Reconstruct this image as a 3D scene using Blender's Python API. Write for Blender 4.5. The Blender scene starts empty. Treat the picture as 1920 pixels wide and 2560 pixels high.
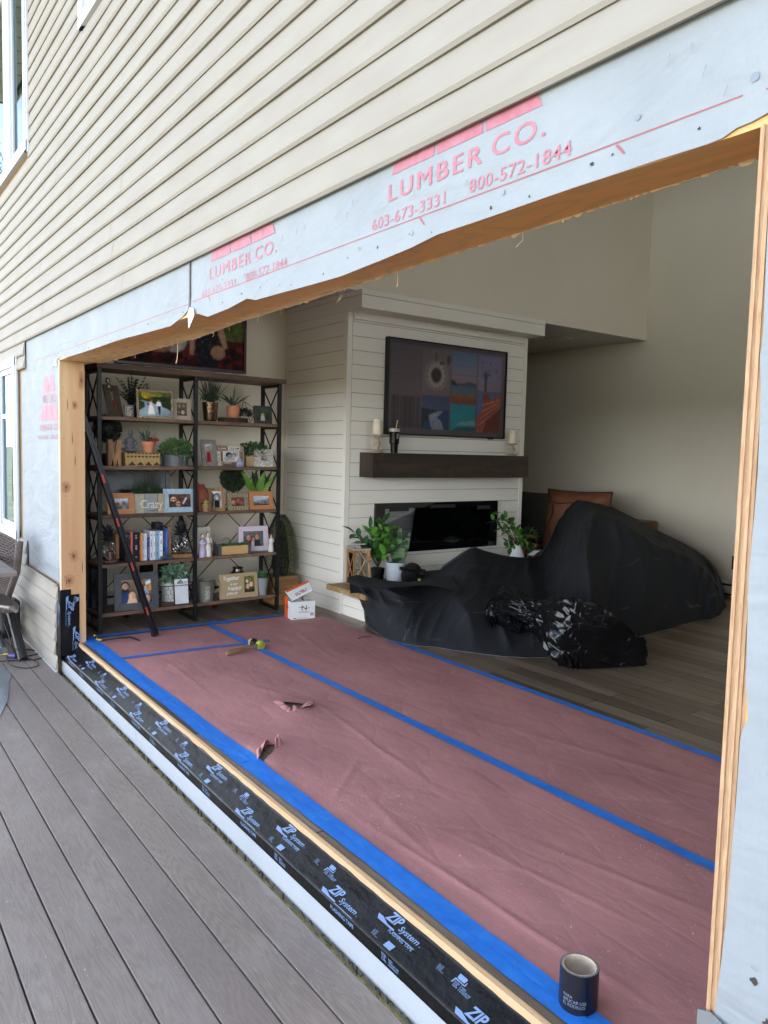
import bpy, bmesh, math, random
import numpy as np
from mathutils import Vector, Matrix, noise
random.seed(7)
PI = math.pi
scn = bpy.context.scene
col = scn.collection
# ---------------------------------------------------------------- camera (world origin lies under it, z=0 is the indoor floor)
RM = np.array([[0.58797626, 0.80849545, 0.02488005], [0.07904682, -0.02682073, -0.99651003], [-0.80500653, 0.58789093, -0.07967895]])
FPX = 1905.731
CH = 1.4
cam = bpy.data.cameras.new('camera'); camo = bpy.data.objects.new('camera', cam); col.objects.link(camo)
cam.sensor_fit = 'HORIZONTAL'; cam.sensor_width = 36; cam.lens = 36 * FPX / 1920
cam.clip_start = .05; cam.clip_end = 900
camo.matrix_world = Matrix(((RM[0][0], -RM[1][0], -RM[2][0], 0), (RM[0][1], -RM[1][1], -RM[2][1], 0), (RM[0][2], -RM[1][2], -RM[2][2], CH), (0, 0, 0, 1)))
scn.camera = camo
# ---------------------------------------------------------------- sky, sun, exposure
SUN_EL, SUN_AZ = 60.0, -12.0      # sun stands behind the house (+Y), azimuth measured from +Y towards +X
w = bpy.data.worlds.new('World'); scn.world = w; w.use_nodes = True
nt = w.node_tree; nt.nodes.clear()
out = nt.nodes.new('ShaderNodeOutputWorld'); bg = nt.nodes.new('ShaderNodeBackground')
sky = nt.nodes.new('ShaderNodeTexSky'); sky.sky_type = 'NISHITA'; sky.sun_disc = False
sky.sun_elevation = math.radians(SUN_EL); sky.sun_rotation = math.radians(SUN_AZ)
sky.air_density = 1.0; sky.dust_density = 1.5; sky.ozone_density = 1.0
tc = nt.nodes.new('ShaderNodeTexCoord'); mp = nt.nodes.new('ShaderNodeMapping'); mp.inputs['Scale'].default_value = (1, 1, 2.6)
cn = nt.nodes.new('ShaderNodeTexNoise'); cn.inputs['Scale'].default_value = 2.3; cn.inputs['Detail'].default_value = 9; cn.inputs['Roughness'].default_value = .6
cr = nt.nodes.new('ShaderNodeValToRGB'); cr.color_ramp.elements[0].position = .44; cr.color_ramp.elements[1].position = .66
mx = nt.nodes.new('ShaderNodeMix'); mx.data_type = 'RGBA'; mx.inputs[7].default_value = (18.8, 20., 21.3, 1)
L = nt.links.new
sxz = nt.nodes.new('ShaderNodeSeparateXYZ'); hr_ = nt.nodes.new('ShaderNodeMapRange'); hr_.inputs[1].default_value = .02; hr_.inputs[2].default_value = .37; hr_.inputs[3].default_value = 1.0; hr_.inputs[4].default_value = 0.
# pale haze towards the horizon
L(tc.outputs['Generated'], sxz.inputs[0]); L(sxz.outputs['Z'], hr_.inputs[0])
L(tc.outputs['Generated'], mp.inputs['Vector']); L(mp.outputs[0], cn.inputs['Vector']); L(cn.outputs['Fac'], cr.inputs['Fac'])
mx0 = nt.nodes.new('ShaderNodeMix'); mx0.data_type = 'RGBA'; mx0.inputs[7].default_value = (5.5, 5.9, 6.4, 1); L(cr.outputs['Color'], mx0.inputs[0]); L(hr_.outputs[0], mx.inputs[0]); L(sky.outputs[0], mx0.inputs[6]); L(mx0.outputs[2], mx.inputs[6]); L(mx.outputs[2], bg.inputs['Color'])
bg.inputs['Strength'].default_value = .15; L(bg.outputs[0], out.inputs['Surface'])
sl = bpy.data.lights.new('sun', 'SUN'); slo = bpy.data.objects.new('sun', sl); col.objects.link(slo)
sl.energy = 5.0; sl.angle = math.radians(.5); sl.color = (1, .95, .87)
sd = Vector((math.sin(math.radians(SUN_AZ)) * math.cos(math.radians(SUN_EL)), math.cos(math.radians(SUN_AZ)) * math.cos(math.radians(SUN_EL)), math.sin(math.radians(SUN_EL))))
slo.location = sd * 40; slo.rotation_euler = sd.to_track_quat('Z', 'Y').to_euler()
scn.view_settings.view_transform = 'Standard'; scn.view_settings.look = 'None'; scn.view_settings.gamma = 1
scn.view_settings.exposure = 1.92
scn.render.engine = 'CYCLES'
scn.cycles.max_bounces = 10; scn.cycles.diffuse_bounces = 6; scn.cycles.glossy_bounces = 4; scn.cycles.transmission_bounces = 8; scn.cycles.transparent_max_bounces = 12
scn.cycles.caustics_reflective = False; scn.cycles.caustics_refractive = False

# ---------------------------------------------------------------- measuring: a pixel of the 1920x2560 photo and one known plane give a world point
def ray(u, v):
    d = np.array([(u - 960) / FPX, (v - 1280) / FPX, 1.]); return RM.T @ d
def atz(u, v, z=0.):
    d = ray(u, v); t = (z - CH) / d[2]; return (d[0] * t, d[1] * t, z)
def atx(u, v, x):
    d = ray(u, v); t = x / d[0]; return (x, d[1] * t, CH + d[2] * t)
def aty(u, v, y):
    d = ray(u, v); t = y / d[1]; return (d[0] * t, y, CH + d[2] * t)
TILE = {1: (220, 900, .16878), 2: (480, 940, .15672), 3: (220, 1150, .16878), 4: (480, 1150, .16878), 5: (220, 1380, .16878), 6: (480, 1380, .20494), 7: (840, 1280, .16878), 8: (1200, 1220, .16878), 9: (640, 1720, .12055)}
def T(n, a, b):
    o = TILE[n]; return (o[0] + a * o[2], o[1] + b * o[2])

# ---------------------------------------------------------------- colours and materials
def lin(c):
    return tuple((x / 12.92 if x <= .04045 else ((x + .055) / 1.055) ** 2.4) for x in c)
def rgb(r, g, b):
    return lin((r / 255, g / 255, b / 255))
MATS = {}
def node(nt, t, **k):
    n = nt.nodes.new(t)
    for a, b in k.items():
        setattr(n, a, b)
    return n
def base(name):
    m = bpy.data.materials.new(name); m.use_nodes = True
    nt = m.node_tree; b = nt.nodes['Principled BSDF']; return m, nt, b
def setmix(nt, fac, a, bcol, blend='MIX'):
    n = node(nt, 'ShaderNodeMix', data_type='RGBA', blend_type=blend)
    if isinstance(fac, (int, float)): n.inputs[0].default_value = fac
    else: nt.links.new(fac, n.inputs[0])
    for s, v in ((6, a), (7, bcol)):
        if isinstance(v, (tuple, list)): n.inputs[s].default_value = (v[0], v[1], v[2], 1)
        else: nt.links.new(v, n.inputs[s])
    return n.outputs[2]
def tex(nt, kind='Noise', scale=5, stretch=(1, 1, 1), detail=4, rough=.55, rot=(0, 0, 0), **k):
    t = node(nt, 'ShaderNodeTexCoord'); mp = node(nt, 'ShaderNodeMapping'); mp.inputs['Scale'].default_value = stretch; mp.inputs['Rotation'].default_value = rot
    nt.links.new(t.outputs['Object'], mp.inputs['Vector'])
    n = node(nt, 'ShaderNodeTex' + kind, **k)
    if 'Scale' in n.inputs: n.inputs['Scale'].default_value = scale
    if 'Detail' in n.inputs: n.inputs['Detail'].default_value = detail
    if kind == 'Noise': n.inputs['Roughness'].default_value = rough
    nt.links.new(mp.outputs[0], n.inputs['Vector']); return n
def ramp(nt, src, p0, p1, c0=(0, 0, 0), c1=(1, 1, 1), interp='LINEAR'):
    r = node(nt, 'ShaderNodeValToRGB'); e = r.color_ramp.elements; r.color_ramp.interpolation = interp
    e[0].position = p0; e[1].position = p1; e[0].color = (*c0, 1); e[1].color = (*c1, 1)
    nt.links.new(src, r.inputs[0]); return r.outputs[0]
def bump(nt, b, h, strength=.3, dist=.002, prev=None):
    n = node(nt, 'ShaderNodeBump'); n.inputs['Strength'].default_value = strength; n.inputs['Distance'].default_value = dist
    nt.links.new(h, n.inputs['Height'])
    if prev is not None: nt.links.new(prev, n.inputs['Normal'])
    nt.links.new(n.outputs[0], b.inputs['Normal']); return n.outputs[0]
def M(name, c, rough=.5, metal=0., var=.12, vs=9, st=(1, 1, 1), bmp=0., bs=60, bd=.001, spec=None, coat=0., c2=None, detail=5):
    """plain surface: slight tone variation, optional fine bump"""
    if name in MATS: return MATS[name]
    m, nt, b = base(name)
    c2 = c2 or tuple(x * (1 - var * 2) for x in c)
    n = tex(nt, 'Noise', vs, st, detail)
    f = ramp(nt, n.outputs['Fac'], .3, .7)
    nt.links.new(setmix(nt, f, c, c2), b.inputs['Base Color'])
    b.inputs['Roughness'].default_value = rough; b.inputs['Metallic'].default_value = metal
    if spec is not None: b.inputs['Specular IOR Level'].default_value = spec
    if coat: b.inputs['Coat Weight'].default_value = coat; b.inputs['Coat Roughness'].default_value = .08
    if bmp:
        h = tex(nt, 'Noise', bs, st, 4); bump(nt, b, h.outputs['Fac'], bmp, bd)
    MATS[name] = m; return m
def WOOD(name, c1, c2, axis='X', fine=40, rough=.6, knots=True, bmp=.25, c3=None, big=1.5):
    """sawn wood: long grain along one axis, darker knots and broad tone change"""
    if name in MATS: return MATS[name]
    m, nt, b = base(name)
    st = {'X': (.07, 1, 1), 'Y': (1, .07, 1), 'Z': (1, 1, .07)}[axis]
    g = tex(nt, 'Noise', fine, st, 8, .7); g.inputs['Distortion'].default_value = .6
    f = ramp(nt, g.outputs['Fac'], .32, .68)
    c = setmix(nt, f, c1, c2)
    g2 = tex(nt, 'Noise', big, tuple(s * 2 for s in st), 4)
    c = setmix(nt, ramp(nt, g2.outputs['Fac'], .45, .62), c, c3 or tuple(x * .62 for x in c2))
    if knots:
        st2 = {'X': (.35, 1, 1), 'Y': (1, .35, 1), 'Z': (1, 1, .35)}[axis]
        v = tex(nt, 'Voronoi', 4.0, st2); k = ramp(nt, v.outputs['Distance'], .03, .13, (1, 1, 1), (0, 0, 0))
        c = setmix(nt, k, c, tuple(x * .3 for x in c2))
        wv = tex(nt, 'Noise', 5, st2, 2); w2 = node(nt, 'ShaderNodeMath', operation='MULTIPLY'); w2.inputs[1].default_value = 60
        nt.links.new(wv.outputs['Fac'], w2.inputs[0]); w3 = node(nt, 'ShaderNodeMath', operation='SINE'); nt.links.new(w2.outputs[0], w3.inputs[0])
        c = setmix(nt, ramp(nt, w3.outputs[0], .2, .95, (0, 0, 0), (.45, .45, .45)), c, tuple(x * .55 for x in c2))
    nt.links.new(c, b.inputs['Base Color']); b.inputs['Roughness'].default_value = rough
    if bmp: bump(nt, b, g.outputs['Fac'], bmp, .001)
    MATS[name] = m; return m
def GLASS(name='window_glass', ior=1.9, tint=(.9, .95, .95)):
    if name in MATS: return MATS[name]
    m = bpy.data.materials.new(name); m.use_nodes = True; nt = m.node_tree; nt.nodes.clear()
    o = node(nt, 'ShaderNodeOutputMaterial'); mx = node(nt, 'ShaderNodeMixShader'); fr = node(nt, 'ShaderNodeFresnel'); fr.inputs['IOR'].default_value = ior
    t = node(nt, 'ShaderNodeBsdfTransparent'); t.inputs[0].default_value = (*tint, 1); g = node(nt, 'ShaderNodeBsdfGlossy'); g.inputs['Roughness'].default_value = .01; g.inputs[0].default_value = (.55, .7, .82, 1)
    n = tex(nt, 'Noise', 1.2, (1, 1, 1), 1); bp = node(nt, 'ShaderNodeBump'); bp.inputs['Strength'].default_value = .02; bp.inputs['Distance'].default_value = .02
    nt.links.new(n.outputs['Fac'], bp.inputs['Height']); nt.links.new(bp.outputs[0], g.inputs['Normal'])
    nt.links.new(fr.outputs[0], mx.inputs[0]); nt.links.new(t.outputs[0], mx.inputs[1]); nt.links.new(g.outputs[0], mx.inputs[2]); nt.links.new(mx.outputs[0], o.inputs[0])
    MATS[name] = m; return m
def PRINT(name, rough=.4, coat=0., emit=0.):
    """printed picture: colours come from the mesh's colour attribute"""
    if name in MATS: return MATS[name]
    m, nt, b = base(name); a = node(nt, 'ShaderNodeVertexColor', layer_name='Col')
    nt.links.new(a.outputs[0], b.inputs['Base Color']); b.inputs['Roughness'].default_value = rough
    if coat: b.inputs['Coat Weight'].default_value = coat; b.inputs['Coat Roughness'].default_value = .05
    if emit: nt.links.new(a.outputs[0], b.inputs['Emission Color']); b.inputs['Emission Strength'].default_value = emit
    MATS[name] = m; return m

# ---------------------------------------------------------------- mesh builder (world coordinates; self.m is applied to what is added)
class MB:
    def __init__(s, m=None): s.v = []; s.f = []; s.c = None; s.m = m or Matrix(); s.mi = []; s.cur = 0
    def add(s, vs, fs):
        n = len(s.v); s.v += [tuple(s.m @ Vector(p)) for p in vs]; s.f += [tuple(i + n for i in f) for f in fs]; s.mi += [s.cur] * len(fs); return s
    def box(s, x0, x1, y0, y1, z0, z1, b=0.):
        if x0 > x1: x0, x1 = x1, x0
        if y0 > y1: y0, y1 = y1, y0
        if z0 > z1: z0, z1 = z1, z0
        if b <= 0:
            return s.add([(x0, y0, z0), (x1, y0, z0), (x1, y1, z0), (x0, y1, z0), (x0, y0, z1), (x1, y0, z1), (x1, y1, z1), (x0, y1, z1)],
                         [(0, 3, 2, 1), (4, 5, 6, 7), (0, 1, 5, 4), (1, 2, 6, 5), (2, 3, 7, 6), (3, 0, 4, 7)])
        bm = bmesh.new(); bmesh.ops.create_cube(bm, size=1)
        for v in bm.verts: v.co = Vector(((x0 + x1) / 2 + v.co.x * (x1 - x0), (y0 + y1) / 2 + v.co.y * (y1 - y0), (z0 + z1) / 2 + v.co.z * (z1 - z0)))
        b = min(b, .45 * min(x1 - x0, y1 - y0, z1 - z0))
        bmesh.ops.bevel(bm, geom=bm.edges[:], offset=b, segments=2, profile=.7, affect='EDGES')
        bm.verts.index_update(); s.add([v.co[:] for v in bm.verts], [[v.index for v in f.verts] for f in bm.faces]); bm.free(); return s
    def prism(s, poly, y0, y1, plane='XZ'):
        """extrude a 2D outline; plane gives the two axes of poly, the third runs y0..y1"""
        def P(a, b, c):
            return {'XZ': (a, c, b), 'YZ': (c, a, b), 'XY': (a, b, c)}[plane]
        n = len(poly); vs = [P(a, b, y0) for a, b in poly] + [P(a, b, y1) for a, b in poly]
        fs = [tuple(range(n)), tuple(range(2 * n - 1, n - 1, -1))] + [(i, i + n, (i + 1) % n + n, (i + 1) % n) for i in range(n)]
        return s.add(vs, fs)
    def quad(s, a, b, c, d): return s.add([a, b, c, d], [(0, 1, 2, 3)])
    def tube(s, pts, r, n=8, cap=True):
        pts = [Vector(p) for p in pts]; rs = r if isinstance(r, (list, tuple)) else [r] * len(pts)
        vs = []; up = Vector((0, 0, 1))
        for i, p in enumerate(pts):
            t = (pts[min(i + 1, len(pts) - 1)] - pts[max(i - 1, 0)])
            if t.length < 1e-9: t = Vector((0, 0, 1))
            t.normalize()
            a = t.cross(up)
            if a.length < .05: a = t.cross(Vector((0, 1, 0)))
            a.normalize(); bb = a.cross(t)
            for k in range(n):
                q = 2 * PI * k / n; vs.append(p + (a * math.cos(q) + bb * math.sin(q)) * rs[i])
        fs = []
        for i in range(len(pts) - 1):
            for k in range(n): fs.append((i * n + k, i * n + (k + 1) % n, (i + 1) * n + (k + 1) % n, (i + 1) * n + k))
        if cap: fs += [tuple(range(n - 1, -1, -1)), tuple((len(pts) - 1) * n + k for k in range(n))]
        return s.add([tuple(v) for v in vs], fs)
    def lathe(s, prof, c=(0, 0, 0), n=28, axis='Z', fl=0., fn=0):
        """prof = [(r, h)...] turned about an axis through c; fl/fn = fluting"""
        vs = []
        for r, h in prof:
            for k in range(n):
                q = 2 * PI * k / n; rr = r * (1 + fl * math.cos(fn * q)) if fn else r
                a, b = rr * math.cos(q), rr * math.sin(q)
                p = {'Z': (a, b, h), 'X': (h, a, b), 'Y': (b, h, a)}[axis]
                vs.append((c[0] + p[0], c[1] + p[1], c[2] + p[2]))
        fs = []
        for i in range(len(prof) - 1):
            for k in range(n): fs.append((i * n + k, i * n + (k + 1) % n, (i + 1) * n + (k + 1) % n, (i + 1) * n + k))
        if prof[0][0] > 1e-6: fs.append(tuple(range(n - 1, -1, -1)))
        if prof[-1][0] > 1e-6: fs.append(tuple((len(prof) - 1) * n + k for k in range(n)))
        return s.add(vs, fs)
    def grid(s, fn, nu, nv, keep=None):
        """fn(u,v) in 0..1 -> point"""
        vs = [fn(i / nu, j / nv) for j in range(nv + 1) for i in range(nu + 1)]; W = nu + 1
        fs = [(j * W + i, j * W + i + 1, (j + 1) * W + i + 1, (j + 1) * W + i) for j in range(nv) for i in range(nu) if keep is None or keep((i + .5) / nu, (j + .5) / nv)]
        return s.add(vs, fs)
    def blob(s, c, r, sub=3, nz=0., ns=3., seed=0.):
        bm = bmesh.new(); bmesh.ops.create_icosphere(bm, subdivisions=sub, radius=1)
        rr = r if isinstance(r, (tuple, list)) else (r, r, r)
        for v in bm.verts:
            k = 1 + nz * noise.noise(v.co * ns + Vector((seed, seed * 1.7, 0))); v.co = Vector((c[0] + v.co.x * rr[0] * k, c[1] + v.co.y * rr[1] * k, c[2] + v.co.z * rr[2] * k))
        bm.verts.index_update(); s.add([v.co[:] for v in bm.verts], [[v.index for v in f.verts] for f in bm.faces]); bm.free(); return s
    def leaf(s, p, d, up, l, wd, droop=0., seg=3, fold=.25, tip=1.):
        """one leaf: a folded, bending blade from p along d"""
        p = Vector(p); d = Vector(d).normalized(); up = Vector(up); sd_ = d.cross(up)
        if sd_.length < 1e-4: sd_ = d.cross(Vector((1, 0, 0)))
        sd_.normalize(); nn = sd_.cross(d).normalized(); vs = []; q = p.copy(); dd = d.copy()
        for i in range(seg + 1):
            t = i / seg; wv = wd * (math.sin(PI * min(1, (t * .86 + .1)) ** tip)) * .5 if i < seg else wd * .02
            vs += [q - sd_ * wv + nn * wv * fold, q, q + sd_ * wv + nn * wv * fold]
            dd = (dd + Vector((0, 0, -droop / seg))).normalized(); q = q + dd * (l / seg)
        fs = []
        for i in range(seg):
            a = i * 3; fs += [(a, a + 1, a + 4, a + 3), (a + 1, a + 2, a + 5, a + 4)]
        return s.add([tuple(v) for v in vs], fs)
    def paint(s, img, o, ax, ay):
        """img (h,w,3) linear colours laid as a mesh of coloured cells: o = lower left corner, ax/ay = full edges"""
        h, wd = img.shape[:2]; o = Vector(o); ax = Vector(ax); ay = Vector(ay)
        vs = [tuple(o + ax * (i / wd) + ay * (1 - j / h)) for j in range(h + 1) for i in range(wd + 1)]; W = wd + 1
        fs = [(j * W + i, (j + 1) * W + i, (j + 1) * W + i + 1, j * W + i + 1) for j in range(h) for i in range(wd)]
        s.c = img.reshape(-1, 3); s.add(vs, fs); return s
    def text(s, txt, o, ax, ay, w=None, h=None, bold=0., shear=0., sp=1.):
        """lettering fitted to a w x h box at o; ax/ay = unit reading and upright directions"""
        vs, fs, bw, bh = text_geo(txt, bold, shear, sp); o = Vector(o); ax = Vector(ax); ay = Vector(ay)
        sx = (w / bw) if w else (h / bh); sy = (h / bh) if h else sx
        return s.add([tuple(o + ax * (a * sx) + ay * (b * sy)) for a, b in vs], fs)
    def build(s, name, mat, parent=None, smooth=False, auto=False, loc=None):
        me = bpy.data.meshes.new(name); vv = np.array(s.v, dtype=float)
        root = parent
        while root is not None and root.parent is not None: root = root.parent
        if root is not None: off = Vector(root.get('_loc') or (0, 0, 0))
        else: off = Vector(loc) if loc else Vector(((vv[:, 0].min() + vv[:, 0].max()) / 2, (vv[:, 1].min() + vv[:, 1].max()) / 2, vv[:, 2].min()))
        vv = vv - np.array(off)
        me.from_pydata([tuple(p) for p in vv], [], s.f)
        for mm in (mat if isinstance(mat, (list, tuple)) else [mat]): me.materials.append(mm)
        if isinstance(mat, (list, tuple)): me.polygons.foreach_set('material_index', s.mi)
        if s.c is not None:
            ca = me.color_attributes.new('Col', 'FLOAT_COLOR', 'CORNER')
            arr = np.ones((len(s.c), 4, 4), dtype=np.float32); arr[:, :, :3] = s.c[:, None, :]
            ca.data.foreach_set('color', arr.ravel())
        o = bpy.data.objects.new(name, me); col.objects.link(o)
        if parent is not None: o.parent = parent
        else: o.location = off; o['_loc'] = tuple(off)
        if smooth or auto:
            me.polygons.foreach_set('use_smooth', [True] * len(me.polygons))
            if auto:
                try: me.set_sharp_from_angle(angle=math.radians(35))
                except Exception: pass
        me.update(); return o
_tg = {}
def text_geo(txt, bold, shear, sp):
    k = (txt, bold, shear, sp)
    if k in _tg: return _tg[k]
    cu = bpy.data.curves.new('t', 'FONT'); cu.body = txt; cu.size = 1; cu.offset = bold; cu.shear = shear; cu.space_character = sp; cu.resolution_u = 3; cu.dimensions = '2D'; cu.fill_mode = 'BOTH'
    cu.space_line = .95
    o = bpy.data.objects.new('t', cu); col.objects.link(o); dg = bpy.context.evaluated_depsgraph_get()
    me = bpy.data.meshes.new_from_object(o.evaluated_get(dg))
    vs = [(v.co.x, v.co.y) for v in me.vertices]; fs = [tuple(p.vertices) for p in me.polygons]
    bpy.data.objects.remove(o); bpy.data.curves.remove(cu); bpy.data.meshes.remove(me)
    x0 = min(v[0] for v in vs); y0 = min(v[1] for v in vs); x1 = max(v[0] for v in vs); y1 = max(v[1] for v in vs)
    _tg[k] = ([(a - x0, b - y0) for a, b in vs], fs, x1 - x0, y1 - y0); return _tg[k]
def tag(o, label=None, cat=None, group=None, kind=None):
    if label: o['label'] = label
    if cat: o['category'] = cat
    if group: o['group'] = group
    if kind: o['kind'] = kind
    return o
def thing(name, loc, label, cat, group=None, rz=0.):
    o = bpy.data.objects.new(name, None); col.objects.link(o); o.location = loc; o['_loc'] = tuple(loc); o.empty_display_size = .1
    return tag(o, label, cat, group)
def place(loc, rz=0., rx=0., ry=0., s=1.):
    return Matrix.Translation(loc) @ Matrix.Rotation(rz, 4, 'Z') @ Matrix.Rotation(ry, 4, 'Y') @ Matrix.Rotation(rx, 4, 'X') @ Matrix.Scale(s, 4)
def interp(x, pts):
    if x <= pts[0][0]: return pts[0][1]
    for (a, b), (c, d) in zip(pts, pts[1:]):
        if x <= c: return b + (d - b) * (x - a) / (c - a)
    return pts[-1][1]
def nz(x, y, z=0., s=1.): return noise.noise(Vector((x * s, y * s, z * s)))
# ================================================================ materials of the setting
def m_siding():
    m, nt, b = base('vinyl_siding')
    n = tex(nt, 'Noise', 3, (1, 1, 4), 3); n2 = tex(nt, 'Noise', 90, (.25, 1, 1), 4)
    c = setmix(nt, ramp(nt, n.outputs['Fac'], .35, .65), rgb(152, 146, 137), rgb(147, 140, 131))
    st = tex(nt, 'Noise', 25, (1, 1, .3), 6, .7); c = setmix(nt, ramp(nt, st.outputs['Fac'], .62, .8, (0, 0, 0), (.22, .22, .22)), c, rgb(146, 137, 126))
    nt.links.new(c, b.inputs['Base Color']); b.inputs['Roughness'].default_value = .7; b.inputs['Specular IOR Level'].default_value = .18
    bump(nt, b, n2.outputs['Fac'], .12, .0006); return m
def m_wrap():
    m, nt, b = base('house_wrap_paper')
    n = tex(nt, 'Noise', 4, (1, 1, 1), 6, .65); n2 = tex(nt, 'Noise', 1.6, (1, 1, 2.5), 3, .5); n2.inputs['Distortion'].default_value = 1.5
    fib = tex(nt, 'Noise', 240, (1, 1, .25), 5, .7)
    c = setmix(nt, ramp(nt, n.outputs['Fac'], .35, .7), rgb(147, 152, 156), rgb(138, 143, 148))
    b.inputs['Specular IOR Level'].default_value = .2
    c = setmix(nt, ramp(nt, fib.outputs['Fac'], .5, .8, (0, 0, 0), (.25, .25, .25)), c, rgb(112, 124, 136))
    d = tex(nt, 'Noise', 7, (.6, 1, 3), 7, .75); c = setmix(nt, ramp(nt, d.outputs['Fac'], .6, .78, (0, 0, 0), (.35, .35, .35)), c, rgb(120, 112, 106))
    nt.links.new(c, b.inputs['Base Color']); b.inputs['Roughness'].default_value = .65
    w1 = bump(nt, b, n2.outputs['Fac'], .55, .03); w2 = tex(nt, 'Noise', 14, (1, 1, 2.2), 4, .55); w3 = bump(nt, b, w2.outputs['Fac'], .3, .006, w1); bump(nt, b, fib.outputs['Fac'], .15, .0005, w3); return m
def m_deck():
    m, nt, b = base('composite_deck_board')
    t = node(nt, 'ShaderNodeTexCoord'); sx = node(nt, 'ShaderNodeSeparateXYZ'); nt.links.new(t.outputs['Object'], sx.inputs[0])
    dv = node(nt, 'ShaderNodeMath', operation='DIVIDE'); dv.inputs[1].default_value = .1405; nt.links.new(sx.outputs['Y'], dv.inputs[0])
    fl = node(nt, 'ShaderNodeMath', operation='FLOOR'); nt.links.new(dv.outputs[0], fl.inputs[0]); wn = node(nt, 'ShaderNodeTexWhiteNoise', noise_dimensions='1D'); nt.links.new(fl.outputs[0], wn.inputs['W'])
    # grain: contour lines of a stretched noise
    a = node(nt, 'ShaderNodeCombineXYZ'); mu = node(nt, 'ShaderNodeMath', operation='MULTIPLY'); mu.inputs[1].default_value = 3.1; nt.links.new(fl.outputs[0], mu.inputs[0])
    nt.links.new(mu.outputs[0], a.inputs[2]); va = node(nt, 'ShaderNodeVectorMath', operation='ADD'); nt.links.new(t.outputs['Object'], va.inputs[0]); nt.links.new(a.outputs[0], va.inputs[1])
    mp = node(nt, 'ShaderNodeMapping'); mp.inputs['Scale'].default_value = (.9, 7, 1); nt.links.new(va.outputs[0], mp.inputs['Vector'])
    n = node(nt, 'ShaderNodeTexNoise'); n.inputs['Scale'].default_value = 1.7; n.inputs['Detail'].default_value = 2; n.inputs['Roughness'].default_value = .4; nt.links.new(mp.outputs[0], n.inputs['Vector'])
    m2 = node(nt, 'ShaderNodeMath', operation='MULTIPLY'); m2.inputs[1].default_value = 130; nt.links.new(n.outputs['Fac'], m2.inputs[0])
    sn = node(nt, 'ShaderNodeMath', operation='SINE'); nt.links.new(m2.outputs[0], sn.inputs[0])
    g = tex(nt, 'Noise', 160, (.06, 1, 1), 5, .7)
    ad = node(nt, 'ShaderNodeMath', operation='MULTIPLY_ADD'); ad.inputs[1].default_value = .10; nt.links.new(sn.outputs[0], ad.inputs[0]); nt.links.new(g.outputs['Fac'], ad.inputs[2])
    c = setmix(nt, ramp(nt, ad.outputs[0], .3, .75), rgb(127, 114, 105), rgb(151, 139, 129))
    c = setmix(nt, ramp(nt, wn.outputs[0], 0, 1, (0, 0, 0), (.5, .5, .5)), c, rgb(120, 108, 104))
    s = tex(nt, 'Noise', 2.2, (1, 2, 1), 8, .72); c = setmix(nt, ramp(nt, s.outputs['Fac'], .5, .72, (0, 0, 0), (.42, .42, .42)), c, rgb(164, 157, 152))
    s2 = tex(nt, 'Noise', 30, (.5, 1, 1), 8, .8); c = setmix(nt, ramp(nt, s2.outputs['Fac'], .62, .74, (0, 0, 0), (.4, .4, .4)), c, rgb(190, 186, 184))
    s3 = tex(nt, 'Noise', 1.1, (1, 1, 1), 3); c = setmix(nt, ramp(nt, s3.outputs['Fac'], .45, .7, (0, 0, 0), (.35, .35, .35)), c, rgb(95, 88, 88))
    nt.links.new(c, b.inputs['Base Color']); b.inputs['Roughness'].default_value = .62; bump(nt, b, ad.outputs[0], .35, .0015); return m
def m_planks():
    m, nt, b = base('wood_floor_planks')
    t = tex(nt, 'Brick', 1.0); t.offset = .37; t.offset_frequency = 2; t.squash = 1
    t.inputs['Color1'].default_value = (*rgb(160, 140, 119), 1); t.inputs['Color2'].default_value = (*rgb(110, 93, 79), 1); t.inputs['Mortar'].default_value = (*rgb(40, 33, 28), 1)
    t.inputs['Mortar Size'].default_value = .003; t.inputs['Mortar Smooth'].default_value = .2; t.inputs['Bias'].default_value = .1; t.inputs['Brick Width'].default_value = 1.15; t.inputs['Row Height'].default_value = .121
    g = tex(nt, 'Noise', 34, (.06, 1, 1), 8, .72); g.inputs['Distortion'].default_value = .4
    c = setmix(nt, ramp(nt, g.outputs['Fac'], .35, .72, (0, 0, 0), (.65, .65, .65)), t.outputs['Color'], rgb(58, 48, 42))
    k = tex(nt, 'Noise', 3.4, (.5, 1.4, 1), 6, .7); c = setmix(nt, ramp(nt, k.outputs['Fac'], .6, .72, (0, 0, 0), (.6, .6, .6)), c, rgb(45, 37, 32))
    ed = tex(nt, 'Noise', 60, (.2, 1, 1), 4); c = setmix(nt, ramp(nt, ed.outputs['Fac'], .66, .8, (0, 0, 0), (.3, .3, .3)), c, rgb(165, 150, 130))
    nt.links.new(c, b.inputs['Base Color']); b.inputs['Roughness'].default_value = .42; b.inputs['Specular IOR Level'].default_value = .4
    inv = node(nt, 'ShaderNodeMath', operation='SUBTRACT'); inv.inputs[0].default_value = 1; nt.links.new(t.outputs['Fac'], inv.inputs[1])
    w1 = bump(nt, b, inv.outputs[0], .8, .002); bump(nt, b, g.outputs['Fac'], .2, .001, w1); return m
def m_wall(name, c, c2):
    m, nt, b = base(name); n = tex(nt, 'Noise', 1.3, (1, 1, 1), 3)
    nt.links.new(setmix(nt, ramp(nt, n.outputs['Fac'], .3, .7), c, c2), b.inputs['Base Color']); b.inputs['Roughness'].default_value = .75
    f = tex(nt, 'Noise', 160, (1, 1, 1), 3); bump(nt, b, f.outputs['Fac'], .08, .0006); return m
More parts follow.
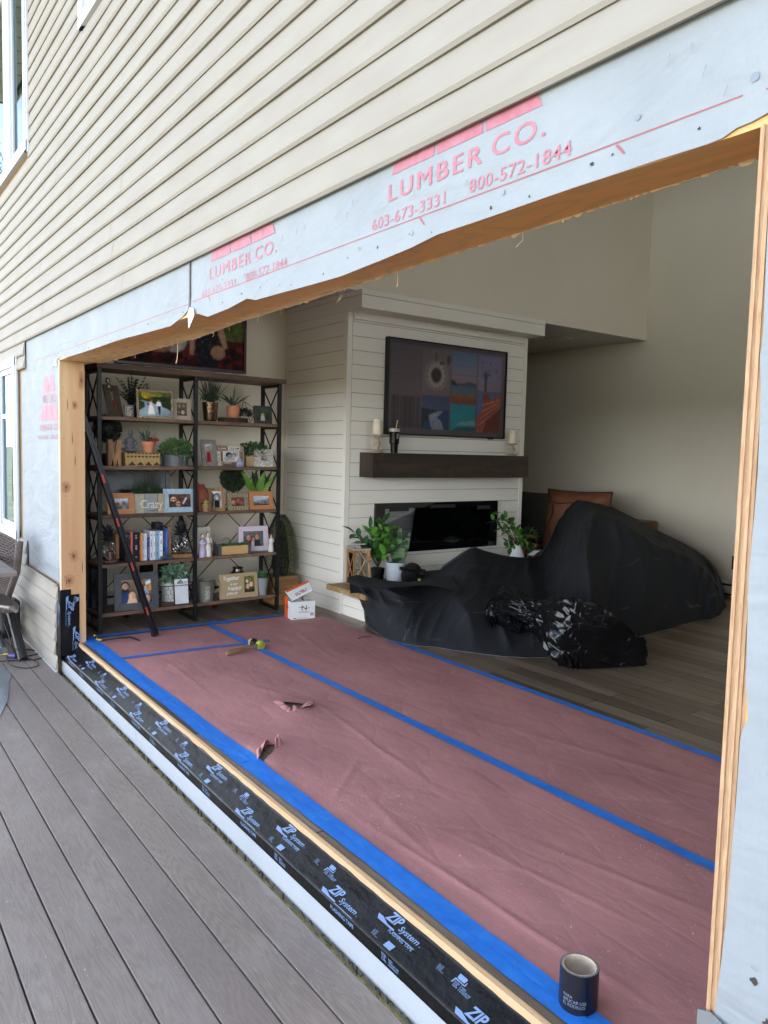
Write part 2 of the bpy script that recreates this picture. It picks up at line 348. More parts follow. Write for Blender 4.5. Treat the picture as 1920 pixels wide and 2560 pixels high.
def m_rosin():
    m, nt, b = base('red_rosin_paper')
    n = tex(nt, 'Noise', 1.6, (1, 1.6, 1), 6, .6); f = tex(nt, 'Noise', 260, (1, 1, 1), 3, .8); d = tex(nt, 'Noise', 5, (1, 1, 1), 9, .8)
    c = setmix(nt, ramp(nt, n.outputs['Fac'], .35, .68), rgb(192, 134, 130), rgb(164, 112, 110))
    c = setmix(nt, ramp(nt, f.outputs['Fac'], .35, .7, (0, 0, 0), (.4, .4, .4)), c, rgb(144, 100, 103))
    c = setmix(nt, ramp(nt, d.outputs['Fac'], .58, .72, (0, 0, 0), (.3, .3, .3)), c, rgb(214, 176, 176))
    d2 = tex(nt, 'Noise', 2.3, (1, 1, 1), 7, .7); c = setmix(nt, ramp(nt, d2.outputs['Fac'], .55, .75, (0, 0, 0), (.35, .35, .35)), c, rgb(140, 104, 102))
    nt.links.new(c, b.inputs['Base Color']); b.inputs['Roughness'].default_value = .72; w1 = bump(nt, b, f.outputs['Fac'], .15, .0006); vv = tex(nt, 'Voronoi', 3.2, (1, 1.7, 1), feature='DISTANCE_TO_EDGE'); w2 = bump(nt, b, ramp(nt, vv.outputs['Distance'], 0, .06), .18, .004, w1); v3 = tex(nt, 'Noise', 9, (1, 2, 1), 5, .7); bump(nt, b, v3.outputs['Fac'], .35, .006, w2); return m
def m_flashing():  # near-black tape with a slight random tone change
    m, nt, b = base('black_flashing_tape'); n = tex(nt, 'Noise', 7, (1, 1, 1), 5, .6); n2 = tex(nt, 'Noise', 26, (1, 3, 1), 3)
    nt.links.new(setmix(nt, ramp(nt, n.outputs['Fac'], .5, .75), rgb(9, 10, 12), rgb(24, 24, 27)), b.inputs['Base Color']); b.inputs['Roughness'].default_value = .3; b.inputs['Specular IOR Level'].default_value = .2
    w1 = bump(nt, b, n.outputs['Fac'], .5, .012); bump(nt, b, n2.outputs['Fac'], .25, .004, w1); return m
def m_blue():
    m, nt, b = base('blue_masking_tape'); n = tex(nt, 'Noise', 12, (1, 1, 1), 6, .7); f = tex(nt, 'Noise', 300, (1, .3, 1), 3)
    c = setmix(nt, ramp(nt, n.outputs['Fac'], .35, .7), rgb(44, 126, 214), rgb(30, 104, 196)); s = tex(nt, 'Noise', 50, (.4, 1, 1), 8, .8)
    c = setmix(nt, ramp(nt, s.outputs['Fac'], .66, .76, (0, 0, 0), (.45, .45, .45)), c, rgb(150, 185, 220))
    nt.links.new(c, b.inputs['Base Color']); b.inputs['Roughness'].default_value = .5; w = bump(nt, b, n.outputs['Fac'], .4, .004); bump(nt, b, f.outputs['Fac'], .2, .0005, w); return m
SIDING, WRAP, DECKM, FLOORM, ROSIN, ZIP, BLUE = m_siding(), m_wrap(), m_deck(), m_planks(), m_rosin(), m_flashing(), m_blue()
WALLM = m_wall('painted_wall', rgb(218, 209, 190), rgb(214, 205, 186)); CEILM = m_wall('painted_ceiling', rgb(205, 204, 198), rgb(200, 199, 192))
SHIP = m_wall('painted_shiplap', rgb(226, 221, 210), rgb(220, 215, 204))
WHITE = M('white_vinyl', rgb(186, 190, 194), .35, var=.04); LAM = WOOD('laminated_beam_wood', rgb(254, 222, 168), rgb(248, 202, 136), 'X', 26, .6, True, .4, c3=rgb(228, 168, 104))
LAMZ = WOOD('rough_jamb_wood', rgb(196, 166, 126), rgb(184, 148, 106), 'Z', 40, .65, False, .35, big=1.0, c3=rgb(168, 120, 84))
PLY = WOOD('plywood_edge', rgb(190, 158, 124), rgb(150, 112, 80), 'Z', 240, .7, False, .4)
STRIPM = WOOD('pale_pine_strip', rgb(206, 174, 136), rgb(188, 152, 112), 'X', 60, .6, False, .2)
BLACKM = M('black_metal', rgb(15, 15, 17), .45, .2, var=.1, bmp=.15, bs=300, bd=.0005)
RED = M('faded_red_ink', rgb(164, 92, 106), .6, var=.1, vs=30, c2=rgb(172, 112, 126)); REDL = M('red_line_ink', rgb(160, 84, 92), .6)
INKW = M('pale_blue_ink', rgb(112, 138, 178), .45, var=.06); DARKGAP = M('dark_gap', rgb(26, 24, 24), .8)

# ================================================================ ground, deck, sky surroundings
g = MB(); g.quad((-400, -400, -.95), (400, -400, -.95), (400, 400, -.95), (-400, 400, -.95))
tag(g.build('ground', M('lawn', rgb(150, 150, 122), .9, var=.25, vs=.6, detail=8)), kind='structure')
d = MB(); y = 1.262; k = 0
while y > -3.6:
    d.box(-13, 2.2, y - .1345, y, -.225, -.2, .003); y -= .1405
tag(d.build('deck', DECKM, loc=(0, 1.262 - .1405 * 40, -.225)), kind='structure')
s = MB(); s.box(-13, 2.2, -3.6, 1.24, -.42, -.26); s.box(-13, 2.2, -3.64, -3.605, -.9, -.2)
tag(s.build('deck_frame', WOOD('deck_joist_wood', rgb(120, 96, 62), rgb(90, 70, 46), 'X', 20, .8, False)), kind='structure')

# ================================================================ the house
HOUSE = thing('house', (-3, 1.3, -.9), 'beige vinyl sided house with its large wall opening cut bare to framing and house wrap', 'house')
W1 = (-8.6, -6.30, 3.555, 5.15); W2 = (-4.83, -3.40, 3.79, 5.15)
W4 = (-3.2, -1.4, 3.79, 5.15); W5 = (-1.2, .6, 3.79, 5.15); W3 = (-9.4, -6.845, .595, 2.092)  # first two are unseen, added to let light into the room
EXP = .1016
def siding(zbot, rows, xa, xb, holes=(), seed=0, ragged=0.):
    mb = MB()
    for r in range(rows):
        z0 = zbot + r * EXP; z1 = z0 + EXP; iv = [(xa, xb(r) if callable(xb) else xb)]
        for (h0, h1, hz0, hz1) in holes:
            if z0 < hz1 - .02 and z1 > hz0 + .02:
                nv = []
                for a, b in iv:
                    if h1 <= a or h0 >= b: nv.append((a, b)); continue
                    if a < h0: nv.append((a, h0))
                    if b > h1: nv.append((h1, b))
                iv = nv
        nv = []; rs = random.Random(r * 7 + seed)
        for a, b in iv:
            cuts = [a] + sorted(c for c in (rs.uniform(-10, -7) + 3.66 * k for k in range(5)) if a + .4 < c < b - .4) + [b]
            nv += [(p, q, i % 2) for i, (p, q) in enumerate(zip(cuts, cuts[1:]))]
        for a, b, lift in nv:
            a_ = a - (.02 if lift else 0); a = a_; n = max(2, int((b - a) / .25)); deep = .0175 if r % 2 == 0 else .0145
            def P(i, q):
                x = a + (b - a) * i / n + 0; wv = .0022 * nz(x, r * 3.7, seed, 1.1) - .0011 * lift; zz = .0022 * nz(x, r * 5.1, seed + 9, .8)
                return [(x, 1.268 + wv, z0 + .002 + zz), (x, 1.268 - deep * .62 + wv, z0 + zz), (x, 1.268 - deep + wv, z0 + .010 + zz), (x, 1.2682 - deep + wv, z0 + .02), (x, 1.268 - deep * .62 + wv, z0 + EXP * .62), (x, 1.268 - .001 + wv, z1 + .004)][q]
            Q = 6; vs = [P(i, q) for i in range(n + 1) for q in range(Q)]
            fs = [(i * Q + q, (i + 1) * Q + q, (i + 1) * Q + q + 1, i * Q + q + 1) for i in range(n) for q in range(Q - 1)]
            fs.append(tuple(range(Q)))
            fs.append(tuple(n * Q + q for q in range(Q))[::-1]); mb.add(vs, fs)
    return mb
sd_up = siding(2.181, 33, -10.5, 2.2, (W1, W2, W4, W5))
for r in (1, 2):                                                     # two courses left beside the lower window
    q = siding(2.181 - r * EXP, 1, -6.845 if r == 2 else -10.5, -6.535, (), r); sd_up.v += [v for v in q.v]; n0 = len(sd_up.v) - len(q.v); sd_up.f += [tuple(i + n0 for i in f) for f in q.f]; sd_up.mi += q.mi
o = sd_up.build('siding', SIDING, HOUSE); o['label'] = 'upper field of beige lap siding'
ends = [-5.565, -5.615, -5.60, -5.585, -5.58, -5.545]
lo = siding(-.197, 6, -10.5, lambda r: ends[r], (), 5)
for r in (6, 7): 
    q = siding(-.197 + EXP * r - .004, 1, -10.5, -6.54, (), r + 20); n0 = len(lo.v); lo.v += q.v; lo.f += [tuple(i + n0 for i in f) for f in q.f]; lo.mi += q.mi
lo.box(-6.53, -5.55, 1.250, 1.262, .405, .424, .002)
for i in range(34): lo.box(-6.5 + i * .028, -6.488 + i * .028, 1.2685, 1.2712, .43, .437)
o = lo.build('siding', SIDING, HOUSE); o['label'] = 'lower courses of siding cut ragged at their right ends'
t_ = MB(); t_.box(-10.5, -5.552, 1.244, 1.262, -.2, -.187, .002); t_.build('starter_strip', WHITE, HOUSE)
# sheathing behind everything
sh = MB(); sh.box(-10.5, -5.665, 1.277, 1.44, -.9, 2.2); sh.box(-10.5, 2.2, 1.281, 1.44, 2.205, 3.80); sh.box(-10.5, 2.2, 1.281, 1.44, 5.14, 5.5); sh.box(-10.5, -4.82, 1.281, 1.44, 3.8, 5.14); sh.box(-3.41, -3.19, 1.281, 1.44, 3.8, 5.14); sh.box(-1.41, -1.19, 1.281, 1.44, 3.8, 5.14); sh.box(.59, 2.2, 1.281, 1.44, 3.8, 5.14); sh.box(-.672, 2.2, 1.281, 1.44, -.9, 2.2)
sh.box(-5.66, -.70, 1.325, 1.44, -.9, -.10)
sh.build('sheathing', M('sheathing_board', rgb(150, 118, 78), .8, var=.2, vs=14), HOUSE)
# header beam over the opening
def yin(x): return interp(x, [(-5.5, 1.555), (-3.8, 1.555), (-3.2, 1.50), (-2.5, 1.478), (-1.9, 1.448), (-1.1, 1.42), (-.7, 1.402)])
hb = MB(); N = 90
for (a, b, z) in ((1.279, None, 1.957),):
    vs = []
    for i in range(N + 1):
        x = -5.5 + (4.84) * i / N; yy = yin(x) + .004 * nz(x, 3, 0, 7); zz = 1.957 + .003 * nz(x, 0, 0, 3)
        vs += [(x, 1.2785, zz), (x, (1.279 + yy) / 2, zz + .002), (x, yy, zz + .003), (x, yy, 2.2), (x, 1.2785, 2.2)]
    fs = [(i * 5 + q, (i + 1) * 5 + q, (i + 1) * 5 + (q + 1) % 5, i * 5 + (q + 1) % 5) for i in range(N) for q in range(5)]; hb.add(vs, fs)
hb.build('header_beam', LAM, HOUSE, smooth=False)
fr = MB(); rnd = random.Random(4)                                    # torn drywall paper and fibre along the inner edge
x = -5.45
while x < -.72:
    wd = rnd.uniform(.008, .05); hh = rnd.choice([.0015, .002, .003, .004, .009]) * rnd.uniform(.5, 1); yy = yin(x) + .003
    fr.add([(x, yy, 1.964), (x + wd, yy + .002, 1.964), (x + wd * rnd.uniform(.5, .9), yy - .004, 1.958 - hh), (x + wd * rnd.uniform(.1, .4), yy - .003, 1.958 - hh * rnd.uniform(.3, 1))], [(0, 1, 2, 3)]); x += wd * rnd.uniform(.5, 1.1)
for i in range(9):
    x = rnd.uniform(-5.2, -.8); p = Vector((x, yin(x) - .01, 1.955)); fr.tube([p, p + Vector((.004, 0, -.02)), p + Vector((rnd.uniform(-.02, .02), 0, -rnd.uniform(.02, .045)))], .0012, 4)
fr.tube([(-3.93, 1.5, 1.955), (-3.925, 1.5, 1.90), (-3.935, 1.5, 1.85), (-3.95, 1.5, 1.835)], .0022, 5); fr.tube([(-1.92, 1.43, 1.955), (-1.915, 1.43, 1.92), (-1.92, 1.43, 1.905)], .0016, 5)
fr.build('torn_edge', M('torn_paper', rgb(228, 205, 172), .85, var=.1), HOUSE)
ib = MB(); ib.grid(lambda u, v: (-5.6 + 7.7 * u, yin(-5.6 + 7.7 * u) + .0015 + (.16 * v if v > .5 else 0), 1.962 + 1.84 * v), 120, 6)
ib.grid(lambda u, v: (-5.5 + 4.8 * u, yin(-5.5 + 4.8 * u) + .001 + .012 * v, 1.9605), 120, 1); ib.build('drywall', WALLM, HOUSE)
# jambs
jl = MB(); jl.box(-5.66, -5.5, 1.281, 1.44, -.02, 1.956); jl.build('jamb_post', LAMZ, HOUSE)
KN = [M('knot_ring', rgb(180, 136, 98), .7, var=.2, vs=60), M('knot_mid', rgb(166, 114, 80), .7, var=.2, vs=80), M('knot_core', rgb(116, 74, 52), .7, var=.3, vs=90)]
rk = random.Random(12)
for (yy, zz, a, b_) in ((1.375, 1.66, .020, .035), (1.315, 1.10, .030, .045), (1.36, .62, .034, .05), (1.418, 1.83, .020, .07), (1.33, .45, .036, .05)):
    for k, s_ in enumerate((1, .6, .25)):
        q = MB(); q.add([(-5.4992 + k * .0004, yy + a * s_ * math.cos(t) * (1 + .12 * math.sin(3 * t + zz)), zz + b_ * s_ * math.sin(t) * (1 + .1 * math.cos(2 * t))) for t in np.linspace(0, 2 * PI, 22)[:-1]], [tuple(range(21))]); q.build('knot', KN[k], HOUSE)
q = MB()
for i in range(16):
    yy = rk.uniform(1.29, 1.43); z0 = rk.uniform(.4, 1.9); l = rk.uniform(.01, .14) if i < 6 else .006; q.add([(-5.4988, yy, z0), (-5.4988, yy + .003, z0 + l * .3), (-5.4988, yy + .001, z0 + l), (-5.4988, yy - .002, z0 + l * .5)], [(0, 1, 2, 3)])
q.build('wood_scars', M('dark_scar', rgb(78, 52, 38), .8), HOUSE)
jf = MB(); jf.box(-5.512, -5.4975, 1.272, 1.2805, .30, 1.957); jf.build('plywood_edge', M('pale_plywood', rgb(236, 214, 176), .7), HOUSE)
jr = MB()
for a, b, yy in ((-.704, -.697, 1.271), (-.697, -.690, 1.275), (-.690, -.683, 1.2715), (-.683, -.676, 1.2745), (-.676, -.668, 1.277)): jr.box(a, b, yy, 1.40, .395, 1.9565)
jr.build('jamb_post', PLY, HOUSE)
jb = MB(); jb.box(-.668, -.655, 1.274, 1.28, .4, 1.2); jb.box(-.668, -.66, 1.270, 1.28, 1.60, 1.95); jb.build('sheathing_edge', WOOD('strand_board', rgb(214, 168, 104), rgb(176, 126, 70), 'Z', 60, .8, False, .5), HOUSE)
jp = MB(); jp.add([(-.715, 1.262, .395), (-.69, 1.262, .405), (-.60, 1.25, .385), (-.52, 1.23, .36), (-.52, 1.25, .30), (-.715, 1.262, .2)], [(0, 1, 2, 3, 4, 5)][:1]); jp.box(-.715, -.60, 1.264, 1.276, -.12, .393)
jp.build('plastic_sheet', M('clear_grey_plastic', rgb(120, 122, 124), .2, var=.06), HOUSE)
# house wrap
def zb(x): return interp(x, [(-6.53, 1.962), (-5.55, 1.963), (-5.4, 1.968), (-5.2, 1.955), (-4.55, 1.953), (-4.18, 1.957), (-3.8, 1.948), (-3.42, 1.941), (-3.27, 1.965), (-3.19, 1.992), (-3.09, 1.952), (-3.0, 1.930), (-2.8, 1.936), (-2.64, 1.952), (-2.57, 1.936), (-2.18, 1.928), (-2.0, 1.925), (-1.78, 1.935), (-1.65, 1.942), (-1.54, 1.954), (-1.1, 1.957), (-.9, 1.957), (-.8, 1.955), (-.77, 1.957), (-.75, 1.966), (-.72, 1.968), (-.69, 1.975), (2.2, 1.975)])
hw = MB()
def wrapfn(x0, x1, zt, zbf, y0=1.2745, amp=.0010, lip=.003):
    def f(u, v):
        x = x0 + (x1 - x0) * u; b = zbf(x); z = b + (zt - b) * v; e = max(0, 1 - (z - b) / .05)
        return (x, y0 + amp * nz(x * 2.2, z * 6, 1.3) - lip * e * e * (.5 + .9 * nz(x, 7, 0, 4)) , z)
    return f
hw.grid(wrapfn(-3.182, 2.2, 2.21, zb), 420, 12)
hw.grid(wrapfn(-6.531, -3.194, 2.21, lambda x: zb(x) if x > -5.5 else 1.955), 300, 12)
hw.grid(wrapfn(-6.74, -5.513, 1.96, lambda x: .43 if x > -6.54 else .61, 1.2747, .0006, 0), 70, 90)
def wr(u, v):
    z = -.9 + 2.9 * v; xe = interp(z, [(.38, -.688), (.58, -.677), (.80, -.672), (.93, -.672), (.95, -.66), (1.02, -.668), (1.2, -.674), (1.38, -.671), (1.53, -.676), (1.57, -.681), (1.6, -.677), (1.95, -.682)]); x = xe + (2.2 - xe) * (u ** 2.0)
    return (x, 1.2725 - .003 * max(0, 1 - (x - xe) * 20) + .003 * nz(x * 3, z * 3, 4), z)
hw.grid(wr, 60, 150)
hw.build('house_wrap', WRAP, HOUSE, smooth=True)
fl = MB(); fl.add([(-3.20, 1.266, 1.965), (-3.178, 1.262, 1.90), (-3.13, 1.268, 1.952), (-3.12, 1.262, 1.975), (-3.17, 1.262, 1.99)], [(0, 1, 2), (0, 2, 3, 4)])
fl.add([(-5.55, 1.262, 1.965), (-5.575, 1.25, 1.92), (-5.53, 1.262, 1.94), (-5.52, 1.262, 1.97)], [(0, 1, 2, 3)]); fl.add([(-5.66, 1.2685, 1.905), (-5.60, 1.262, 1.925), (-5.53, 1.266, 1.918), (-5.52, 1.268, 1.935), (-5.60, 1.268, 1.93)], [(0, 1, 2, 3, 4)])
fl.build('wrap_flap', M('wrap_back', rgb(196, 204, 214), .5), HOUSE)
sm = MB(); sm.add([(-3.197, 1.2685, 2.205), (-3.180, 1.2685, 2.205), (-3.182, 1.2685, 2.12), (-3.179, 1.2685, 2.05), (-3.19, 1.2685, 1.985), (-3.2, 1.2685, 1.985), (-3.193, 1.2685, 2.06)], [tuple(range(7))]); sm.build('wrap_seam', M('seam_grey', rgb(96, 100, 112), .8), HOUSE)
# printing on the wrap
pl = MB(); YP = 1.2732; AX = (1, 0, 0); AZ = (0, 0, 1)
def pq(mb, pts): mb.add([(a, YP, b) for a, b in pts], [tuple(range(len(pts)))])
def logo(x0, zt, full=True, clip=9e9, top=2.2):
    # three-part roof bar
    pr = MB(); w_ = .548; hb_ = min(.112, top - zt); sl_ = .055 * hb_ / .112
    xa = [0, .184, .367, w_]
    for i in range(3):
        l, r = xa[i] + (.0 if i == 0 else .006), xa[i + 1] - (.0 if i == 2 else .004); ml = sl_ * (1 - 2 * l / w_) ; mr = sl_ * (1 - 2 * r / w_)
        pq(pr, [(x0 + l, zt), (min(x0 + r, clip), zt), (min(x0 + r + mr, clip), zt + hb_), (x0 + l + ml, zt + hb_)])
    for dx, dy in ((0, 0), (.0018, .00012), (.0036, .00024)): pr.text('LUMBER', (x0 - .014 + dx, YP - dy, zt - .069), AX, AZ, w=.373, h=.045, bold=0., sp=1.25)
    if clip > 1e8: pr.text('CO.', (x0 + .395, YP, zt - .067), AX, AZ, w=.165, h=.047, bold=.006, sp=1.15)
    else: pr.text('CO', (x0 + .425, YP, zt - .067), AX, AZ, w=.118, h=.047, bold=.006, sp=1.15)
    pr.text('603-673-3331', (x0 - .09, YP, zt - .131), AX, AZ, w=.32, h=.031, bold=.004, sp=1.06)
    if clip > 1e8: pr.text('800-572-1844', (x0 + .32, YP, zt - .129), AX, AZ, w=.315, h=.031, bold=.004, sp=1.06)
    else: pr.text('800-572-', (x0 + .33, YP, zt - .129), AX, AZ, w=.212, h=.032, bold=.006)
    if full:
        pr.text('MILFORD', (x0 + .082, YP, zt + .126), AX, AZ, w=.385, h=.06, bold=0.)
        pq(pr, [(x0 + .10, zt + .2), (x0 + .265, zt + .2), (x0 + .265, zt + .25), (x0 + .235, zt + .315), (x0 + .16, zt + .315)])
        pq(pr, [(x0 + .285, zt + .2), (x0 + .45, zt + .2), (x0 + .40, zt + .315), (x0 + .32, zt + .315), (x0 + .285, zt + .25)])
    pr.build('printed_logo', RED, HOUSE)
logo(-1.747, 2.156, False, top=2.192); logo(-2.972, 2.144, False, top=2.192); logo(-6.065, 1.555, True, clip=-5.518)
rn = random.Random(3)
for i in range(60):
    x = rn.uniform(-6.2, .3); z = zb(x) + rn.uniform(.005, .05)
for (x, z) in ((-.60, .66), (-.575, .86), (-.545, .5), (-6.36, 1.03), (-5.7, 1.01), (-.50, 1.14)):
    pr = MB()
    for k in range(5): pr.box(x, x + .012, YP, YP + .001, z + k * .0035, z + k * .0035 + .002)
    pr.build('printed_mark', RED, HOUSE)
for a, b in ((-6.29, -5.72), (-5.70, -3.2), (-3.178, -.74), (-.70, .6)):
    zz = 2.004 if b < -3.1 else 2.012
    pl.add([(a, YP + .0005, zz), (b, YP + .0005, zz + .004), (b, YP + .0005, zz + .007), (a, YP + .0005, zz + .003)], [(0, 1, 2, 3)])
for a in (-1.0, -3.0, -1.62): pl.add([(a, YP, 2.012), (a + .02, YP, 1.99), (a + .024, YP, 1.992), (a + .006, YP, 2.013)], [(0, 1, 2, 3)])
pl.build('printed_line', REDL, HOUSE)
# nail heads, holes and staples in the wrap
nh = MB(); st_ = MB()
def disc(mb, x, z, r, y=1.2728, jag=0.):
    n = 9; mb.add([(x + r * (1 + jag * rn.uniform(-1, 1)) * math.cos(2 * PI * k / n), y, z + r * (1 + jag * rn.uniform(-1, 1)) * math.sin(2 * PI * k / n)) for k in range(n)], [tuple(range(n))])
for i in range(34): x = -5.6 + i * .145 + rn.uniform(-.05, .05); disc(nh, x, zb(x) + rn.uniform(.012, .05), rn.uniform(.0018, .0045), jag=.4)
for i in range(46): disc(nh, rn.uniform(-6.65, -5.55), rn.uniform(.5, 1.9), rn.uniform(.002, .0036), jag=.2)
for z in (.62, .70, .5, .8, .44, .98): disc(nh, rn.uniform(-.65, -.52), z, rn.uniform(.004, .008), jag=.6)
nh.build('nail_holes', M('dark_hole', rgb(60, 52, 50), .8), HOUSE)
for (x, z) in ((-.61, 1.22), (-.60, 1.03), (-.588, 1.01), (-.59, .80), (-.72, 2.04), (-1.31, 2.0), (-1.65, 1.98), (-.95, 2.05), (-1.9, 1.99)): disc(st_, x, z, .008 if x > -.8 else .006, 1.2722)
for i in range(18): x = rn.uniform(-3.1, -.72); z = rn.uniform(2.02, 2.15); st_.tube([(x, 1.2665, z), (x + .004, 1.2665, z + .012), (x + .007, 1.2665, z + .016)], .0007, 4)
for i in range(10): x = rn.uniform(-.64, -.5); z = rn.uniform(.45, 1.5); st_.tube([(x, 1.2665, z), (x + .012, 1.2665, z - .002)], .0007, 4)
st_.build('nail_heads', M('galvanised_nail', rgb(128, 134, 142), .4, .6), HOUSE)
# windows, two of them unseen and added to light the room
GL = GLASS()
def window(x0, x1, z0, z1, mulls, rails=(), y=1.238, dark_back=True):
    f = MB(); b = .075
    f.box(x0, x1, y, 1.30, z0, z0 + b, .004); f.box(x0, x1, y, 1.30, z1 - b, z1, .004)
    f.box(x0, x0 + b, y + .001, 1.299, z0, z1, .004); f.box(x1 - b, x1, y + .001, 1.299, z0, z1, .004)
    f.box(x1 - .004, x1 + .03, 1.249, 1.262, z0 - .02, z1)
    for m0, m1 in mulls: f.box(m0, m1, y + .004, 1.298, z0 + b * .5, z1 - b * .5, .004)
    fo = f.build('window_frame', WHITE, HOUSE)
    xs = [x0 + b] + [q for m_ in mulls for q in m_] + [x1 - b]
    for i in range(0, len(xs), 2):
        a, c = xs[i], xs[i + 1]; s_ = MB(); t = .045
        s_.box(a, c, y + .02, y + .05, z0 + b, z0 + b + t, .003); s_.box(a, c, y + .02, y + .05, z1 - b - t, z1 - b, .003); s_.box(a, a + t, y + .021, y + .049, z0 + b + t, z1 - b - t); s_.box(c - t, c, y + .021, y + .049, z0 + b + t, z1 - b - t)
        for r in rails: s_.box(a + t, c - t, y + .022, y + .048, r - .018, r + .018)
        s_.build('sash', WHITE, fo)
        p = MB(); p.box(a + t, c - t, y + .034, y + .038, z0 + b + t, z1 - b - t); p.build('pane', GL, fo)
    if not dark_back: return
    bk = MB(); bk.box(x0 + b, x1 - b, 1.285, 1.29, z0 + b, z1 - b); bk.build('window_back', M('dim_back', rgb(70, 76, 80), .8, var=.1), fo)  # dark panel put in to stand for the dim room behind the glass
window(*W1, [(-7.15, -6.90)]); window(*W2, [], dark_back=False); window(*W4, [], dark_back=False); window(*W5, [], dark_back=False); window(*W3, [(-7.66, -7.56), (-8.6, -8.5)], (1.62,))
# roof, eave with slatted soffit, outer shell (shades the deck and closes the rooms but for an unseen opening added for light)
rf = MB(); rf.box(-10.6, 2.3, .62, 8.4, 5.5, 5.62); rf.add([(-10.6, .62, 5.62), (2.3, .62, 5.62), (2.3, 4.6, 7.0), (-10.6, 4.6, 7.0), (-10.6, 8.4, 5.62), (2.3, 8.4, 5.62)], [(0, 1, 2, 3), (3, 2, 5, 4), (0, 3, 4), (1, 5, 2)])
rf.build('roof', M('roof_shingles', rgb(84, 80, 78), .9, var=.2, vs=20), HOUSE)
ev = MB()
for i in range(44): ev.box(-10.5 + i * .29, -10.23 + i * .29, .66, 1.27, 5.482, 5.497)
ev.box(-10.6, 2.3, .60, .618, 5.44, 5.66); ev.build('eave_soffit', M('cream_soffit', rgb(212, 206, 188), .6), HOUSE)
os_ = MB(); os_.box(-10.5, 2.2, 8.2, 8.3, -.9, 5.5); os_.box(-10.5, -10.4, 1.45, 8.2, -.9, 5.5); os_.box(2.1, 2.2, 1.45, 8.2, -.9, .9); os_.box(2.1, 2.2, 1.45, 8.2, 4.9, 5.5); os_.box(2.1, 2.2, 1.45, 8.2, .9, 2.3); os_.box(2.1, 2.2, 1.45, 3.4, 2.3, 4.9); os_.box(2.1, 2.2, 5.0, 8.2, 2.3, 4.9); os_.build('outer_wall', SIDING, HOUSE)

# ---- sill: white board, flashing tape, strips
wb = MB(); wb.box(-5.6, -3.985, 1.2975, 1.32, -.212, -.10, .002); wb.box(-3.983, -.66, 1.2975, 1.32, -.212, -.10, .002)
tag(wb.build('sill_board', M('white_sill_board', rgb(166, 171, 177), .45, var=.05, vs=3, bmp=.05)), 'smooth white trim board running below the black flashing tape at the deck edge', 'trim board')
lg = MB(); lg.box(-5.6, -.66, 1.256, 1.305, -.27, -.243)
tag(lg.build('ledger_board', M('mottled_yellow_foam', rgb(186, 174, 112), .85, var=.3, vs=30, c2=rgb(120, 108, 66), bmp=.8, bs=40, bd=.006)), 'mottled yellow strip showing in the gap between deck and white board', 'strip')
lk = MB(); lk.box(-5.6, -.66, 1.3045, 1.312, -.245, -.2125)
rn = random.Random(8)
tag(lk.build('ledger_flashing', M('grey_flashing', rgb(176, 174, 158), .7, var=.2, vs=40)), 'thin grey flashing with dark scribbled marks under the white board', 'flashing')
mk = MB(); x = -5.55
while x < -.7:
    if rn.random() < .22: mk.box(x, x + .003, 1.3, 1.3043, -.243, -.2135)
    else:
        p = [(x + k * .007, 1.303, -.228 + rn.uniform(-.012, .012)) for k in range(rn.randint(3, 7))]; mk.tube(p, .0014, 4)
    x += rn.uniform(.02, .08)
for i in range(10): x = rn.uniform(-5.4, -1); mk.tube([(x + k * .012, 1.285 + rn.uniform(-.01, .01), -.24 + rn.uniform(0, .01)) for k in range(6)], .0018, 4)
tag(mk.build('debris', M('dark_debris', rgb(96, 86, 68), .9)), 'dark scraps caught in the gap along the deck edge', 'debris', kind='stuff')
ZT = thing('flashing_tape', (-3.1, 1.33, -.122), 'glossy black flashing tape with pale blue print covering the whole sill', 'flashing tape')
PROF = [(1.3185, -.119), (1.294, -.119), (1.2935, -.078), (1.2965, -.0735), (1.3195, -.0615), (1.3425, -.0495), (1.3655, -.0375), (1.3865, -.0262), (1.3885, -.0205), (1.392, -.0205)]
tp = MB(); NX = 260
def tpf(u, v):
    x = -5.6 + 4.92 * u; k = v * (len(PROF) - 1); i = min(int(k), len(PROF) - 2); f = k - i; a, b = PROF[i], PROF[i + 1]
    yy = a[0] + (b[0] - a[0]) * f; zz = a[1] + (b[1] - a[1]) * f; w_ = .0 if i < 3 else .0013 * nz(x * 6, yy * 30, 2)
    if i >= 7: zz += .008 * nz(x, 5, 0, 9) * 1
    return (x, yy, zz + w_)
tp.grid(tpf, NX, 36); tp.build('tape_strip', ZIP, ZT, smooth=True)
seam = MB(); 
def seamf(u, v): x = -5.5 + 4.8 * u; yy = 1.338 + .006 * nz(x, 1, 0, 1.2) + .044 * v; return (x, yy, -.0735 + (yy - 1.2965) * .5235 + .0016 + .0013 * nz(x * 6, yy * 30, 2))
seam.grid(seamf, 200, 4)
seam.build('tape_overlap', ZIP, ZT, smooth=True)
lt = MB(); lt.box(-5.499, -5.4955, 1.2715, 1.395, -.074, .352); lt.box(-5.499, -5.4957, 1.2715, 1.34, .352, .39); lt.box(-5.585, -5.4955, 1.2685, 1.2712, -.12, .385); lt.build('tape_upturn', ZIP, ZT)
def ZB(fn, *a, name="printed_logo", **k):
    m = MB(); fn(m, *a, **k); m.build(name, INKW, ZT)
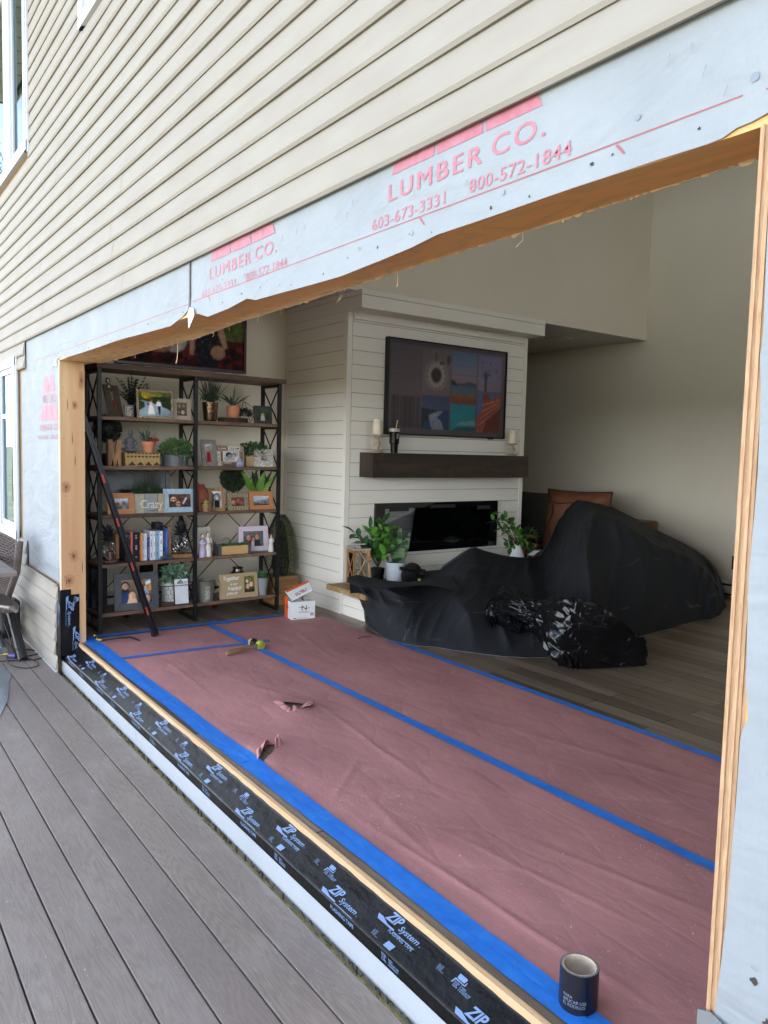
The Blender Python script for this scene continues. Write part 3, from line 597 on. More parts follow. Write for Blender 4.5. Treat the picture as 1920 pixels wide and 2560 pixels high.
def zlogo(mb, o, ax, ay, s=1.0, flash=None):
    """ZIP System wordmark, bar below-left"""
    o = Vector(o); ax = Vector(ax); ay = Vector(ay)
    mb.text('ZIP', o + ax * (.022 * s) + ay * (.012 * s), ax, ay, w=.075 * s, h=.036 * s, bold=.03, shear=.35)
    mb.text('System', o + ax * (.098 * s) + ay * (.002 * s), ax, ay, w=.10 * s, h=.027 * s, bold=.012, shear=.3)
    mb.text('TM', o + ax * (.203 * s) + ay * (.008 * s), ax, ay, w=.008 * s, h=.005 * s)
    mb.add([tuple(o + ax * a * s + ay * b * s) for a, b in ((-.012, .012), (.014, .012), (.05, .002), (.088, .002), (.088, -.004), (.0, -.004))], [(0, 1, 2, 5), (5, 2, 3, 4)])
    mb.add([tuple(o + ax * a * s + ay * b * s) for a, b in ((.09, -.004), (.20, -.004), (.20, -.006), (.09, -.006))], [(0, 1, 2, 3)])
def zicon(mb, o, ax, ay, s=1.0):
    o = Vector(o); ax = Vector(ax); ay = Vector(ay)
    P = lambda pts: mb.add([tuple(o + ax * a * s + ay * b * s) for a, b in pts], [tuple(range(len(pts)))])
    P([(-.016, .022), (.02, .022), (.024, .018), (.02, .004), (-.012, .004), (-.016, .008)]); P([(-.02, .002), (.026, .0), (.028, .012), (.031, .012), (.03, -.003), (-.016, -.003), (-.02, -.018), (-.026, -.018)])
    mb.text('ROLL\nTHE\nTAPE', o + ax * (-.014 * s) + ay * (-.026 * s), ax, ay, w=.026 * s, h=.02 * s, bold=.02)
    P([(.018, -.005), (.0195, -.005), (.0195, -.028), (.018, -.028)])
    mb.text('PARA\nAPLICAR USE\nEL RODILLO', o + ax * (.024 * s) + ay * (-.027 * s), ax, ay, w=.048 * s, h=.019 * s, bold=.02)
def zsmall(mb, o, ax, ay, s=1.0):
    mb.text('ESR #1473\nESR #1474\nESR #2227\nESR #3373\nULC ER-R40506', Vector(o), ax, ay, w=.038 * s, h=.022 * s, bold=.006)
RY = Vector((0, .886, .464)); RN = Vector((0, -.464, .886))
def rp(x, s_, e=.0024): return Vector((x, 1.2965, -.0735)) + RY * s_ + RN * e
def upper(m, x): zlogo(m, rp(x + .01, .058), AX, RY, .92); m.text('FLASHING TAPE', rp(x + .075, .0435), AX, RY, w=.115, h=.0095, bold=.012)
def lower(m, x): zlogo(m, rp(x + .01, .005, .0016), AX, RY, .92); m.text('FLASHING TAPE', (x + .075, 1.2925, -.098), AX, (0, 0, 1), w=.135, h=.014, bold=.012)
def iconB(m, x): m.add([tuple(rp(x + .375 + a, b, .0016)) for a, b in ((-.02, .006), (.014, .006), (.02, .026), (-.014, .026))], [(0, 1, 2, 3)]); m.text('ROLL\nTHE\nTAPE', (x + .36, 1.2925, -.107), AX, AZ, w=.026, h=.024, bold=.02); m.text('PARA\nAPLICAR USE\nEL RODILLO', (x + .395, 1.2925, -.108), AX, AZ, w=.05, h=.022, bold=.02)
x = -3.164 - .667 * 3
while x < -.8:
    if x > -5.5: ZB(upper, x)
    if x + .36 > -5.5 and x + .38 < -.8: ZB(zicon, rp(x + .375, .070), AX, RY, .8, name='printed_icon'); ZB(zsmall, rp(x + .29, .055), AX, RY, .8, name='small_print')
    x += .667
x = -3.436 - .674 * 3
while x < -.8:
    if x > -5.5: ZB(lower, x)
    if x + .42 < -.8 and x + .38 > -5.5: ZB(iconB, x, name='printed_icon'); ZB(zsmall, rp(x + .29, .008, .0016), AX, RY, .8, name='small_print')
    x += .674
ZB(zlogo, (-5.4945, 1.31, .335), (0, 0, -1), (0, 1, 0), 1.0); ZB(zlogo, (-5.4945, 1.355, .115), (0, 0, -1), (0, 1, 0), 1.0)
ZB(zlogo, (-5.56, 1.2675, .32), (0, 0, -1), (1, 0, 0), 1.0); ZB(zicon, (-5.4945, 1.375, .32), (0, 0, -1), (0, 1, 0), .7, name='printed_icon')
ws = MB()
def wsf(u, v):
    x = -5.5 + 4.85 * u; c_ = [(1.3885, -.024), (1.3885, .002), (1.40, .0035), (1.405, .0035)]; k = v * 3; i = min(int(k), 2); f = k - i
    return (x, c_[i][0] + (c_[i + 1][0] - c_[i][0]) * f + .0015 * nz(x, 0, 0, 2), c_[i][1] + (c_[i + 1][1] - c_[i][1]) * f)
ws.grid(wsf, 60, 3); ws.box(-5.5, -.7, 1.3905, 1.4045, -.08, .0025)
tag(ws.build('wood_strip', STRIPM), 'thin pale pine strip edging the indoor floor beside the black tape', 'wood strip')

# ================================================================ the room
XL, YB_, YF = -6.45, 7.408, 3.525
fl_ = MB(); fl_.quad((-10, 1.405, 0), (2, 1.405, 0), (2, YB_, 0), (-10, YB_, 0)); tag(fl_.build('floor', FLOORM, loc=(0, .03, 0)), kind='structure')
wl = MB(); wl.box(XL - .1, XL, 1.44, YF, -.02, 2.699); tag(wl.build('wall', WALLM), kind='structure')
wl = MB(); wl.box(-10, 2, YB_, YB_ + .1, -.02, 5.2); tag(wl.build('wall', WALLM), kind='structure')
wl = MB(); wl.box(2.0, 2.09, 1.45, YB_, -.02, .9); wl.box(2.0, 2.09, 1.45, YB_, 4.9, 5.2); wl.box(2.0, 2.09, 1.45, YB_, .9, 2.3); wl.box(2.0, 2.09, 1.45, 3.4, 2.3, 4.9); wl.box(2.0, 2.09, 5.0, YB_, 2.3, 4.9); wl.box(-10, -9.9, 5.2, YB_, -.02, 2.7); wl.box(-9.9, XL, 5.2, 5.3, -.02, 2.7); tag(wl.build('wall', WALLM), kind='structure')  # gap high in the right wall is unseen, added to light the room
wl = MB(); wl.box(-5.29, -5.275, 1.575, YB_, 2.70, 5.2); tag(wl.build('wall', WALLM), kind='structure')
ce = MB(); ce.box(-10, -5.29, 1.45, YB_, 2.70, 2.72); tag(ce.build('ceiling', CEILM), kind='structure')
ce = MB(); ce.box(-5.29, 2.0, 1.575, YB_, 5.2, 5.25); tag(ce.build('ceiling', CEILM), kind='structure')
# ceiling vent light in the soffit
vt = MB(); vt.box(-6.0, -5.72, 6.55, 6.72, 2.69, 2.6995, .002); vtz = tag(vt.build('ceiling_vent', M('vent_white', rgb(214, 214, 208), .5)), 'small flat white vent in the low ceiling beyond the fireplace wall', 'vent')
vl = MB()
for i in range(6): vl.box(-5.98, -5.74, 6.565 + i * .024, 6.575 + i * .024, 2.686, 2.6899)
vl.v = vl.v; oo = vl.build('slat', M('vent_white', (0, 0, 0)), vtz)
# baseboards and heaters
HB = M('heater_cream', rgb(196, 196, 190), .4)
def heater(x0, x1, y0, y1, label, axis):
    t = thing('baseboard_heater', ((x0 + x1) / 2, (y0 + y1) / 2, 0), label, 'heater')
    b_ = MB()
    if axis == 'Y': b_.prism([(x0, .03), (x1, .05), (x1, .125), (x1 - .012, .132), (x1 - .012, .15), (x0, .175)], y0, y1, 'XZ'); b_.build('casing', HB, t); s_ = MB(); s_.box(x1 - .012, x1 + .0015, y0 + .01, y1 - .01, .128, .146); s_.box(x1 - .03, x1 + .0015, y0 + .01, y1 - .01, .03, .05)
    else: b_.prism([(y1, .03), (y0, .05), (y0, .125), (y0 + .012, .132), (y0 + .012, .15), (y1, .175)], x0, x1, 'YZ'); b_.build('casing', HB, t); s_ = MB(); s_.box(x0 + .01, x1 - .01, y0 - .0015, y0 + .012, .128, .146); s_.box(x0 + .01, x1 - .01, y0 - .0015, y0 + .02, .03, .05)
    s_.build('vent_slot', DARKGAP, t)
heater(XL + .001, XL + .075, 1.6, 3.4, 'low cream baseboard heater along the wall behind the bookshelf', 'Y')
heater(-5.2, 1.9, YB_ - .075, YB_ - .001, 'low cream baseboard heater along the far wall right of the black tarp', 'X')
def outlet(name, c, w_, h_, ax, label, mat=None, cat='outlet'):
    b_ = MB(); x, y, z = c
    if ax == 'X': b_.box(x, x + .006, y - w_ / 2, y + w_ / 2, z - h_ / 2, z + h_ / 2, .002)
    else: b_.box(x - w_ / 2, x + w_ / 2, y - .006, y, z - h_ / 2, z + h_ / 2, .002)
    t = tag(b_.build(name, mat or BLACKM), label, cat)
    d_ = MB()
    for k in (-1, 1):
        if ax == 'X': d_.box(x + .006, x + .008, y - .016, y + .016, z + k * .02 - .014, z + k * .02 + .014, .001)
        else: d_.box(x - .016, x + .016, y - .008, y - .006, z + k * .02 - .014, z + k * .02 + .014, .001)
    d_.build('socket', M('socket_black', rgb(14, 14, 15), .3), t)
outlet('outlet_plate', (-4.075, YB_, .358), .09, .14, 'Y', 'black outlet plate on the grey far wall near the right edge of the opening')
outlet('outlet_plate', (XL, 2.19, .36), .12, .12, 'X', 'black outlet plate on the wall behind the shelf, nearer the charcoal frame')
outlet('outlet_plate', (XL, 2.34, .335), .10, .18, 'X', 'taller black outlet plate on the wall behind the shelf, above the wire basket')
# ---- fireplace wall
FP = thing('fireplace_wall', (-5.9, 4.6, 0), 'pale shiplap chimney breast with crown moulding, corner trim and low hearth bench', 'fireplace')
XF, YR = -5.4, 5.66
sp = MB(); P_ = .118
bk = MB(); bk.box(XL + .002, XF - .006, YF + .006, YR - .006, -.01, 2.69); bk.build('shiplap_gap', M('shiplap_groove', rgb(118, 116, 108), .8), FP)
z = 1.058 - .118 * 9
while z < 2.6:
    a, b = max(z + .002, 0), min(z + P_ - .002, 2.6)
    if b > a + .01:
        sp.box(XF - .02, XF, YF + .05, YR - .045, a, b, .0015); sp.box(XL + .002, XF - .03, YF, YF + .02, a, b, .0015)
    z += P_
sp.build('shiplap', SHIP, FP)
ct = MB(); ct.box(XF - .045, XF + .002, YF - .002, YF + .046, .0, 2.56, .002); ct.box(XF - .04, XF + .004, YR - .045, YR + .003, 0, 2.56, .002); ct.box(XL + .002, XL + .03, YF - .006, YF + .01, 0, 2.56, .002); ct.build('corner_trim', SHIP, FP)
cw = MB(); cw.box(XL + .003, -5.182, YF - .012, YR + .006, 2.552, 2.655, .002); cw.box(XL + .003, -5.180, YF - .014, YR + .008, 2.6585, 2.699, .002); cw.box(XF, XF + .03, YF + .05, YR - .05, 2.49, 2.5515, .004); cw.build('crown_moulding', SHIP, FP)
bs = MB(); bs.box(XL + .01, XF - .01, YF - .012, YF - .0005, 0, .03, .003); bs.build('baseboard', SHIP, FP)
hr = MB(); 
for k in range(3): hr.box(XF + .005, -4.80, YF + .0, YR + .05, k * .083 + .002 * (k > 0), (k + 1) * .083 - .001, .0015)
hr.build('hearth_base', SHIP, FP)
ht = MB(); ht.box(-5.30, -4.74, 3.30, YR + .1, .251, .296, .006); ht.build('hearth_board', WOOD('hearth_pine', rgb(176, 146, 100), rgb(136, 106, 68), 'Y', 30, .55, True), FP)
mt = MB(); mt.box(-5.398, -5.2, 3.67, 5.53, 1.175, 1.385, .006)
tag(mt.build('mantel_beam', WOOD('dark_stained_beam', rgb(66, 50, 40), rgb(44, 32, 26), 'Y', 22, .5, True, .5)), 'thick dark brown wooden mantel beam below the television', 'mantel')
# ================================================================ floor protection: red paper and blue tape
def inpoly(x, y, P):
    c = False; n = len(P)
    for i in range(n):
        a, b = P[i], P[(i + 1) % n]
        if (a[1] > y) != (b[1] > y) and x < (b[0] - a[0]) * (y - a[1]) / (b[1] - a[1]) + a[0]: c = not c
    return c
def fl9(a, b, z=0.): u, v = T(9, a, b); return atz(u, v, z)
H1 = [fl9(*p)[:2] for p in ((515, 325), (740, 345), (985, 378), (930, 430), (880, 482), (840, 455), (770, 440), (690, 490), (610, 420))]
H2 = [fl9(*p)[:2] for p in ((235, 1225), (395, 1205), (405, 1310), (330, 1420), (160, 1560), (0, 1645), (60, 1480), (120, 1370))]
def wrinkle(x, y):
    h = .003 * max(0, nz(x * 1.4, y * 4.5, 3)) + .0018 * max(0, nz(x * 3, y * 9, 9.5))
    for (x0, y0, x1, y1, a, wd) in ((-2.4, 1.60, -.95, 1.66, .011, .016), (-2.6, 1.75, -1.6, 1.6, .006, .02), (-4.3, 1.9, -3.2, 2.2, .006, .03), (-3.6, 2.15, -2.2, 2.0, .007, .02), (-1.9, 2.0, -1.0, 2.2, .007, .02), (-5.2, 2.9, -4.2, 2.7, .006, .02), (-3.0, 2.7, -1.4, 3.1, .007, .025), (-2.1, 1.8, -1.2, 1.95, .006, .015), (-4.9, 1.75, -3.9, 1.7, .005, .02), (-2.8, 1.95, -2.45, 1.55, .007, .015)):
        dx, dy = x1 - x0, y1 - y0; t = ((x - x0) * dx + (y - y0) * dy) / (dx * dx + dy * dy); tc_ = min(1, max(0, t)); d = math.hypot(x - x0 - dx * tc_, y - y0 - dy * tc_ + .02 * nz(x * 3, y * 3, 5))
        h += .27 * a * (math.exp(-(d / wd) ** 2) + .6 * math.exp(-abs(d) / wd * 2.2)) * math.sin(PI * min(1, max(0.02, t)))
    for P, r in ((H1, .10), (H2, .10)):
        cx = sum(p[0] for p in P) / len(P); cy = sum(p[1] for p in P) / len(P); d = math.hypot((x - cx) * .6, y - cy); h += .012 * math.exp(-(d / r) ** 2)
    return h
def paper(x0, x1, y0, y1, nx, ny, label):
    mb = MB()
    def f(u, v):
        x = x0 + (x1 - x0) * u; y = y0 + (y1 - y0) * v; e = min(1, min(v, 1 - v) * (y1 - y0) / .06, u * (x1 - x0) / .05 + .02)
        return (x, y, .0035 + wrinkle(x, y) * max(0, e))
    mb.grid(f, nx, ny, lambda u, v: not (inpoly(x0 + (x1 - x0) * u, y0 + (y1 - y0) * v, H1) or inpoly(x0 + (x1 - x0) * u, y0 + (y1 - y0) * v, H2)))
    return tag(mb.build('floor_paper', ROSIN, smooth=True), label, 'paper', 'sheets of red paper taped to the floor')
PA = paper(-5.56, -.3, 1.49, 2.405, 520, 110, 'dusty red floor paper sheet nearest the black tape, torn open in two places')
PB = paper(-5.56, -.3, 2.4, 3.325, 300, 60, 'red floor paper sheet between the middle blue line and the black tarp')
# curled flaps round the tears
def flap(pts_base, pts_tip, lift, n=10):
    mb = MB()
    def f(u, v):
        k = u * (len(pts_base) - 1); i = min(int(k), len(pts_base) - 2); q = k - i
        a = [pts_base[i][j] + (pts_base[i + 1][j] - pts_base[i][j]) * q for j in (0, 1)]; b = [pts_tip[i][j] + (pts_tip[i + 1][j] - pts_tip[i][j]) * q for j in (0, 1)]
        x = a[0] + (b[0] - a[0]) * v; y = a[1] + (b[1] - a[1]) * v
        return (x + .004 * math.sin(u * 9) * v, y, .006 + wrinkle(x, y) * .5 + lift * math.sin(v * PI * .6) * (.7 + .3 * math.sin(u * 11)))
    mb.grid(f, 14, 8); return mb
def P9(*ps): return [fl9(*p)[:2] for p in ps]
f1 = flap(P9((890, 485), (940, 440), (985, 385)), P9((1130, 455), (1190, 400), (1130, 320)), .022)
f2 = flap(P9((515, 330), (690, 340), (860, 360), (985, 378)), P9((560, 335), (720, 380), (860, 385), (960, 385)), -.0); 
f3 = flap(P9((345, 310), (450, 420), (610, 535)), P9((515, 330), (620, 415), (688, 475)), .012)
f4 = flap(P9((620, 540), (760, 560), (895, 520)), P9((690, 490), (770, 440), (880, 485)), .014)
f5 = flap(P9((0, 1330), (120, 1210), (240, 1120)), P9((20, 1620), (130, 1420), (262, 1150)), .03)
f6 = flap(P9((390, 1320), (470, 1250), (560, 1180)), P9((392, 1040 + 120), (430, 1075 + 60), (480, 1100 + 20)), .035)
for f_, n_ in ((f1, 1), (f3, 2), (f4, 3), (f5, 4), (f6, 5)): f_.build('torn_flap', ROSIN, PA, smooth=True)
def tapestrip(p0, p1, w_, label, seed=0, z=.0062, wob=.004, rag=.003, name='blue_tape'):
    mb = MB(); p0 = Vector((*p0, 0)); p1 = Vector((*p1, 0)); d = p1 - p0; n = Vector((-d.y, d.x, 0)).normalized(); NU = max(6, int(d.length / .02))
    def f(u, v):
        p = p0 + d * u; c = wob * nz(d.length * u * 1.5, seed, 0) + rag * nz(d.length * u * 12, seed + v * 31, 4) * (1 if v in (0., 1.) else .3)
        q = p + n * ((v - .5) * w_ + c); return (q.x, q.y, z + min(wrinkle(q.x, q.y), .02) * .8 + .0012 * nz(q.x * 14, q.y * 40, seed))
    mb.grid(f, NU, 6); return tag(mb.build(name, BLUE, smooth=True), label, 'tape', 'strips of blue painter tape on the floor')
tapestrip((-5.57, 1.47), (-2.93, 1.478), .10, 'far length of wide blue tape running beside the black flashing tape', 1, wob=.008)
tapestrip((-2.99, 1.478), (-.5, 1.482), .092, 'near length of wide blue tape, under the tape roll', 2, .0075, .008)
tapestrip((-2.9, 1.497), (-.5, 1.500), .05, 'second overlapping run on the near blue tape, along its paper edge', 12, .0095, .004)
tapestrip((-5.3, 1.458), (-3.0, 1.462), .048, 'second overlapping run on the far blue tape, along its outer edge', 14, .0085, .004)
tapestrip((-5.55, 2.385), (-.5, 2.42), .056, 'long blue tape line dividing the two sheets of red paper', 3, .0085)
tapestrip((-4.95, 1.49), (-4.885, 2.56), .04, 'narrow blue tape crossing the near sheet below the mallet', 4, .0078)
tapestrip((-5.60, 1.45), (-5.585, 3.14), .055, 'blue tape along the end of the paper in front of the bookshelf', 5, .009)
tapestrip((-4.45, 3.325), (-.5, 3.318), .05, 'blue tape edging the red paper beside the bare wood floor', 6, .0085)
tapestrip((-5.66, 2.45), (-5.50, 2.52), .045, 'short blue tape scrap near the middle leg of the bookshelf', 7, .0105)
# dust and wood chips
def flecks(name, n, reg, zf, label, size=(.001, .004), mat=None, seed=1, exc=None):
    r_ = random.Random(seed); mb = MB()
    cl = [(r_.uniform(reg[0], reg[1]), r_.uniform(reg[2], reg[3])) for _ in range(14)]
    for i in range(n):
        if r_.random() < .5: c = r_.choice(cl); x = r_.gauss(c[0], .14); y = r_.gauss(c[1], .10)
        else: x = r_.uniform(reg[0], reg[1]); y = r_.uniform(reg[2], reg[3])
        if not (reg[0] < x < reg[1] and reg[2] < y < reg[3]): continue
        s_ = r_.uniform(*size) * (1 if r_.random() < .93 else 1.8); a = r_.uniform(0, PI); l = s_ * r_.uniform(.5, 2.2); z = zf(x, y) + .0025
        c_, s2 = math.cos(a), math.sin(a)
        mb.add([(x + c_ * l * p + s2 * s_ * q * .5, y + s2 * l * p - c_ * s_ * q * .5, z + .001 * (p > 0)) for p, q in ((-.5, -.5), (.5, -.4), (.5, .5), (-.5, .4))], [(0, 1, 2, 3)])
    tag(mb.build(name, mat), label, 'debris', kind='stuff')
DUST = M('pale_wood_dust', rgb(228, 214, 200), .9)
flecks('dust', 2600, (-5.4, -.8, 1.53, 3.3), lambda x, y: .0045 + wrinkle(x, y), 'pale dust and wood chips scattered on the red paper', (.0009, .0030), DUST, 3)
flecks('dust', 1500, (-5.2, -1.2, .3, 1.24), lambda x, y: -.2, 'pale dust and chips scattered on the grey deck', (.0008, .0022), M('white_dust', rgb(222, 220, 216), .9), 5)
flecks('dust', 160, (-5.4, -.8, 1.40, 1.52), lambda x, y: .010, 'pale dust on the floor edge and blue tape', (.0008, .002), DUST, 7)
flecks('dust', 90, (-6.1, -5.6, 1.5, 3.2), lambda x, y: 0, 'pale dust on the floor under the bookshelf', (.0015, .004), DUST, 9)

# ================================================================ black tarp over the sofa
def m_tarp():
    m, nt, b = base('black_tarp_fabric'); b.inputs['Roughness'].default_value = .85
    n = tex(nt, 'Noise', 2.4, (1, 1, 1), 6, .65); c = setmix(nt, ramp(nt, n.outputs['Fac'], .35, .7), rgb(15, 17, 23), rgb(22, 24, 31))
    wv = tex(nt, 'Wave', 1.55, (1, .25, .3), 2, wave_type='BANDS'); wv.inputs['Distortion'].default_value = 1.6; wv.inputs['Detail Scale'].default_value = .6
    br = tex(nt, 'Noise', 3.0, (1, 1, 1), 6, .8); ln = ramp(nt, wv.outputs['Fac'], .9965, .9995); bk_ = ramp(nt, br.outputs['Fac'], .5, .62)
    mu = node(nt, 'ShaderNodeMath', operation='MULTIPLY'); nt.links.new(ln, mu.inputs[0]); nt.links.new(bk_, mu.inputs[1]); m3 = node(nt, 'ShaderNodeMath', operation='MULTIPLY'); m3.inputs[1].default_value = .22; nt.links.new(mu.outputs[0], m3.inputs[0])
    c = setmix(nt, m3.outputs[0], c, rgb(150, 150, 150))
    nt.links.new(c, b.inputs['Base Color']); f = tex(nt, 'Noise', 320, (1, 1, 1), 2); w1 = bump(nt, b, f.outputs['Fac'], .2, .0005)
    n3 = tex(nt, 'Noise', 5.5, (1, 1, 1), 4); bump(nt, b, n3.outputs['Fac'], .35, .02, w1); return m
TARP = m_tarp()
COLS = [  # floor contact pixel, crest pixel, crest y, mid-height fraction, mid height boost
    ((918, 1560), (872, 1441), 3.17, .5, .0), ((936, 1580), (905, 1450), 3.28, .5, .05), ((965, 1597), (950, 1456), 3.42, .5, .10), ((1010, 1611), (1010, 1460), 3.62, .5, .10),
    ((1060, 1617), (1065, 1447), 3.95, .5, .12), ((1120, 1624), (1125, 1407), 4.25, .5, .08), ((1185, 1634), (1182, 1371), 4.55, .5, .04), ((1240, 1640), (1215, 1377), 4.8, .5, .0),
    ((1290, 1645), (1260, 1388), 5.05, .5, .0), ((1350, 1646), (1310, 1393), 5.35, .5, .0), ((1400, 1642), (1352, 1386), 5.7, .5, .03), ((1425, 1645), (1385, 1330), 6.15, .45, .12),
    ((1460, 1635), (1410, 1270), 6.5, .42, .22), ((1500, 1618), (1434, 1236), 6.75, .40, .32), ((1545, 1602), (1490, 1251), 6.78, .38, .38), ((1600, 1590), (1560, 1282), 6.8, .36, .40),
    ((1660, 1574), (1640, 1324), 6.82, .34, .38), ((1715, 1558), (1710, 1358), 6.85, .32, .34), ((1758, 1549), (1755, 1386), 6.88, .3, .30), ((1785, 1545), (1786, 1416), 6.9, .3, .22), ((1806, 1530), (1805, 1455), 6.92, .3, .1), ((1812, 1508), (1812, 1500), 6.95, .3, .0)]
def crspl(a, b, c, d, t): return [.5 * ((2 * q) + (-p + r) * t + (2 * p - 5 * q + 4 * r - s_) * t * t + (-p + 3 * q - 3 * r + s_) * t ** 3) for p, q, r, s_ in zip(a, b, c, d)]
CB = []
for (fp, tp_, ty, mf, mb_) in COLS:
    B = atz(fp[0], fp[1], .004); Tt = aty(tp_[0], tp_[1], ty); CB.append((B[0], B[1], B[2], Tt[0], Tt[1], Tt[2], mf, mb_))
def tarp_pt(u, v):
    k = u * (len(CB) - 1); i = min(int(k), len(CB) - 2); t = k - i; g = lambda j: CB[max(0, min(len(CB) - 1, j))]
    q = crspl(g(i - 1), g(i), g(i + 1), g(i + 2), t); B = Vector(q[:3]); C = Vector(q[3:6]); mf, mbo = q[6], q[7]
    if v <= .72:
        s_ = v / .72; Mi = B.lerp(C, mf); Mi.z = B.z + (C.z - B.z) * min(1, .55 + mbo)
        if s_ < .5:
            a = s_ * 2; p = B.lerp(Mi, a); p.z = B.z + (Mi.z - B.z) * (.45 * math.sin(a * PI / 2) + .55 * a)
        else:
            a = (s_ - .5) * 2; p = Mi.lerp(C, a)
        am = min(1, s_ * 6) * min(1, (1 - s_) * 5)
        tri = lambda q: abs((q % 1.) * 2 - 1)
        p.z += am * (.035 * nz(p.x * 1.4, p.y * 1.4, 2) + .012 * nz(p.x * 4, p.y * 3, 7))
        q1 = u * 11 + .9 * nz(u * 4, s_ * 2.2, 3) + .5 * s_; q2 = u * 23 - 1.6 * s_ + 1.1 * nz(u * 6, s_ * 3, 9)
        f1 = (tri(q1) ** 2.2 - .3) * .085 * (.35 + .65 * abs(nz(u * 5, s_ * 2, 5)) * 2); f2 = (tri(q2) ** 3 - .25) * .035 * max(0, .3 + nz(u * 7, s_ * 3, 12) * 1.6)
        q3 = s_ * 3.2 + 2.2 * nz(u * 5, s_ * 1.5, 21); f3 = (tri(q3) ** 3 - .25) * .04 * max(0, nz(u * 4, s_ * 2, 31) * 2)
        d_ = am * (f1 + f2 + f3); p.y -= d_; p.x += d_ * .7; p.z += d_ * .35
        if v < .05: p.x += .02 * nz(u * 30, 3, 1); p.y += .02 * nz(u * 26, 3, 8)
    else:
        a = (v - .72) / .28; p = C.copy(); dn = Vector((-.35 if u > .5 else -.10 - .5 * min(1, u * 4), .10 if u > .5 else .12, 0)); p = p + dn * a; p.z = max(.0 if u > .5 else .305 if p.x < -4.72 else .01, C.z * (1 - a) - .02 * a)
        if u > .5: p.y = min(p.y, 7.25)
        if u < .5: p.z = max(p.z, .30) if p.x < -4.74 else p.z
    return tuple(p)
tb = MB(); tb.grid(tarp_pt, 260, 110)
TP = thing('tarp', (-4.2, 5, 0), 'large black fabric tarp draped over the sofa, spilling forward onto the wood floor', 'tarp')
tb.build('cloth', TARP, TP, smooth=True)
# pale hems that show along its open edges
HEM = M('hem_grey', rgb(84, 82, 80), .8)
hm = MB(); hm.tube([tuple(Vector(tarp_pt(u / 100, .72)) + Vector((.004, -.01, .004))) for u in range(47, 63)], .011, 6); hm.build('hem', HEM, TP, smooth=True); hm = MB()
hm.tube([tuple(Vector(tarp_pt(u / 200, .72)) + Vector((.0, -.01, .004))) for u in range(44, 61)], .008, 6); hm.build('hem', HEM, TP, smooth=True); hm = MB()
hm.tube([tuple(Vector(tarp_pt(0, v / 30)) + Vector((0, -.004, .0))) for v in range(0, 22)], .008, 6); hm.build('hem', HEM, TP, smooth=True); hm = MB()
hm.tube([tuple(Vector(tarp_pt(u / 100, .0)) + Vector((0, -.002, .004))) for u in range(0, 62)], .004, 6); hm.build('hem', HEM, TP, smooth=True)
# folded-over lip lying on the hearth (left tip)
lp = MB()
def lipf(u, v):
    a = Vector(aty(*[(862, 1447), (905, 1437), (960, 1450), (1020, 1458), (1080, 1452), (1120, 1462)][min(5, int(u * 5.001))], [3.2, 3.34, 3.55, 3.7, 3.95, 4.1][min(5, int(u * 5.001))]))
    k = u * 5; i = min(4, int(k)); t = k - i; Pp = [((868, 1444), 3.16), ((893, 1437), 3.3), ((960, 1450), 3.55), ((1020, 1456), 3.72), ((1075, 1448), 3.95), ((1125, 1440), 4.1)]
    Q = [((868, 1456), 3.10), ((905, 1470), 3.1), ((960, 1470), 3.25), ((1010, 1466), 3.4), ((1070, 1462), 3.6), ((1150, 1478), 3.75)]
    p0 = Vector(aty(*Pp[i][0], Pp[i][1])).lerp(Vector(aty(*Pp[i + 1][0], Pp[i + 1][1])), t); q0 = Vector(aty(*Q[i][0], Q[i][1])).lerp(Vector(aty(*Q[i + 1][0], Q[i + 1][1])), t)
    p = p0.lerp(q0, v); p.z += .012 * math.sin(v * PI) + .006 * nz(u * 6, v * 3, 3); return tuple(p)
lp.grid(lipf, 50, 12); lp.build('folded_edge', TARP, TP, smooth=True)
tg = MB(); a = Vector(aty(1318, 1388, 5.3)); b_ = Vector(aty(1348, 1376, 5.35)); c_ = Vector(aty(1338, 1386, 5.25)); tg.add([tuple(Vector(aty(1318, 1388, 5.2))), tuple(Vector(aty(1334, 1389, 5.15))), tuple(Vector(aty(1350, 1376, 5.25))), tuple(Vector(aty(1334, 1376, 5.3)))], [(0, 1, 2, 3)])
tg.build('care_label', M('white_label', rgb(214, 216, 224), .5, var=.15, vs=80), TP)
# sofa cushions behind
cu_ = MB(); 
def cushion(mb, c, w_, h_, d_, rz, rx, puff=1.0, seed=0):
    m_ = place(c, rz, rx); old = mb.m; mb.m = m_
    def f(u, v, sgn):
        a, b = u * 2 - 1, v * 2 - 1; e = (1 - a ** 4) * (1 - b ** 4); ca = a * (1 - .05 * b * b * 0) ; pinch = 1 - .06 * (1 - abs(a)) * abs(b) ** 3
        return (a * w_ / 2 * (1 - .05 * (1 - b * b) ** 1), sgn * d_ / 2 * (max(0, e) ** .45) * puff + .008 * nz(a * 3, b * 3, seed), h_ / 2 + b * h_ / 2 * (1 - .06 * (1 - a * a)))
    mb.grid(lambda u, v: f(u, v, -1), 22, 22); mb.grid(lambda u, v: f(u, v, 1), 22, 22)
    ed = [(u * 2 - 1, -1) for u in np.linspace(0, 1, 12)] + [(1, v * 2 - 1) for v in np.linspace(0, 1, 12)] + [(1 - u * 2, 1) for u in np.linspace(0, 1, 12)] + [(-1, 1 - v * 2) for v in np.linspace(0, 1, 12)]
    mb.m = old; pts = []
    for a, b in ed: pts.append(m_ @ Vector((a * w_ / 2 * (1 - .05 * (1 - b * b)), 0, h_ / 2 + b * h_ / 2 * (1 - .06 * (1 - a * a)))))
    return pts
LEA = M('brown_leather', rgb(120, 72, 46), .5, var=.2, vs=6, bmp=.35, bs=26, bd=.006); DKL = M('dark_piping', rgb(38, 26, 22), .6)
c0 = aty(1412, 1330, 6.3)
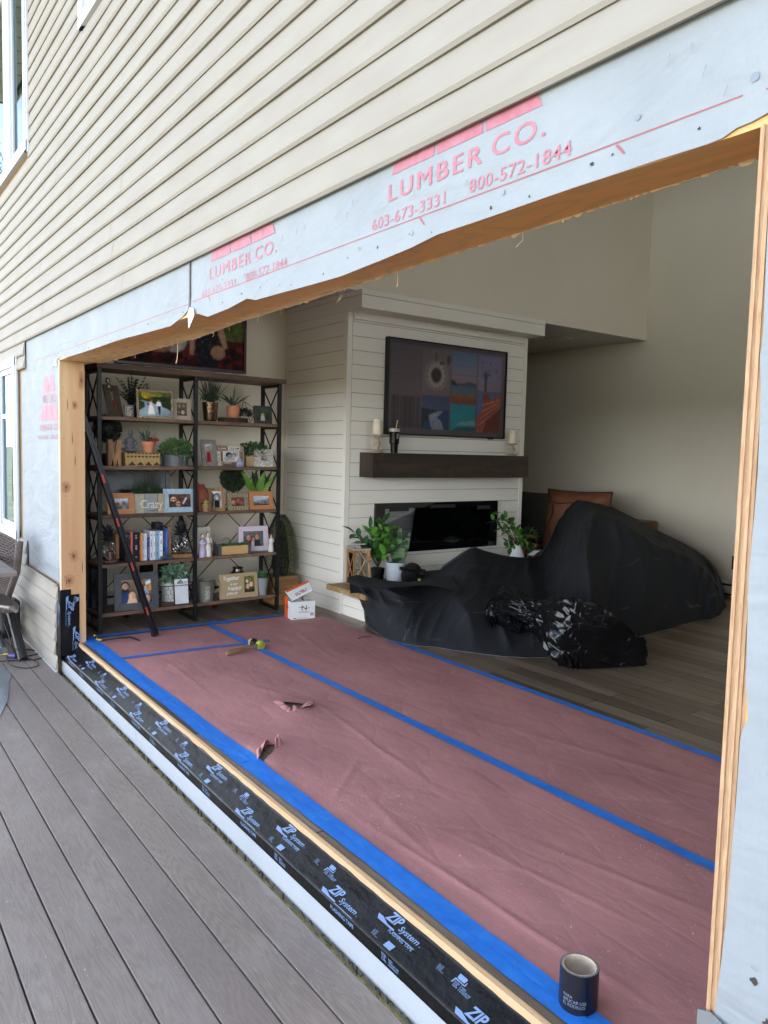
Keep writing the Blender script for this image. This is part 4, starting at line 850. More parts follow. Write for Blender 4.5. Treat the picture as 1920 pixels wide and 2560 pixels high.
pts = cushion(cu_, (c0[0] + .02, 6.42, .38), .72, .66, .24, math.radians(18), math.radians(-10), 1.0, 3); o = tag(cu_.build('sofa_cushion', LEA, smooth=True), 'puffy tan leather cushion standing up behind the tarp edge', 'cushion')
pp = MB(); pp.tube(pts, .008, 6, False); 
s2 = MB(); m_ = place((c0[0] + .02, 6.42, .38), math.radians(18), math.radians(-10))
for a in (-.24,): s2.tube([m_ @ Vector((a + .02 * math.sin(k * 1.3), -.118 - .012, .05 + k * .058)) for k in range(10)], .006, 5)
s2.tube([m_ @ Vector((-.32 + k * .07, -.13, .50 + .012 * math.sin(k * 2))) for k in range(10)], .005, 5); pp.build('piping', DKL, o); s2.build('seam', DKL, o)
cu2 = MB(); c1 = aty(1345, 1330, 6.6); pts = cushion(cu2, (c1[0], 6.6, .36), .52, .62, .16, math.radians(35), math.radians(-12), 1, 8); o = tag(cu2.build('sofa_cushion', M('dark_green_velvet', rgb(52, 52, 44), .9, bmp=.3), smooth=True), 'dark olive cushion between the chimney breast and the tan cushion', 'cushion')
pp = MB(); pp.tube(pts, .01, 6, False); pp.build('piping', DKL, o)
sf = thing('sofa', (-4.8, 6.8, 0), 'leather sofa along the far wall, almost hidden under the black tarp', 'sofa')
sb_ = MB(); sb_.box(-5.9, -4.35, 6.55, 7.28, .05, .34, .03); sb_.build('seat', LEA, sf); sb_ = MB(); sb_.box(-5.9, -4.9, 7.0, 7.28, .34, .72, .04); sb_.build('backrest', LEA, sf)

# ================================================================ black bin bag
def m_bag():
    m, nt, b = base('black_bin_bag'); b.inputs['Base Color'].default_value = (*rgb(12, 12, 15), 1); b.inputs['Roughness'].default_value = .22; b.inputs['Specular IOR Level'].default_value = .38
    n = tex(nt, 'Noise', 5, (1, 1, 1), 3, .5); n.inputs['Distortion'].default_value = 1.2; rr = ramp(nt, n.outputs['Fac'], .3, .7); w1 = bump(nt, b, rr, .3, .012); n5 = tex(nt, 'Voronoi', 22, (1, 1, 1), feature='DISTANCE_TO_EDGE'); bump(nt, b, ramp(nt, n5.outputs['Distance'], 0, .25), .12, .004, w1); return m
BAG = m_bag()
spine = [((1222, 1560), 4.05, .03, .04), ((1236, 1535), 4.05, .09, .08), ((1268, 1525), 4.05, .17, .12), ((1305, 1535), 4.0, .14, .10), ((1345, 1545), 4.0, .10, .09), ((1385, 1560), 4.0, .17, .13), ((1425, 1580), 4.0, .23, .18), ((1465, 1600), 4.02, .25, .20), ((1505, 1620), 4.1, .22, .20), ((1545, 1632), 4.2, .17, .19), ((1575, 1640), 4.3, .10, .14), ((1588, 1642), 4.33, .02, .05)]
SP = []
for (px, yy, rz_, ry_) in spine: p = aty(px[0], px[1], yy); SP.append((p[0], p[1], p[2], rz_, ry_))
bb = MB()
def bagf(u, v):
    k = v * (len(SP) - 1); i = min(int(k), len(SP) - 2); t = k - i; g = lambda j: SP[max(0, min(len(SP) - 1, j))]
    q = crspl(g(i - 1), g(i), g(i + 1), g(i + 2), t); a = 2 * PI * u; c = Vector(q[:3]); qa = crspl(g(i - 1), g(i), g(i + 1), g(i + 2), max(0, t - .02)); qb = crspl(g(i - 1), g(i), g(i + 1), g(i + 2), min(1, t + .02)); tn = Vector((.5, -.2, 0)).normalized(); sdv = Vector((-tn.y, tn.x, 0))
    Q0 = Vector((math.cos(a), math.sin(a), v * 4.2)); Wp = noise.noise_vector(Q0 * 1.1) * .55; Q1 = Q0 + Wp
    vd = noise.voronoi(Q1 * 1.25)[0]; vd2 = noise.voronoi(Q1 * 2.6 + Vector((7, 2, 5)))[0]; nk = 1 if v > .42 else 1.6
    rg = .84 + .34 * (vd[1] - vd[0]) + .15 * (vd2[1] - vd2[0]) * nk + .13 * (.5 - abs(noise.noise(Q1 * 2.1))) + .07 * nk * (.5 - abs(noise.noise(Q1 * 5.2)) * 1.5)
    p = c + sdv * (math.cos(a) * q[4] * rg) + Vector((0, 0, math.sin(a) * q[3] * rg)); p.z = max(p.z, .006 + .004 * abs(nz(p.x * 20, p.y * 20, 1))); return tuple(p)
bb.grid(bagf, 200, 260)
def ribbon(P_, w0, seed):
    P_ = [Vector(p) for p in P_]
    def f(u, v):
        k = u * (len(P_) - 1); i = min(int(k), len(P_) - 2); t = k - i; p = P_[i].lerp(P_[i + 1], t); q = (v - .5) * w0 * (1 - .5 * u)
        return (p.x + q * .5 + .012 * nz(u * 5, v * 3, seed), p.y + q * .6, p.z + .03 * abs(math.sin(v * 9 + u * 3)) * (.4 + u) + .015 * nz(u * 7, v * 6, seed))
    bb.grid(f, 30, 16)
ribbon([aty(1300, 1530, 4.0), aty(1285, 1548, 3.93), aty(1292, 1570, 3.86), aty(1306, 1584, 3.8)], .12, 3)
ribbon([aty(1270, 1500, 4.0), aty(1240, 1520, 3.95), aty(1224, 1548, 3.9), aty(1232, 1574, 3.86)], .16, 8)
ribbon([aty(1440, 1600, 4.0), aty(1425, 1640, 3.9), (aty(1440, 1684, 3.85)[0], 3.84, .02)], .2, 12)
tag(bb.build('bin_bag', BAG, smooth=True), 'crumpled shiny black bin bag lying against the tarp on the floor', 'bag')

# ================================================================ pictures painted cell by cell
def sr(*c): return np.array(lin(tuple(x / 255 for x in c)))
class Pic:
    def __init__(s, w_, h_, top, bot=None, seed=1):
        s.w, s.h = w_, h_; t = np.linspace(0, 1, h_)[:, None, None]; s.a = (sr(*top) * (1 - t) + sr(*(bot or top)) * t) * np.ones((h_, w_, 1)); s.r = np.random.RandomState(seed)
        s.X, s.Y = np.meshgrid((np.arange(w_) + .5) / w_, (np.arange(h_) + .5) / h_)
    def ell(s, cx, cy, rx, ry, c, al=1.): m_ = ((s.X - cx) / rx) ** 2 + ((s.Y - cy) / ry) ** 2 < 1; s.a[m_] = s.a[m_] * (1 - al) + sr(*c) * al; return s
    def rect(s, x0, y0, x1, y1, c, c2=None):
        m_ = (s.X >= x0) & (s.X < x1) & (s.Y >= y0) & (s.Y < y1)
        if c2: t = ((s.Y - y0) / (y1 - y0))[..., None]; g_ = sr(*c) * (1 - t) + sr(*c2) * t; s.a[m_] = g_[m_]
        else: s.a[m_] = sr(*c)
        return s
    def poly(s, P, c):
        m_ = np.zeros_like(s.X, bool)
        for i in range(len(P)):
            (x0, y0), (x1, y1) = P[i], P[(i + 1) % len(P)]
            if y0 == y1: continue
            m_ ^= ((y0 > s.Y) != (y1 > s.Y)) & (s.X < (x1 - x0) * (s.Y - y0) / (y1 - y0) + x0)
        s.a[m_] = sr(*c); return s
    def noise(s, amt=.15, k=4, reg=None):
        n_ = s.r.rand(s.h // k + 2, s.w // k + 2); yi = np.arange(s.h) / k; xi = np.arange(s.w) / k; y0 = yi.astype(int); x0 = xi.astype(int); fy = (yi - y0)[:, None]; fx = (xi - x0)[None, :]
        v = n_[y0][:, x0] * (1 - fy) * (1 - fx) + n_[y0 + 1][:, x0] * fy * (1 - fx) + n_[y0][:, x0 + 1] * (1 - fy) * fx + n_[y0 + 1][:, x0 + 1] * fy * fx
        f_ = 1 + amt * (v - .5) * 2
        if reg: m_ = (s.X >= reg[0]) & (s.X < reg[2]) & (s.Y >= reg[1]) & (s.Y < reg[3]); s.a[m_] *= f_[..., None][m_]
        else: s.a *= f_[..., None]
        return s
    def spots(s, n_, c, r0, r1, reg=(0, 0, 1, 1), al=.8):
        for _ in range(n_): r_ = s.r.uniform(r0, r1); s.ell(s.r.uniform(reg[0], reg[2]), s.r.uniform(reg[1], reg[3]), r_ * s.h / s.w, r_, c, al)
        return s
    def face(s, cx, cy, r_, skin=(206, 160, 130), hair=(60, 40, 30), beard=False, cap=None, long=False, glasses=False, smile=True):
        k = s.h / s.w
        if long: s.ell(cx, cy + r_ * .4, r_ * 1.15 * k, r_ * 1.6, hair)
        s.ell(cx, cy - r_ * .18, r_ * .95 * k, r_ * 1.08, cap or hair); s.ell(cx, cy + r_ * .1, r_ * .78 * k, r_ * .98, skin); s.ell(cx + r_ * .35 * k, cy + r_ * .15, r_ * .42 * k, r_ * .8, tuple(int(q * .78) for q in skin), .6)
        if beard: s.ell(cx, cy + r_ * .62, r_ * .74 * k, r_ * .55, hair); s.ell(cx, cy + r_ * .22, r_ * .5 * k, r_ * .35, skin)
        for e in (-1, 1):
            if glasses: s.ell(cx + e * r_ * .34 * k, cy, r_ * .3 * k, r_ * .2, (24, 22, 24))
            else: s.ell(cx + e * r_ * .32 * k, cy, r_ * .10 * k, r_ * .05, (90, 60, 50), .7)
        s.ell(cx, cy + r_ * .3, r_ * .1 * k, r_ * .08, tuple(int(q * .85) for q in skin))
        if smile: s.ell(cx, cy + r_ * .55, r_ * .25 * k, r_ * .07, (178, 120, 106), .8)
        return s
    def body(s, cx, y0, w_, h_, c): s.ell(cx, y0 + h_ * .5, w_ * .5, h_ * .6, c); s.rect(cx - w_ * .5, y0 + h_ * .45, cx + w_ * .5, min(1, y0 + h_), c); return s
    def get(s):
        a = s.a; b = a.copy()
        for ax_ in (0, 1): b = (np.roll(b, 1, ax_) + 2 * b + np.roll(b, -1, ax_)) / 4
        b = b * (1 + .22 * (s.r.rand(s.h, s.w, 1) - .5)); g = s.r.rand(3, 3); yy, xx = s.Y[..., None], s.X[..., None]
        return np.clip(b * (1 + .25 * np.sin(3 * xx + 5 * yy + g[0, 0] * 6)) * .9, 0, 1)
PH = PRINT('photo_print', .6, .0); PH.node_tree.nodes['Principled BSDF'].inputs['Specular IOR Level'].default_value = .15
# ---- television
tv = thing('television', (-5.37, 4.63, 1.545), 'large thin black framed television showing a dim collage of landscape pictures above the mantel', 'television')
X0, X1, Z0, Z1 = 3.912, 5.345, 1.546, 2.382
f_ = MB(); f_.box(-5.398, -5.366, X0 + .004, X1 - .004, Z0 + .004, Z1 - .004); b = .012
f_.box(-5.398, -5.352, X0, X1, Z0, Z0 + b); f_.box(-5.398, -5.352, X0, X1, Z1 - b, Z1); f_.box(-5.398, -5.3521, X0, X0 + b, Z0 + b, Z1 - b); f_.box(-5.398, -5.3521, X1 - b, X1, Z0 + b, Z1 - b); f_.box(-5.39, -5.362, 5.15, 5.2, Z0 - .008, Z0 + .002)
f_.build('frame', BLACKM, tv)
p = Pic(230, 132, (86, 74, 82), (82, 72, 78), 2).noise(.06, 6)
p.rect(0, 0, 1, .035, (66, 56, 66)).rect(0, 0, .018, 1, (62, 54, 62))
def cellr(x0, y0, x1, y1, c, c2=None): p.rect(x0, y0, x1, y1, c, c2)
cellr(.27, .06, .50, .56, (96, 84, 88)); p.ell(.385, .34, .095, .17, (110, 100, 102)); p.ell(.385, .34, .082, .145, (88, 78, 80)); 
for q in range(14): p.ell(.385 + .06 * math.cos(q * .45), .34 + .115 * math.sin(q * .45), .016, .028, (128, 120, 118))
p.ell(.385, .34, .04, .075, (34, 26, 28)); p.ell(.38, .14, .006, .06, (60, 40, 40)); p.ell(.485, .16, .016, .055, (66, 34, 32)); p.ell(.43, .2, .02, .015, (60, 36, 34))
cellr(.27, .57, .50, .94, (46, 62, 92), (84, 80, 98)); p.rect(.27, .72, .50, .94, (24, 48, 86), (20, 60, 84)); p.poly([(.27, .70), (.40, .73), (.36, .8), (.30, .86), (.27, .94)], (26, 36, 44))
p.poly([(.33, .78), (.42, .73), (.45, .74), (.40, .80), (.44, .86), (.46, .94), (.36, .94), (.34, .86)], (120, 124, 140)); p.noise(.3, 3, (.27, .72, .5, .94))
cellr(.515, .05, .735, .30, (62, 92, 118), (104, 98, 116)); cellr(.515, .31, .735, .63, (112, 96, 108), (92, 86, 102)); p.rect(.515, .42, .735, .52, (60, 72, 96), (52, 92, 106)); p.poly([(.515, .37), (.54, .38), (.58, .43), (.515, .43)], (28, 26, 36)); p.poly([(.57, .40), (.62, .40), (.68, .375), (.735, .40), (.735, .43), (.57, .43)], (56, 56, 84)); p.rect(.515, .52, .735, .63, (112, 78, 44), (108, 48, 36)); p.noise(.25, 3, (.515, .52, .735, .63))
cellr(.515, .645, .735, .94, (12, 116, 130), (28, 130, 142)); p.poly([(.56, .88), (.60, .84), (.72, .82), (.735, .84), (.735, .88), (.6, .88)], (100, 148, 156)); p.poly([(.53, .94), (.58, .90), (.735, .89), (.735, .94)], (14, 74, 88)); p.noise(.12, 5, (.515, .645, .735, .94))
cellr(.75, .06, .965, .47, (92, 90, 118), (112, 100, 118)); p.rect(.808, .30, .832, .47, (48, 52, 66)); p.ell(.82, .3, .014, .06, (40, 40, 54))
for q in (-.05, -.025, 0, .025, .05): p.poly([(.818, .30), (.818 + q, .20), (.822 + q, .20), (.824, .30)], (66, 62, 84))
p.poly([(.785, .28), (.86, .27), (.86, .285), (.785, .295)], (44, 42, 56))
for a, b_ in ((.79, .14), (.86, .15), (.92, .22), (.945, .3)): p.ell(a, b_, .005, .014, (40, 38, 60))
cellr(.75, .485, .965, .95, (70, 84, 132), (84, 96, 140)); p.poly([(.75, .95), (.75, .78), (.80, .66), (.83, .58), (.88, .56), (.965, .49), (.965, .95)], (150, 72, 58)); p.ell(.83, .56, .035, .07, (120, 52, 44)); p.poly([(.80, .95), (.86, .74), (.965, .62), (.965, .95)], (98, 36, 34))
for q in range(9): p.poly([(.76 + q * .006, .9 - q * .04), (.965, .60 - q * .015 + .05), (.965, .61 - q * .015 + .05), (.76 + q * .006, .915 - q * .04)], (186, 112, 92) if q % 2 else (130, 58, 48))
p.noise(.2, 3, (.75, .5, .965, .95))
for q in range(24): p.rect(.03 + q * .0097, .59, .03 + q * .0097 + .005, .935, (20, 14, 18))
for q in range(150): p.rect(p.r.uniform(.03, .23), 0, 0, 0, (0, 0, 0))
for (tx, y0_) in (('', .1),):
    for row in (.08, .13, .18, .30, .34, .44, .49, .54):
        for q in range(18):
            x_ = .035 + q * .012
            if p.r.rand() < .55: p.rect(x_, row, x_ + .008, row + .012, (98, 86, 92)); p.rect(x_, row + .012, x_ + .008, row + .02, (72, 60, 68))
p.a *= 1.05
sc = MB(); sc.paint(p.get(), (-5.3655, X0 + b if False else X0 + .012, Z0 + .012), (0, X1 - X0 - .024, 0), (0, 0, Z1 - Z0 - .024)); sc.build('screen', PRINT('matte_screen_art', .4, .0), tv)
# ---- electric fireplace
ef = thing('electric_fireplace', (-5.37, 4.57, .5), 'long black glass electric fireplace set in the shiplap below the mantel', 'fireplace insert')
e0, e1, z0_, z1_ = 3.835, 5.305, .500, .945
f_ = MB(); f_.box(-5.40, -5.372, e0, e1, z0_, z0_ + .09, .004); f_.box(-5.40, -5.372, e0, e1, z1_ - .05, z1_, .004); f_.box(-5.40, -5.3721, e0, e0 + .1, z0_ + .088, z1_ - .048); f_.box(-5.40, -5.3721, e1 - .1, e1, z0_ + .088, z1_ - .048); f_.build('frame', M('gloss_black_glass', (.004, .004, .005), .04, spec=.6), ef)
f_ = MB(); f_.box(-5.43, -5.425, e0 + .1, e1 - .1, z0_ + .09, z1_ - .05); f_.box(-5.428, -5.38, e0 + .1, e1 - .1, z0_ + .088, z0_ + .092); f_.build('firebox', M('firebox_black', (.006, .006, .007), .25), ef)
f_ = MB(); f_.box(-5.378, -5.3755, e0 + .09, e1 - .09, z0_ + .08, z1_ - .04); f_.build('glass', GLASS('fireplace_glass', 1.6, (.9, .9, .9)), ef)
f_ = MB(); rn = random.Random(2)
for i in range(520):
    y = rn.uniform(e0 + .11, e1 - .11); r_ = rn.uniform(.005, .010); f_.blob((rn.uniform(-5.415, -5.385), y, z0_ + .094 + r_ * .6 + rn.uniform(0, .012)), r_, 1, .3, 3, i)
f_.build('crystals', M('glass_crystals', rgb(190, 196, 200), .08, var=.3, vs=60, spec=.9), ef)
f_ = MB(); f_.box(-5.3725, -5.3705, 3.98, 4.2, .87, .91); f_.box(-5.3725, -5.3705, 4.45, 4.75, .89, .92); f_.box(-5.3725, -5.3705, 5.03, 5.2, .865, .9); f_.build('vent', M('vent_dark', (.02, .02, .022), .5), ef)
# ---- mantel things
WAX = M('cream_wax', rgb(226, 216, 192), .55, var=.12, vs=50, bmp=.4, bs=30, bd=.003); WASH = M('whitewashed_wood', rgb(186, 168, 150), .75, var=.25, vs=30, bmp=.3)
def candle(y, zc, hc, rc, label):
    b_ = MB(); b_.lathe([(.0, 0), (.052, 0), (.054, .012), (.045, .022), (.022, .028), (.02, .04), (.03, .06), (.034, .08), (.024, .105), (.016, .125), (.02, .14), (.026, .15), (.052, .155), (.054, .17), (.0, .17)], (-5.29, y, 1.386), 24)
    b_.m = Matrix.Translation((-5.29, y, 1.386)) @ Matrix.Diagonal((1, 1, zc / .17, 1)) @ Matrix.Translation((5.29, -y, -1.386)); b_.v = []; b_.f = []; b_.mi = []
    b_.lathe([(.0, 0), (.052, 0), (.054, .012), (.045, .022), (.022, .028), (.02, .04), (.03, .06), (.034, .08), (.024, .105), (.016, .125), (.02, .14), (.026, .15), (.052, .155), (.054, .17), (.0, .17)], (-5.29, y, 1.386), 24)
    t = tag(b_.build('candle_holder', WASH, auto=True), label[0], 'candle holder', 'pair of turned candle holders on the mantel')
    c = MB(); z = 1.387 + zc; c.lathe([(.0, 0), (rc, 0), (rc * 1.01, hc * .3), (rc * .98, hc * .7), (rc, hc), (rc * .8, hc - .003), (0, hc - .006)], (-5.29, y, z), 22); t2 = tag(c.build('pillar_candle', WAX, auto=True), label[1], 'candle', 'pair of cream candles on the mantel')
    q = MB(); q.tube([(-5.29, y, z + hc - .006), (-5.289, y + .001, z + hc + .01)], .0018, 5); q.build('wick', DARKGAP, t2)
cy = lambda px: aty(px, 1130, 0) if False else atx(px, 1130, -5.29)[1]
candle(cy(942), .155, .125, .040, ('turned whitewashed wood candle holder beside the black tumbler', 'cream pillar candle on the holder beside the tumbler'))
candle(cy(1280), .12, .12, .040, ('turned whitewashed wood candle holder at the right end of the mantel', 'cream pillar candle on the holder at the right end of the mantel'))
y_ = atx(985, 1130, -5.26)[1]
tm = thing('tumbler', (-5.26, y_, 1.386), 'tall black insulated tumbler with clear lid and tan straw', 'tumbler')
b_ = MB(); b_.lathe([(0, 0), (.028, 0), (.031, .002), (.034, .06), (.035, .075), (.043, .08), (.0435, .088), (.044, .17), (.045, .176), (.043, .18), (0, .18)], (-5.26, y_, 1.386), 28); b_.build('cup', M('gloss_black_steel', rgb(14, 15, 15), .16, .5), tm, auto=True)
b_ = MB(); b_.lathe([(.040, .18), (.047, .181), (.048, .206), (.044, .209), (.0, .206)], (-5.26, y_, 1.386), 28); b_.build('lid', M('clear_lid', rgb(170, 168, 164), .1, spec=.8), tm, auto=True)
b_ = MB(); b_.tube([(-5.26, y_ + .008, 1.56), (-5.26, y_ + .03, 1.665)], .0045, 8); b_.build('straw', M('tan_straw', rgb(214, 180, 116), .4), tm)
b_ = MB(); b_.box(-5.217, -5.2155, y_ - .008, y_ + .01, 1.51, 1.55); b_.build('emblem', M('silver_badge', rgb(150, 150, 150), .3, .6), tm)

# ================================================================ hearth things
def leafmat(name, c, rough=.45, c2=None, vs=30): return M(name, c, rough, var=.3, vs=vs, c2=c2)
LF = leafmat('deep_green_leaf', rgb(52, 92, 46), .35, rgb(28, 58, 30)); LFB = leafmat('bright_green_leaf', rgb(92, 142, 50), .35, rgb(58, 108, 40)); STEM = M('brown_stem', rgb(92, 70, 48), .8)
HZ = .297
ly = lambda px, x: atx(px, 1400, x)[1]
def lantern():
    x = -5.15; y0 = ly(877, x); y1 = ly(914, x); w_ = y1 - y0; yc = (y0 + y1) / 2; z1 = atx(895, 1373, x)[2]
    t = thing('lantern', (x, yc, HZ), 'square tan wood lantern with crossed bars, metal top and rope handle', 'lantern')
    b_ = MB(); h = w_ / 2; p = .014; WD = WOOD('lantern_wood', rgb(196, 148, 98), rgb(160, 112, 68), 'Z', 60, .6, False)
    b_.m = place((x, yc, HZ), math.radians(-10))
    for a in (-1, 1):
        for c in (-1, 1): b_.box(a * (h - p), a * h, c * (h - p), c * h, 0, z1 - HZ)
    for z in (0, z1 - HZ - .024):
        for a in (-1, 1): b_.box(-h + p, h - p, a * (h - .003) - .008, a * (h - .003) + .003 if a > 0 else -h + .012, z, z + .024); b_.box(a * (h - .003) - .008, a * (h - .003) + .003 if a > 0 else -h + .012, -h + p, h - p, z, z + .024)
    b_.box(-h, h, -h, h, -.0, .012); b_.build('frame', WD, t)
    c = MB(); c.m = b_.m; H = z1 - HZ
    for (A, B) in (((h - .004, -h + p, .03), (h - .004, h - p, H - .03)), ((h - .004, h - p, .03), (h - .004, -h + p, H - .03)), ((-h + p, -h + .004, .03), (h - p, -h + .004, H - .03)), ((h - p, -h + .004, .03), (-h + p, -h + .004, H - .03))): c.tube([A, B], .005, 4)
    c.build('crossbar', WD, t)
    g = MB(); g.m = b_.m
    g.box(h - .013, h - .011, -h + p, h - p, .02, H - .02); g.box(-h + p, h - p, -h + .011, -h + .013, .02, H - .02); g.build('pane', GLASS(), t)
    m = MB(); m.m = b_.m; m.box(-h - .004, h + .004, -h - .004, h + .004, H, H + .012, .002); m.box(-.02, .02, -.02, .02, H + .012, H + .04); m.box(-.045, .045, -.045, .045, H + .04, H + .05, .002); m.build('top', M('worn_white_metal', rgb(206, 200, 196), .4, .5), t)
    r_ = MB(); r_.m = b_.m; r_.tube([(h, -.03, H + .0), (h + .018, .0, H - .05), (h + .03, .045, H - .10), (h + .01, .085, H - .085), (-.01, h + .03, H - .02)], .007, 6); r_.build('rope', M('jute_rope', rgb(150, 126, 92), .9, bmp=.6, bs=90, bd=.003), t)
    q = MB(); q.m = b_.m; q.lathe([(0, .012), (.03, .012), (.03, .12), (0, .12)], (0, 0, 0), 16); q.build('candle', WAX, t)
lantern()
def branchy(base_, tips, mats, nleaf, L_, Wd, seed, spread=.6, droop=.5):
    """stems from base to tips with leaves along them; returns list of (mb, mat)"""
    rn = random.Random(seed); mbs = [MB() for _ in mats]; st = MB()
    for ti, tp_ in enumerate(tips):
        b0 = Vector(base_); tp_ = Vector(tp_); mid = b0.lerp(tp_, .5) + Vector((0, 0, .05)); pts = []
        for k in range(7): t = k / 6; pts.append((b0 * (1 - t) ** 2 + mid * 2 * t * (1 - t) + tp_ * t * t))
        st.tube(pts, [.004 - .0004 * k for k in range(7)], 5)
        for j in range(nleaf):
            t = .35 + .65 * (j + 1) / nleaf; k = min(5, int(t * 6)); p_ = pts[k].lerp(pts[k + 1], t * 6 - k) if k < 6 else pts[6]; ax = (pts[6] - pts[0]).normalized(); a = j * 2.4 + ti
            sdv = ax.cross(Vector((0, 0, 1))).normalized(); upv = sdv.cross(ax); d_ = ax * (1 - spread * .5) + (sdv * math.cos(a) + upv * math.sin(a)) * spread
            mbs[(ti + (rn.random() < .2)) % len(mats)].leaf(p_, d_, upv + Vector((0, 0, .3)), L_ * rn.uniform(.75, 1.2), Wd * rn.uniform(.8, 1.15), droop * rn.uniform(.5, 1.3), 4)
    return mbs, st
def PX(u, v, x): return atx(u, v, x)
t = thing('leafy_plant', (-5.27, ly(940, -5.27), HZ), 'bushy plant of glossy broad leaves between the lantern and the snake plant', 'plant')
bs_ = (-5.27, ly(945, -5.27), HZ + .10)
tips = [PX(885, 1332, -5.2), PX(925, 1322, -5.2), PX(958, 1305, -5.12), PX(975, 1325, -5.12), PX(910, 1360, -5.15), PX(950, 1345, -5.15), PX(990, 1345, -5.05), PX(960, 1385, -5.02), PX(935, 1375, -5.1), PX(900, 1350, -5.3), PX(945, 1330, -5.3), PX(975, 1370, -5.1)]
mbs, st = branchy(bs_, tips, [LF, LFB], 9, .105, .05, 3)
mbs[0].build('leaves', LF, t, smooth=True); mbs[1].build('leaves', LFB, t, smooth=True); st.build('stem', STEM, t)
pt_ = MB(); pt_.lathe([(0, 0), (.05, 0), (.06, .1), (.052, .1), (.05, .08), (0, .08)], (-5.27, ly(945, -5.27), HZ), 20); pt_.build('pot', BLACKM, t, auto=True)
# snake plant
x = -5.08; yc = ly(990, x); t = thing('snake_plant', (x, yc, HZ), 'snake plant with dark banded blades in a pale textured round pot', 'plant')
rp = (atx(1010, 1430, x)[1] - atx(970, 1430, x)[1]) / 2; hp = .175
b_ = MB(); b_.lathe([(0, 0), (rp * .72, 0), (rp * .86, .012), (rp * .97, .05), (rp, .10), (rp, hp), (rp * .92, hp), (rp * .9, hp - .02), (0, hp - .02)], (x, yc, HZ), 36)
b_.build('pot', M('pale_textured_ceramic', rgb(178, 184, 190), .7, var=.12, vs=60, bmp=.7, bs=70, bd=.004), t, auto=True)
b_ = MB(); b_.lathe([(0, hp - .012), (rp * .9, hp - .012)], (x, yc, HZ), 24); b_.build('soil', M('soil', rgb(44, 34, 28), .95, bmp=.8, bs=80, bd=.004), t)
sn = tex
ms, nts, bsn = base('snake_leaf'); n_ = tex(nts, 'Noise', 16, (.5, .5, 2.4), 3); nts.links.new(setmix(nts, ramp(nts, n_.outputs['Fac'], .45, .55), rgb(36, 62, 42), rgb(104, 132, 92)), bsn.inputs['Base Color']); bsn.inputs['Roughness'].default_value = .4
b_ = MB()
for (u, v, xx, wd) in ((997, 1322, x - .02, .062), (1003, 1318, x, .055), (1026, 1330, x + .02, .075), (1012, 1350, x + .06, .07), (978, 1345, x - .02, .05), (990, 1370, x + .03, .05)):
    tp_ = Vector(atx(u, v, xx)); p0 = Vector((xx * .3 + x * .7, yc + (tp_.y - yc) * .25, HZ + hp - .02)); d_ = tp_ - p0; b_.leaf(p0, d_ + Vector((0, 0, .04)), (1, -.3, 0), d_.length, wd, .12, 8, .2, .8)
b_.build('leaves', ms, t, smooth=True)
# suction lifter
sx, sy = -4.93, atx(1030, 1440, -4.93)[1]
t = thing('suction_lifter', (sx, sy, .33), 'black vacuum suction cup lifter with grip bar and yellow dot, resting on the tarp', 'suction lifter')
BP = M('black_rubber', rgb(18, 18, 20), .5, bmp=.1)
sx2, syc, szc = -4.93, atx(1030, 1438, -4.93)[1], atx(1030, 1438, -4.93)[2]
b_ = MB(); b_.m = place((sx2, syc, szc), 0, 0, 0); b_.lathe([(0, -.022), (.098, -.022), (.105, -.014), (.105, .004), (.08, .014), (.05, .02), (0, .02)], (0, 0, 0), 36, 'X'); b_.build('cup', BP, t, auto=True)
b_ = MB(); q0 = Vector(atx(1003, 1420, sx2 + .06)); q1 = Vector(atx(1057, 1427, sx2 + .06)); b_.tube([q0, q0.lerp(q1, .28)], .013, 12); b_.tube([q0.lerp(q1, .28), q1], .010, 12); b_.box(sx2 - .01, sx2 + .08, q1.y - .012, q1.y + .016, q1.z - .035, q1.z + .012, .003); b_.box(sx2 - .01, sx2 + .07, q0.y + .035, q0.y + .05, q0.z - .03, q0.z, .003)
a0 = Vector(atx(1012, 1442, sx2 + .07)); a1 = Vector(atx(1044, 1444, sx2 + .07)); a2 = Vector(atx(1000, 1455, sx2 + .09)); a3 = Vector(atx(1045, 1458, sx2 + .09)); b_.tube([a2, a3], .006, 8); b_.tube([a0, Vector(atx(1010, 1456, sx2 + .09))], .004, 6); b_.tube([a1, a3], .004, 6)
b_.build('handle', BP, t, auto=True)
b_ = MB(); p_ = atx(1049, 1451, sx2 + .03); b_.lathe([(0, -.03), (.0125, -.03), (.0125, .004), (0, .004)], p_, 18, 'X'); b_.build('button', M('yellow_button', rgb(226, 214, 60), .5), t)
# vase with leaves, right end of hearth
x = -5.2; yc = atx(1292, 1390, x)[1]; t = thing('leaf_vase', (x, yc, HZ), 'white ribbed teardrop vase holding green leafy branches beside the tarp', 'vase')
zt = atx(1298, 1362, x)[2]; b_ = MB(); h = zt - HZ; b_.lathe([(0, 0), (.055, 0), (.075, h * .18), (.078, h * .32), (.062, h * .6), (.04, h * .85), (.034, h), (.028, h), (.03, h * .9), (0, h * .88)], (x, yc, HZ), 96, 'Z', .035, 24); b_.build('vase', M('white_ribbed_ceramic', rgb(226, 228, 232), .45, var=.04), t, auto=True)
tips = [PX(u, v, xx) for u, v, xx in ((1232, 1300, -5.1), (1240, 1285, -5.12), (1262, 1290, -5.1), (1275, 1302, -5.1), (1250, 1325, -5.05), (1300, 1335, -5.05), (1322, 1325, -5.1), (1335, 1335, -5.1), (1262, 1355, -5.02), (1275, 1370, -5.0), (1330, 1358, -5.05), (1310, 1350, -5.0), (1325, 1372, -5.02), (1290, 1325, -5.2))]
mbs, st = branchy((x, yc, zt), tips, [LF, LFB], 7, .085, .042, 9, .55)
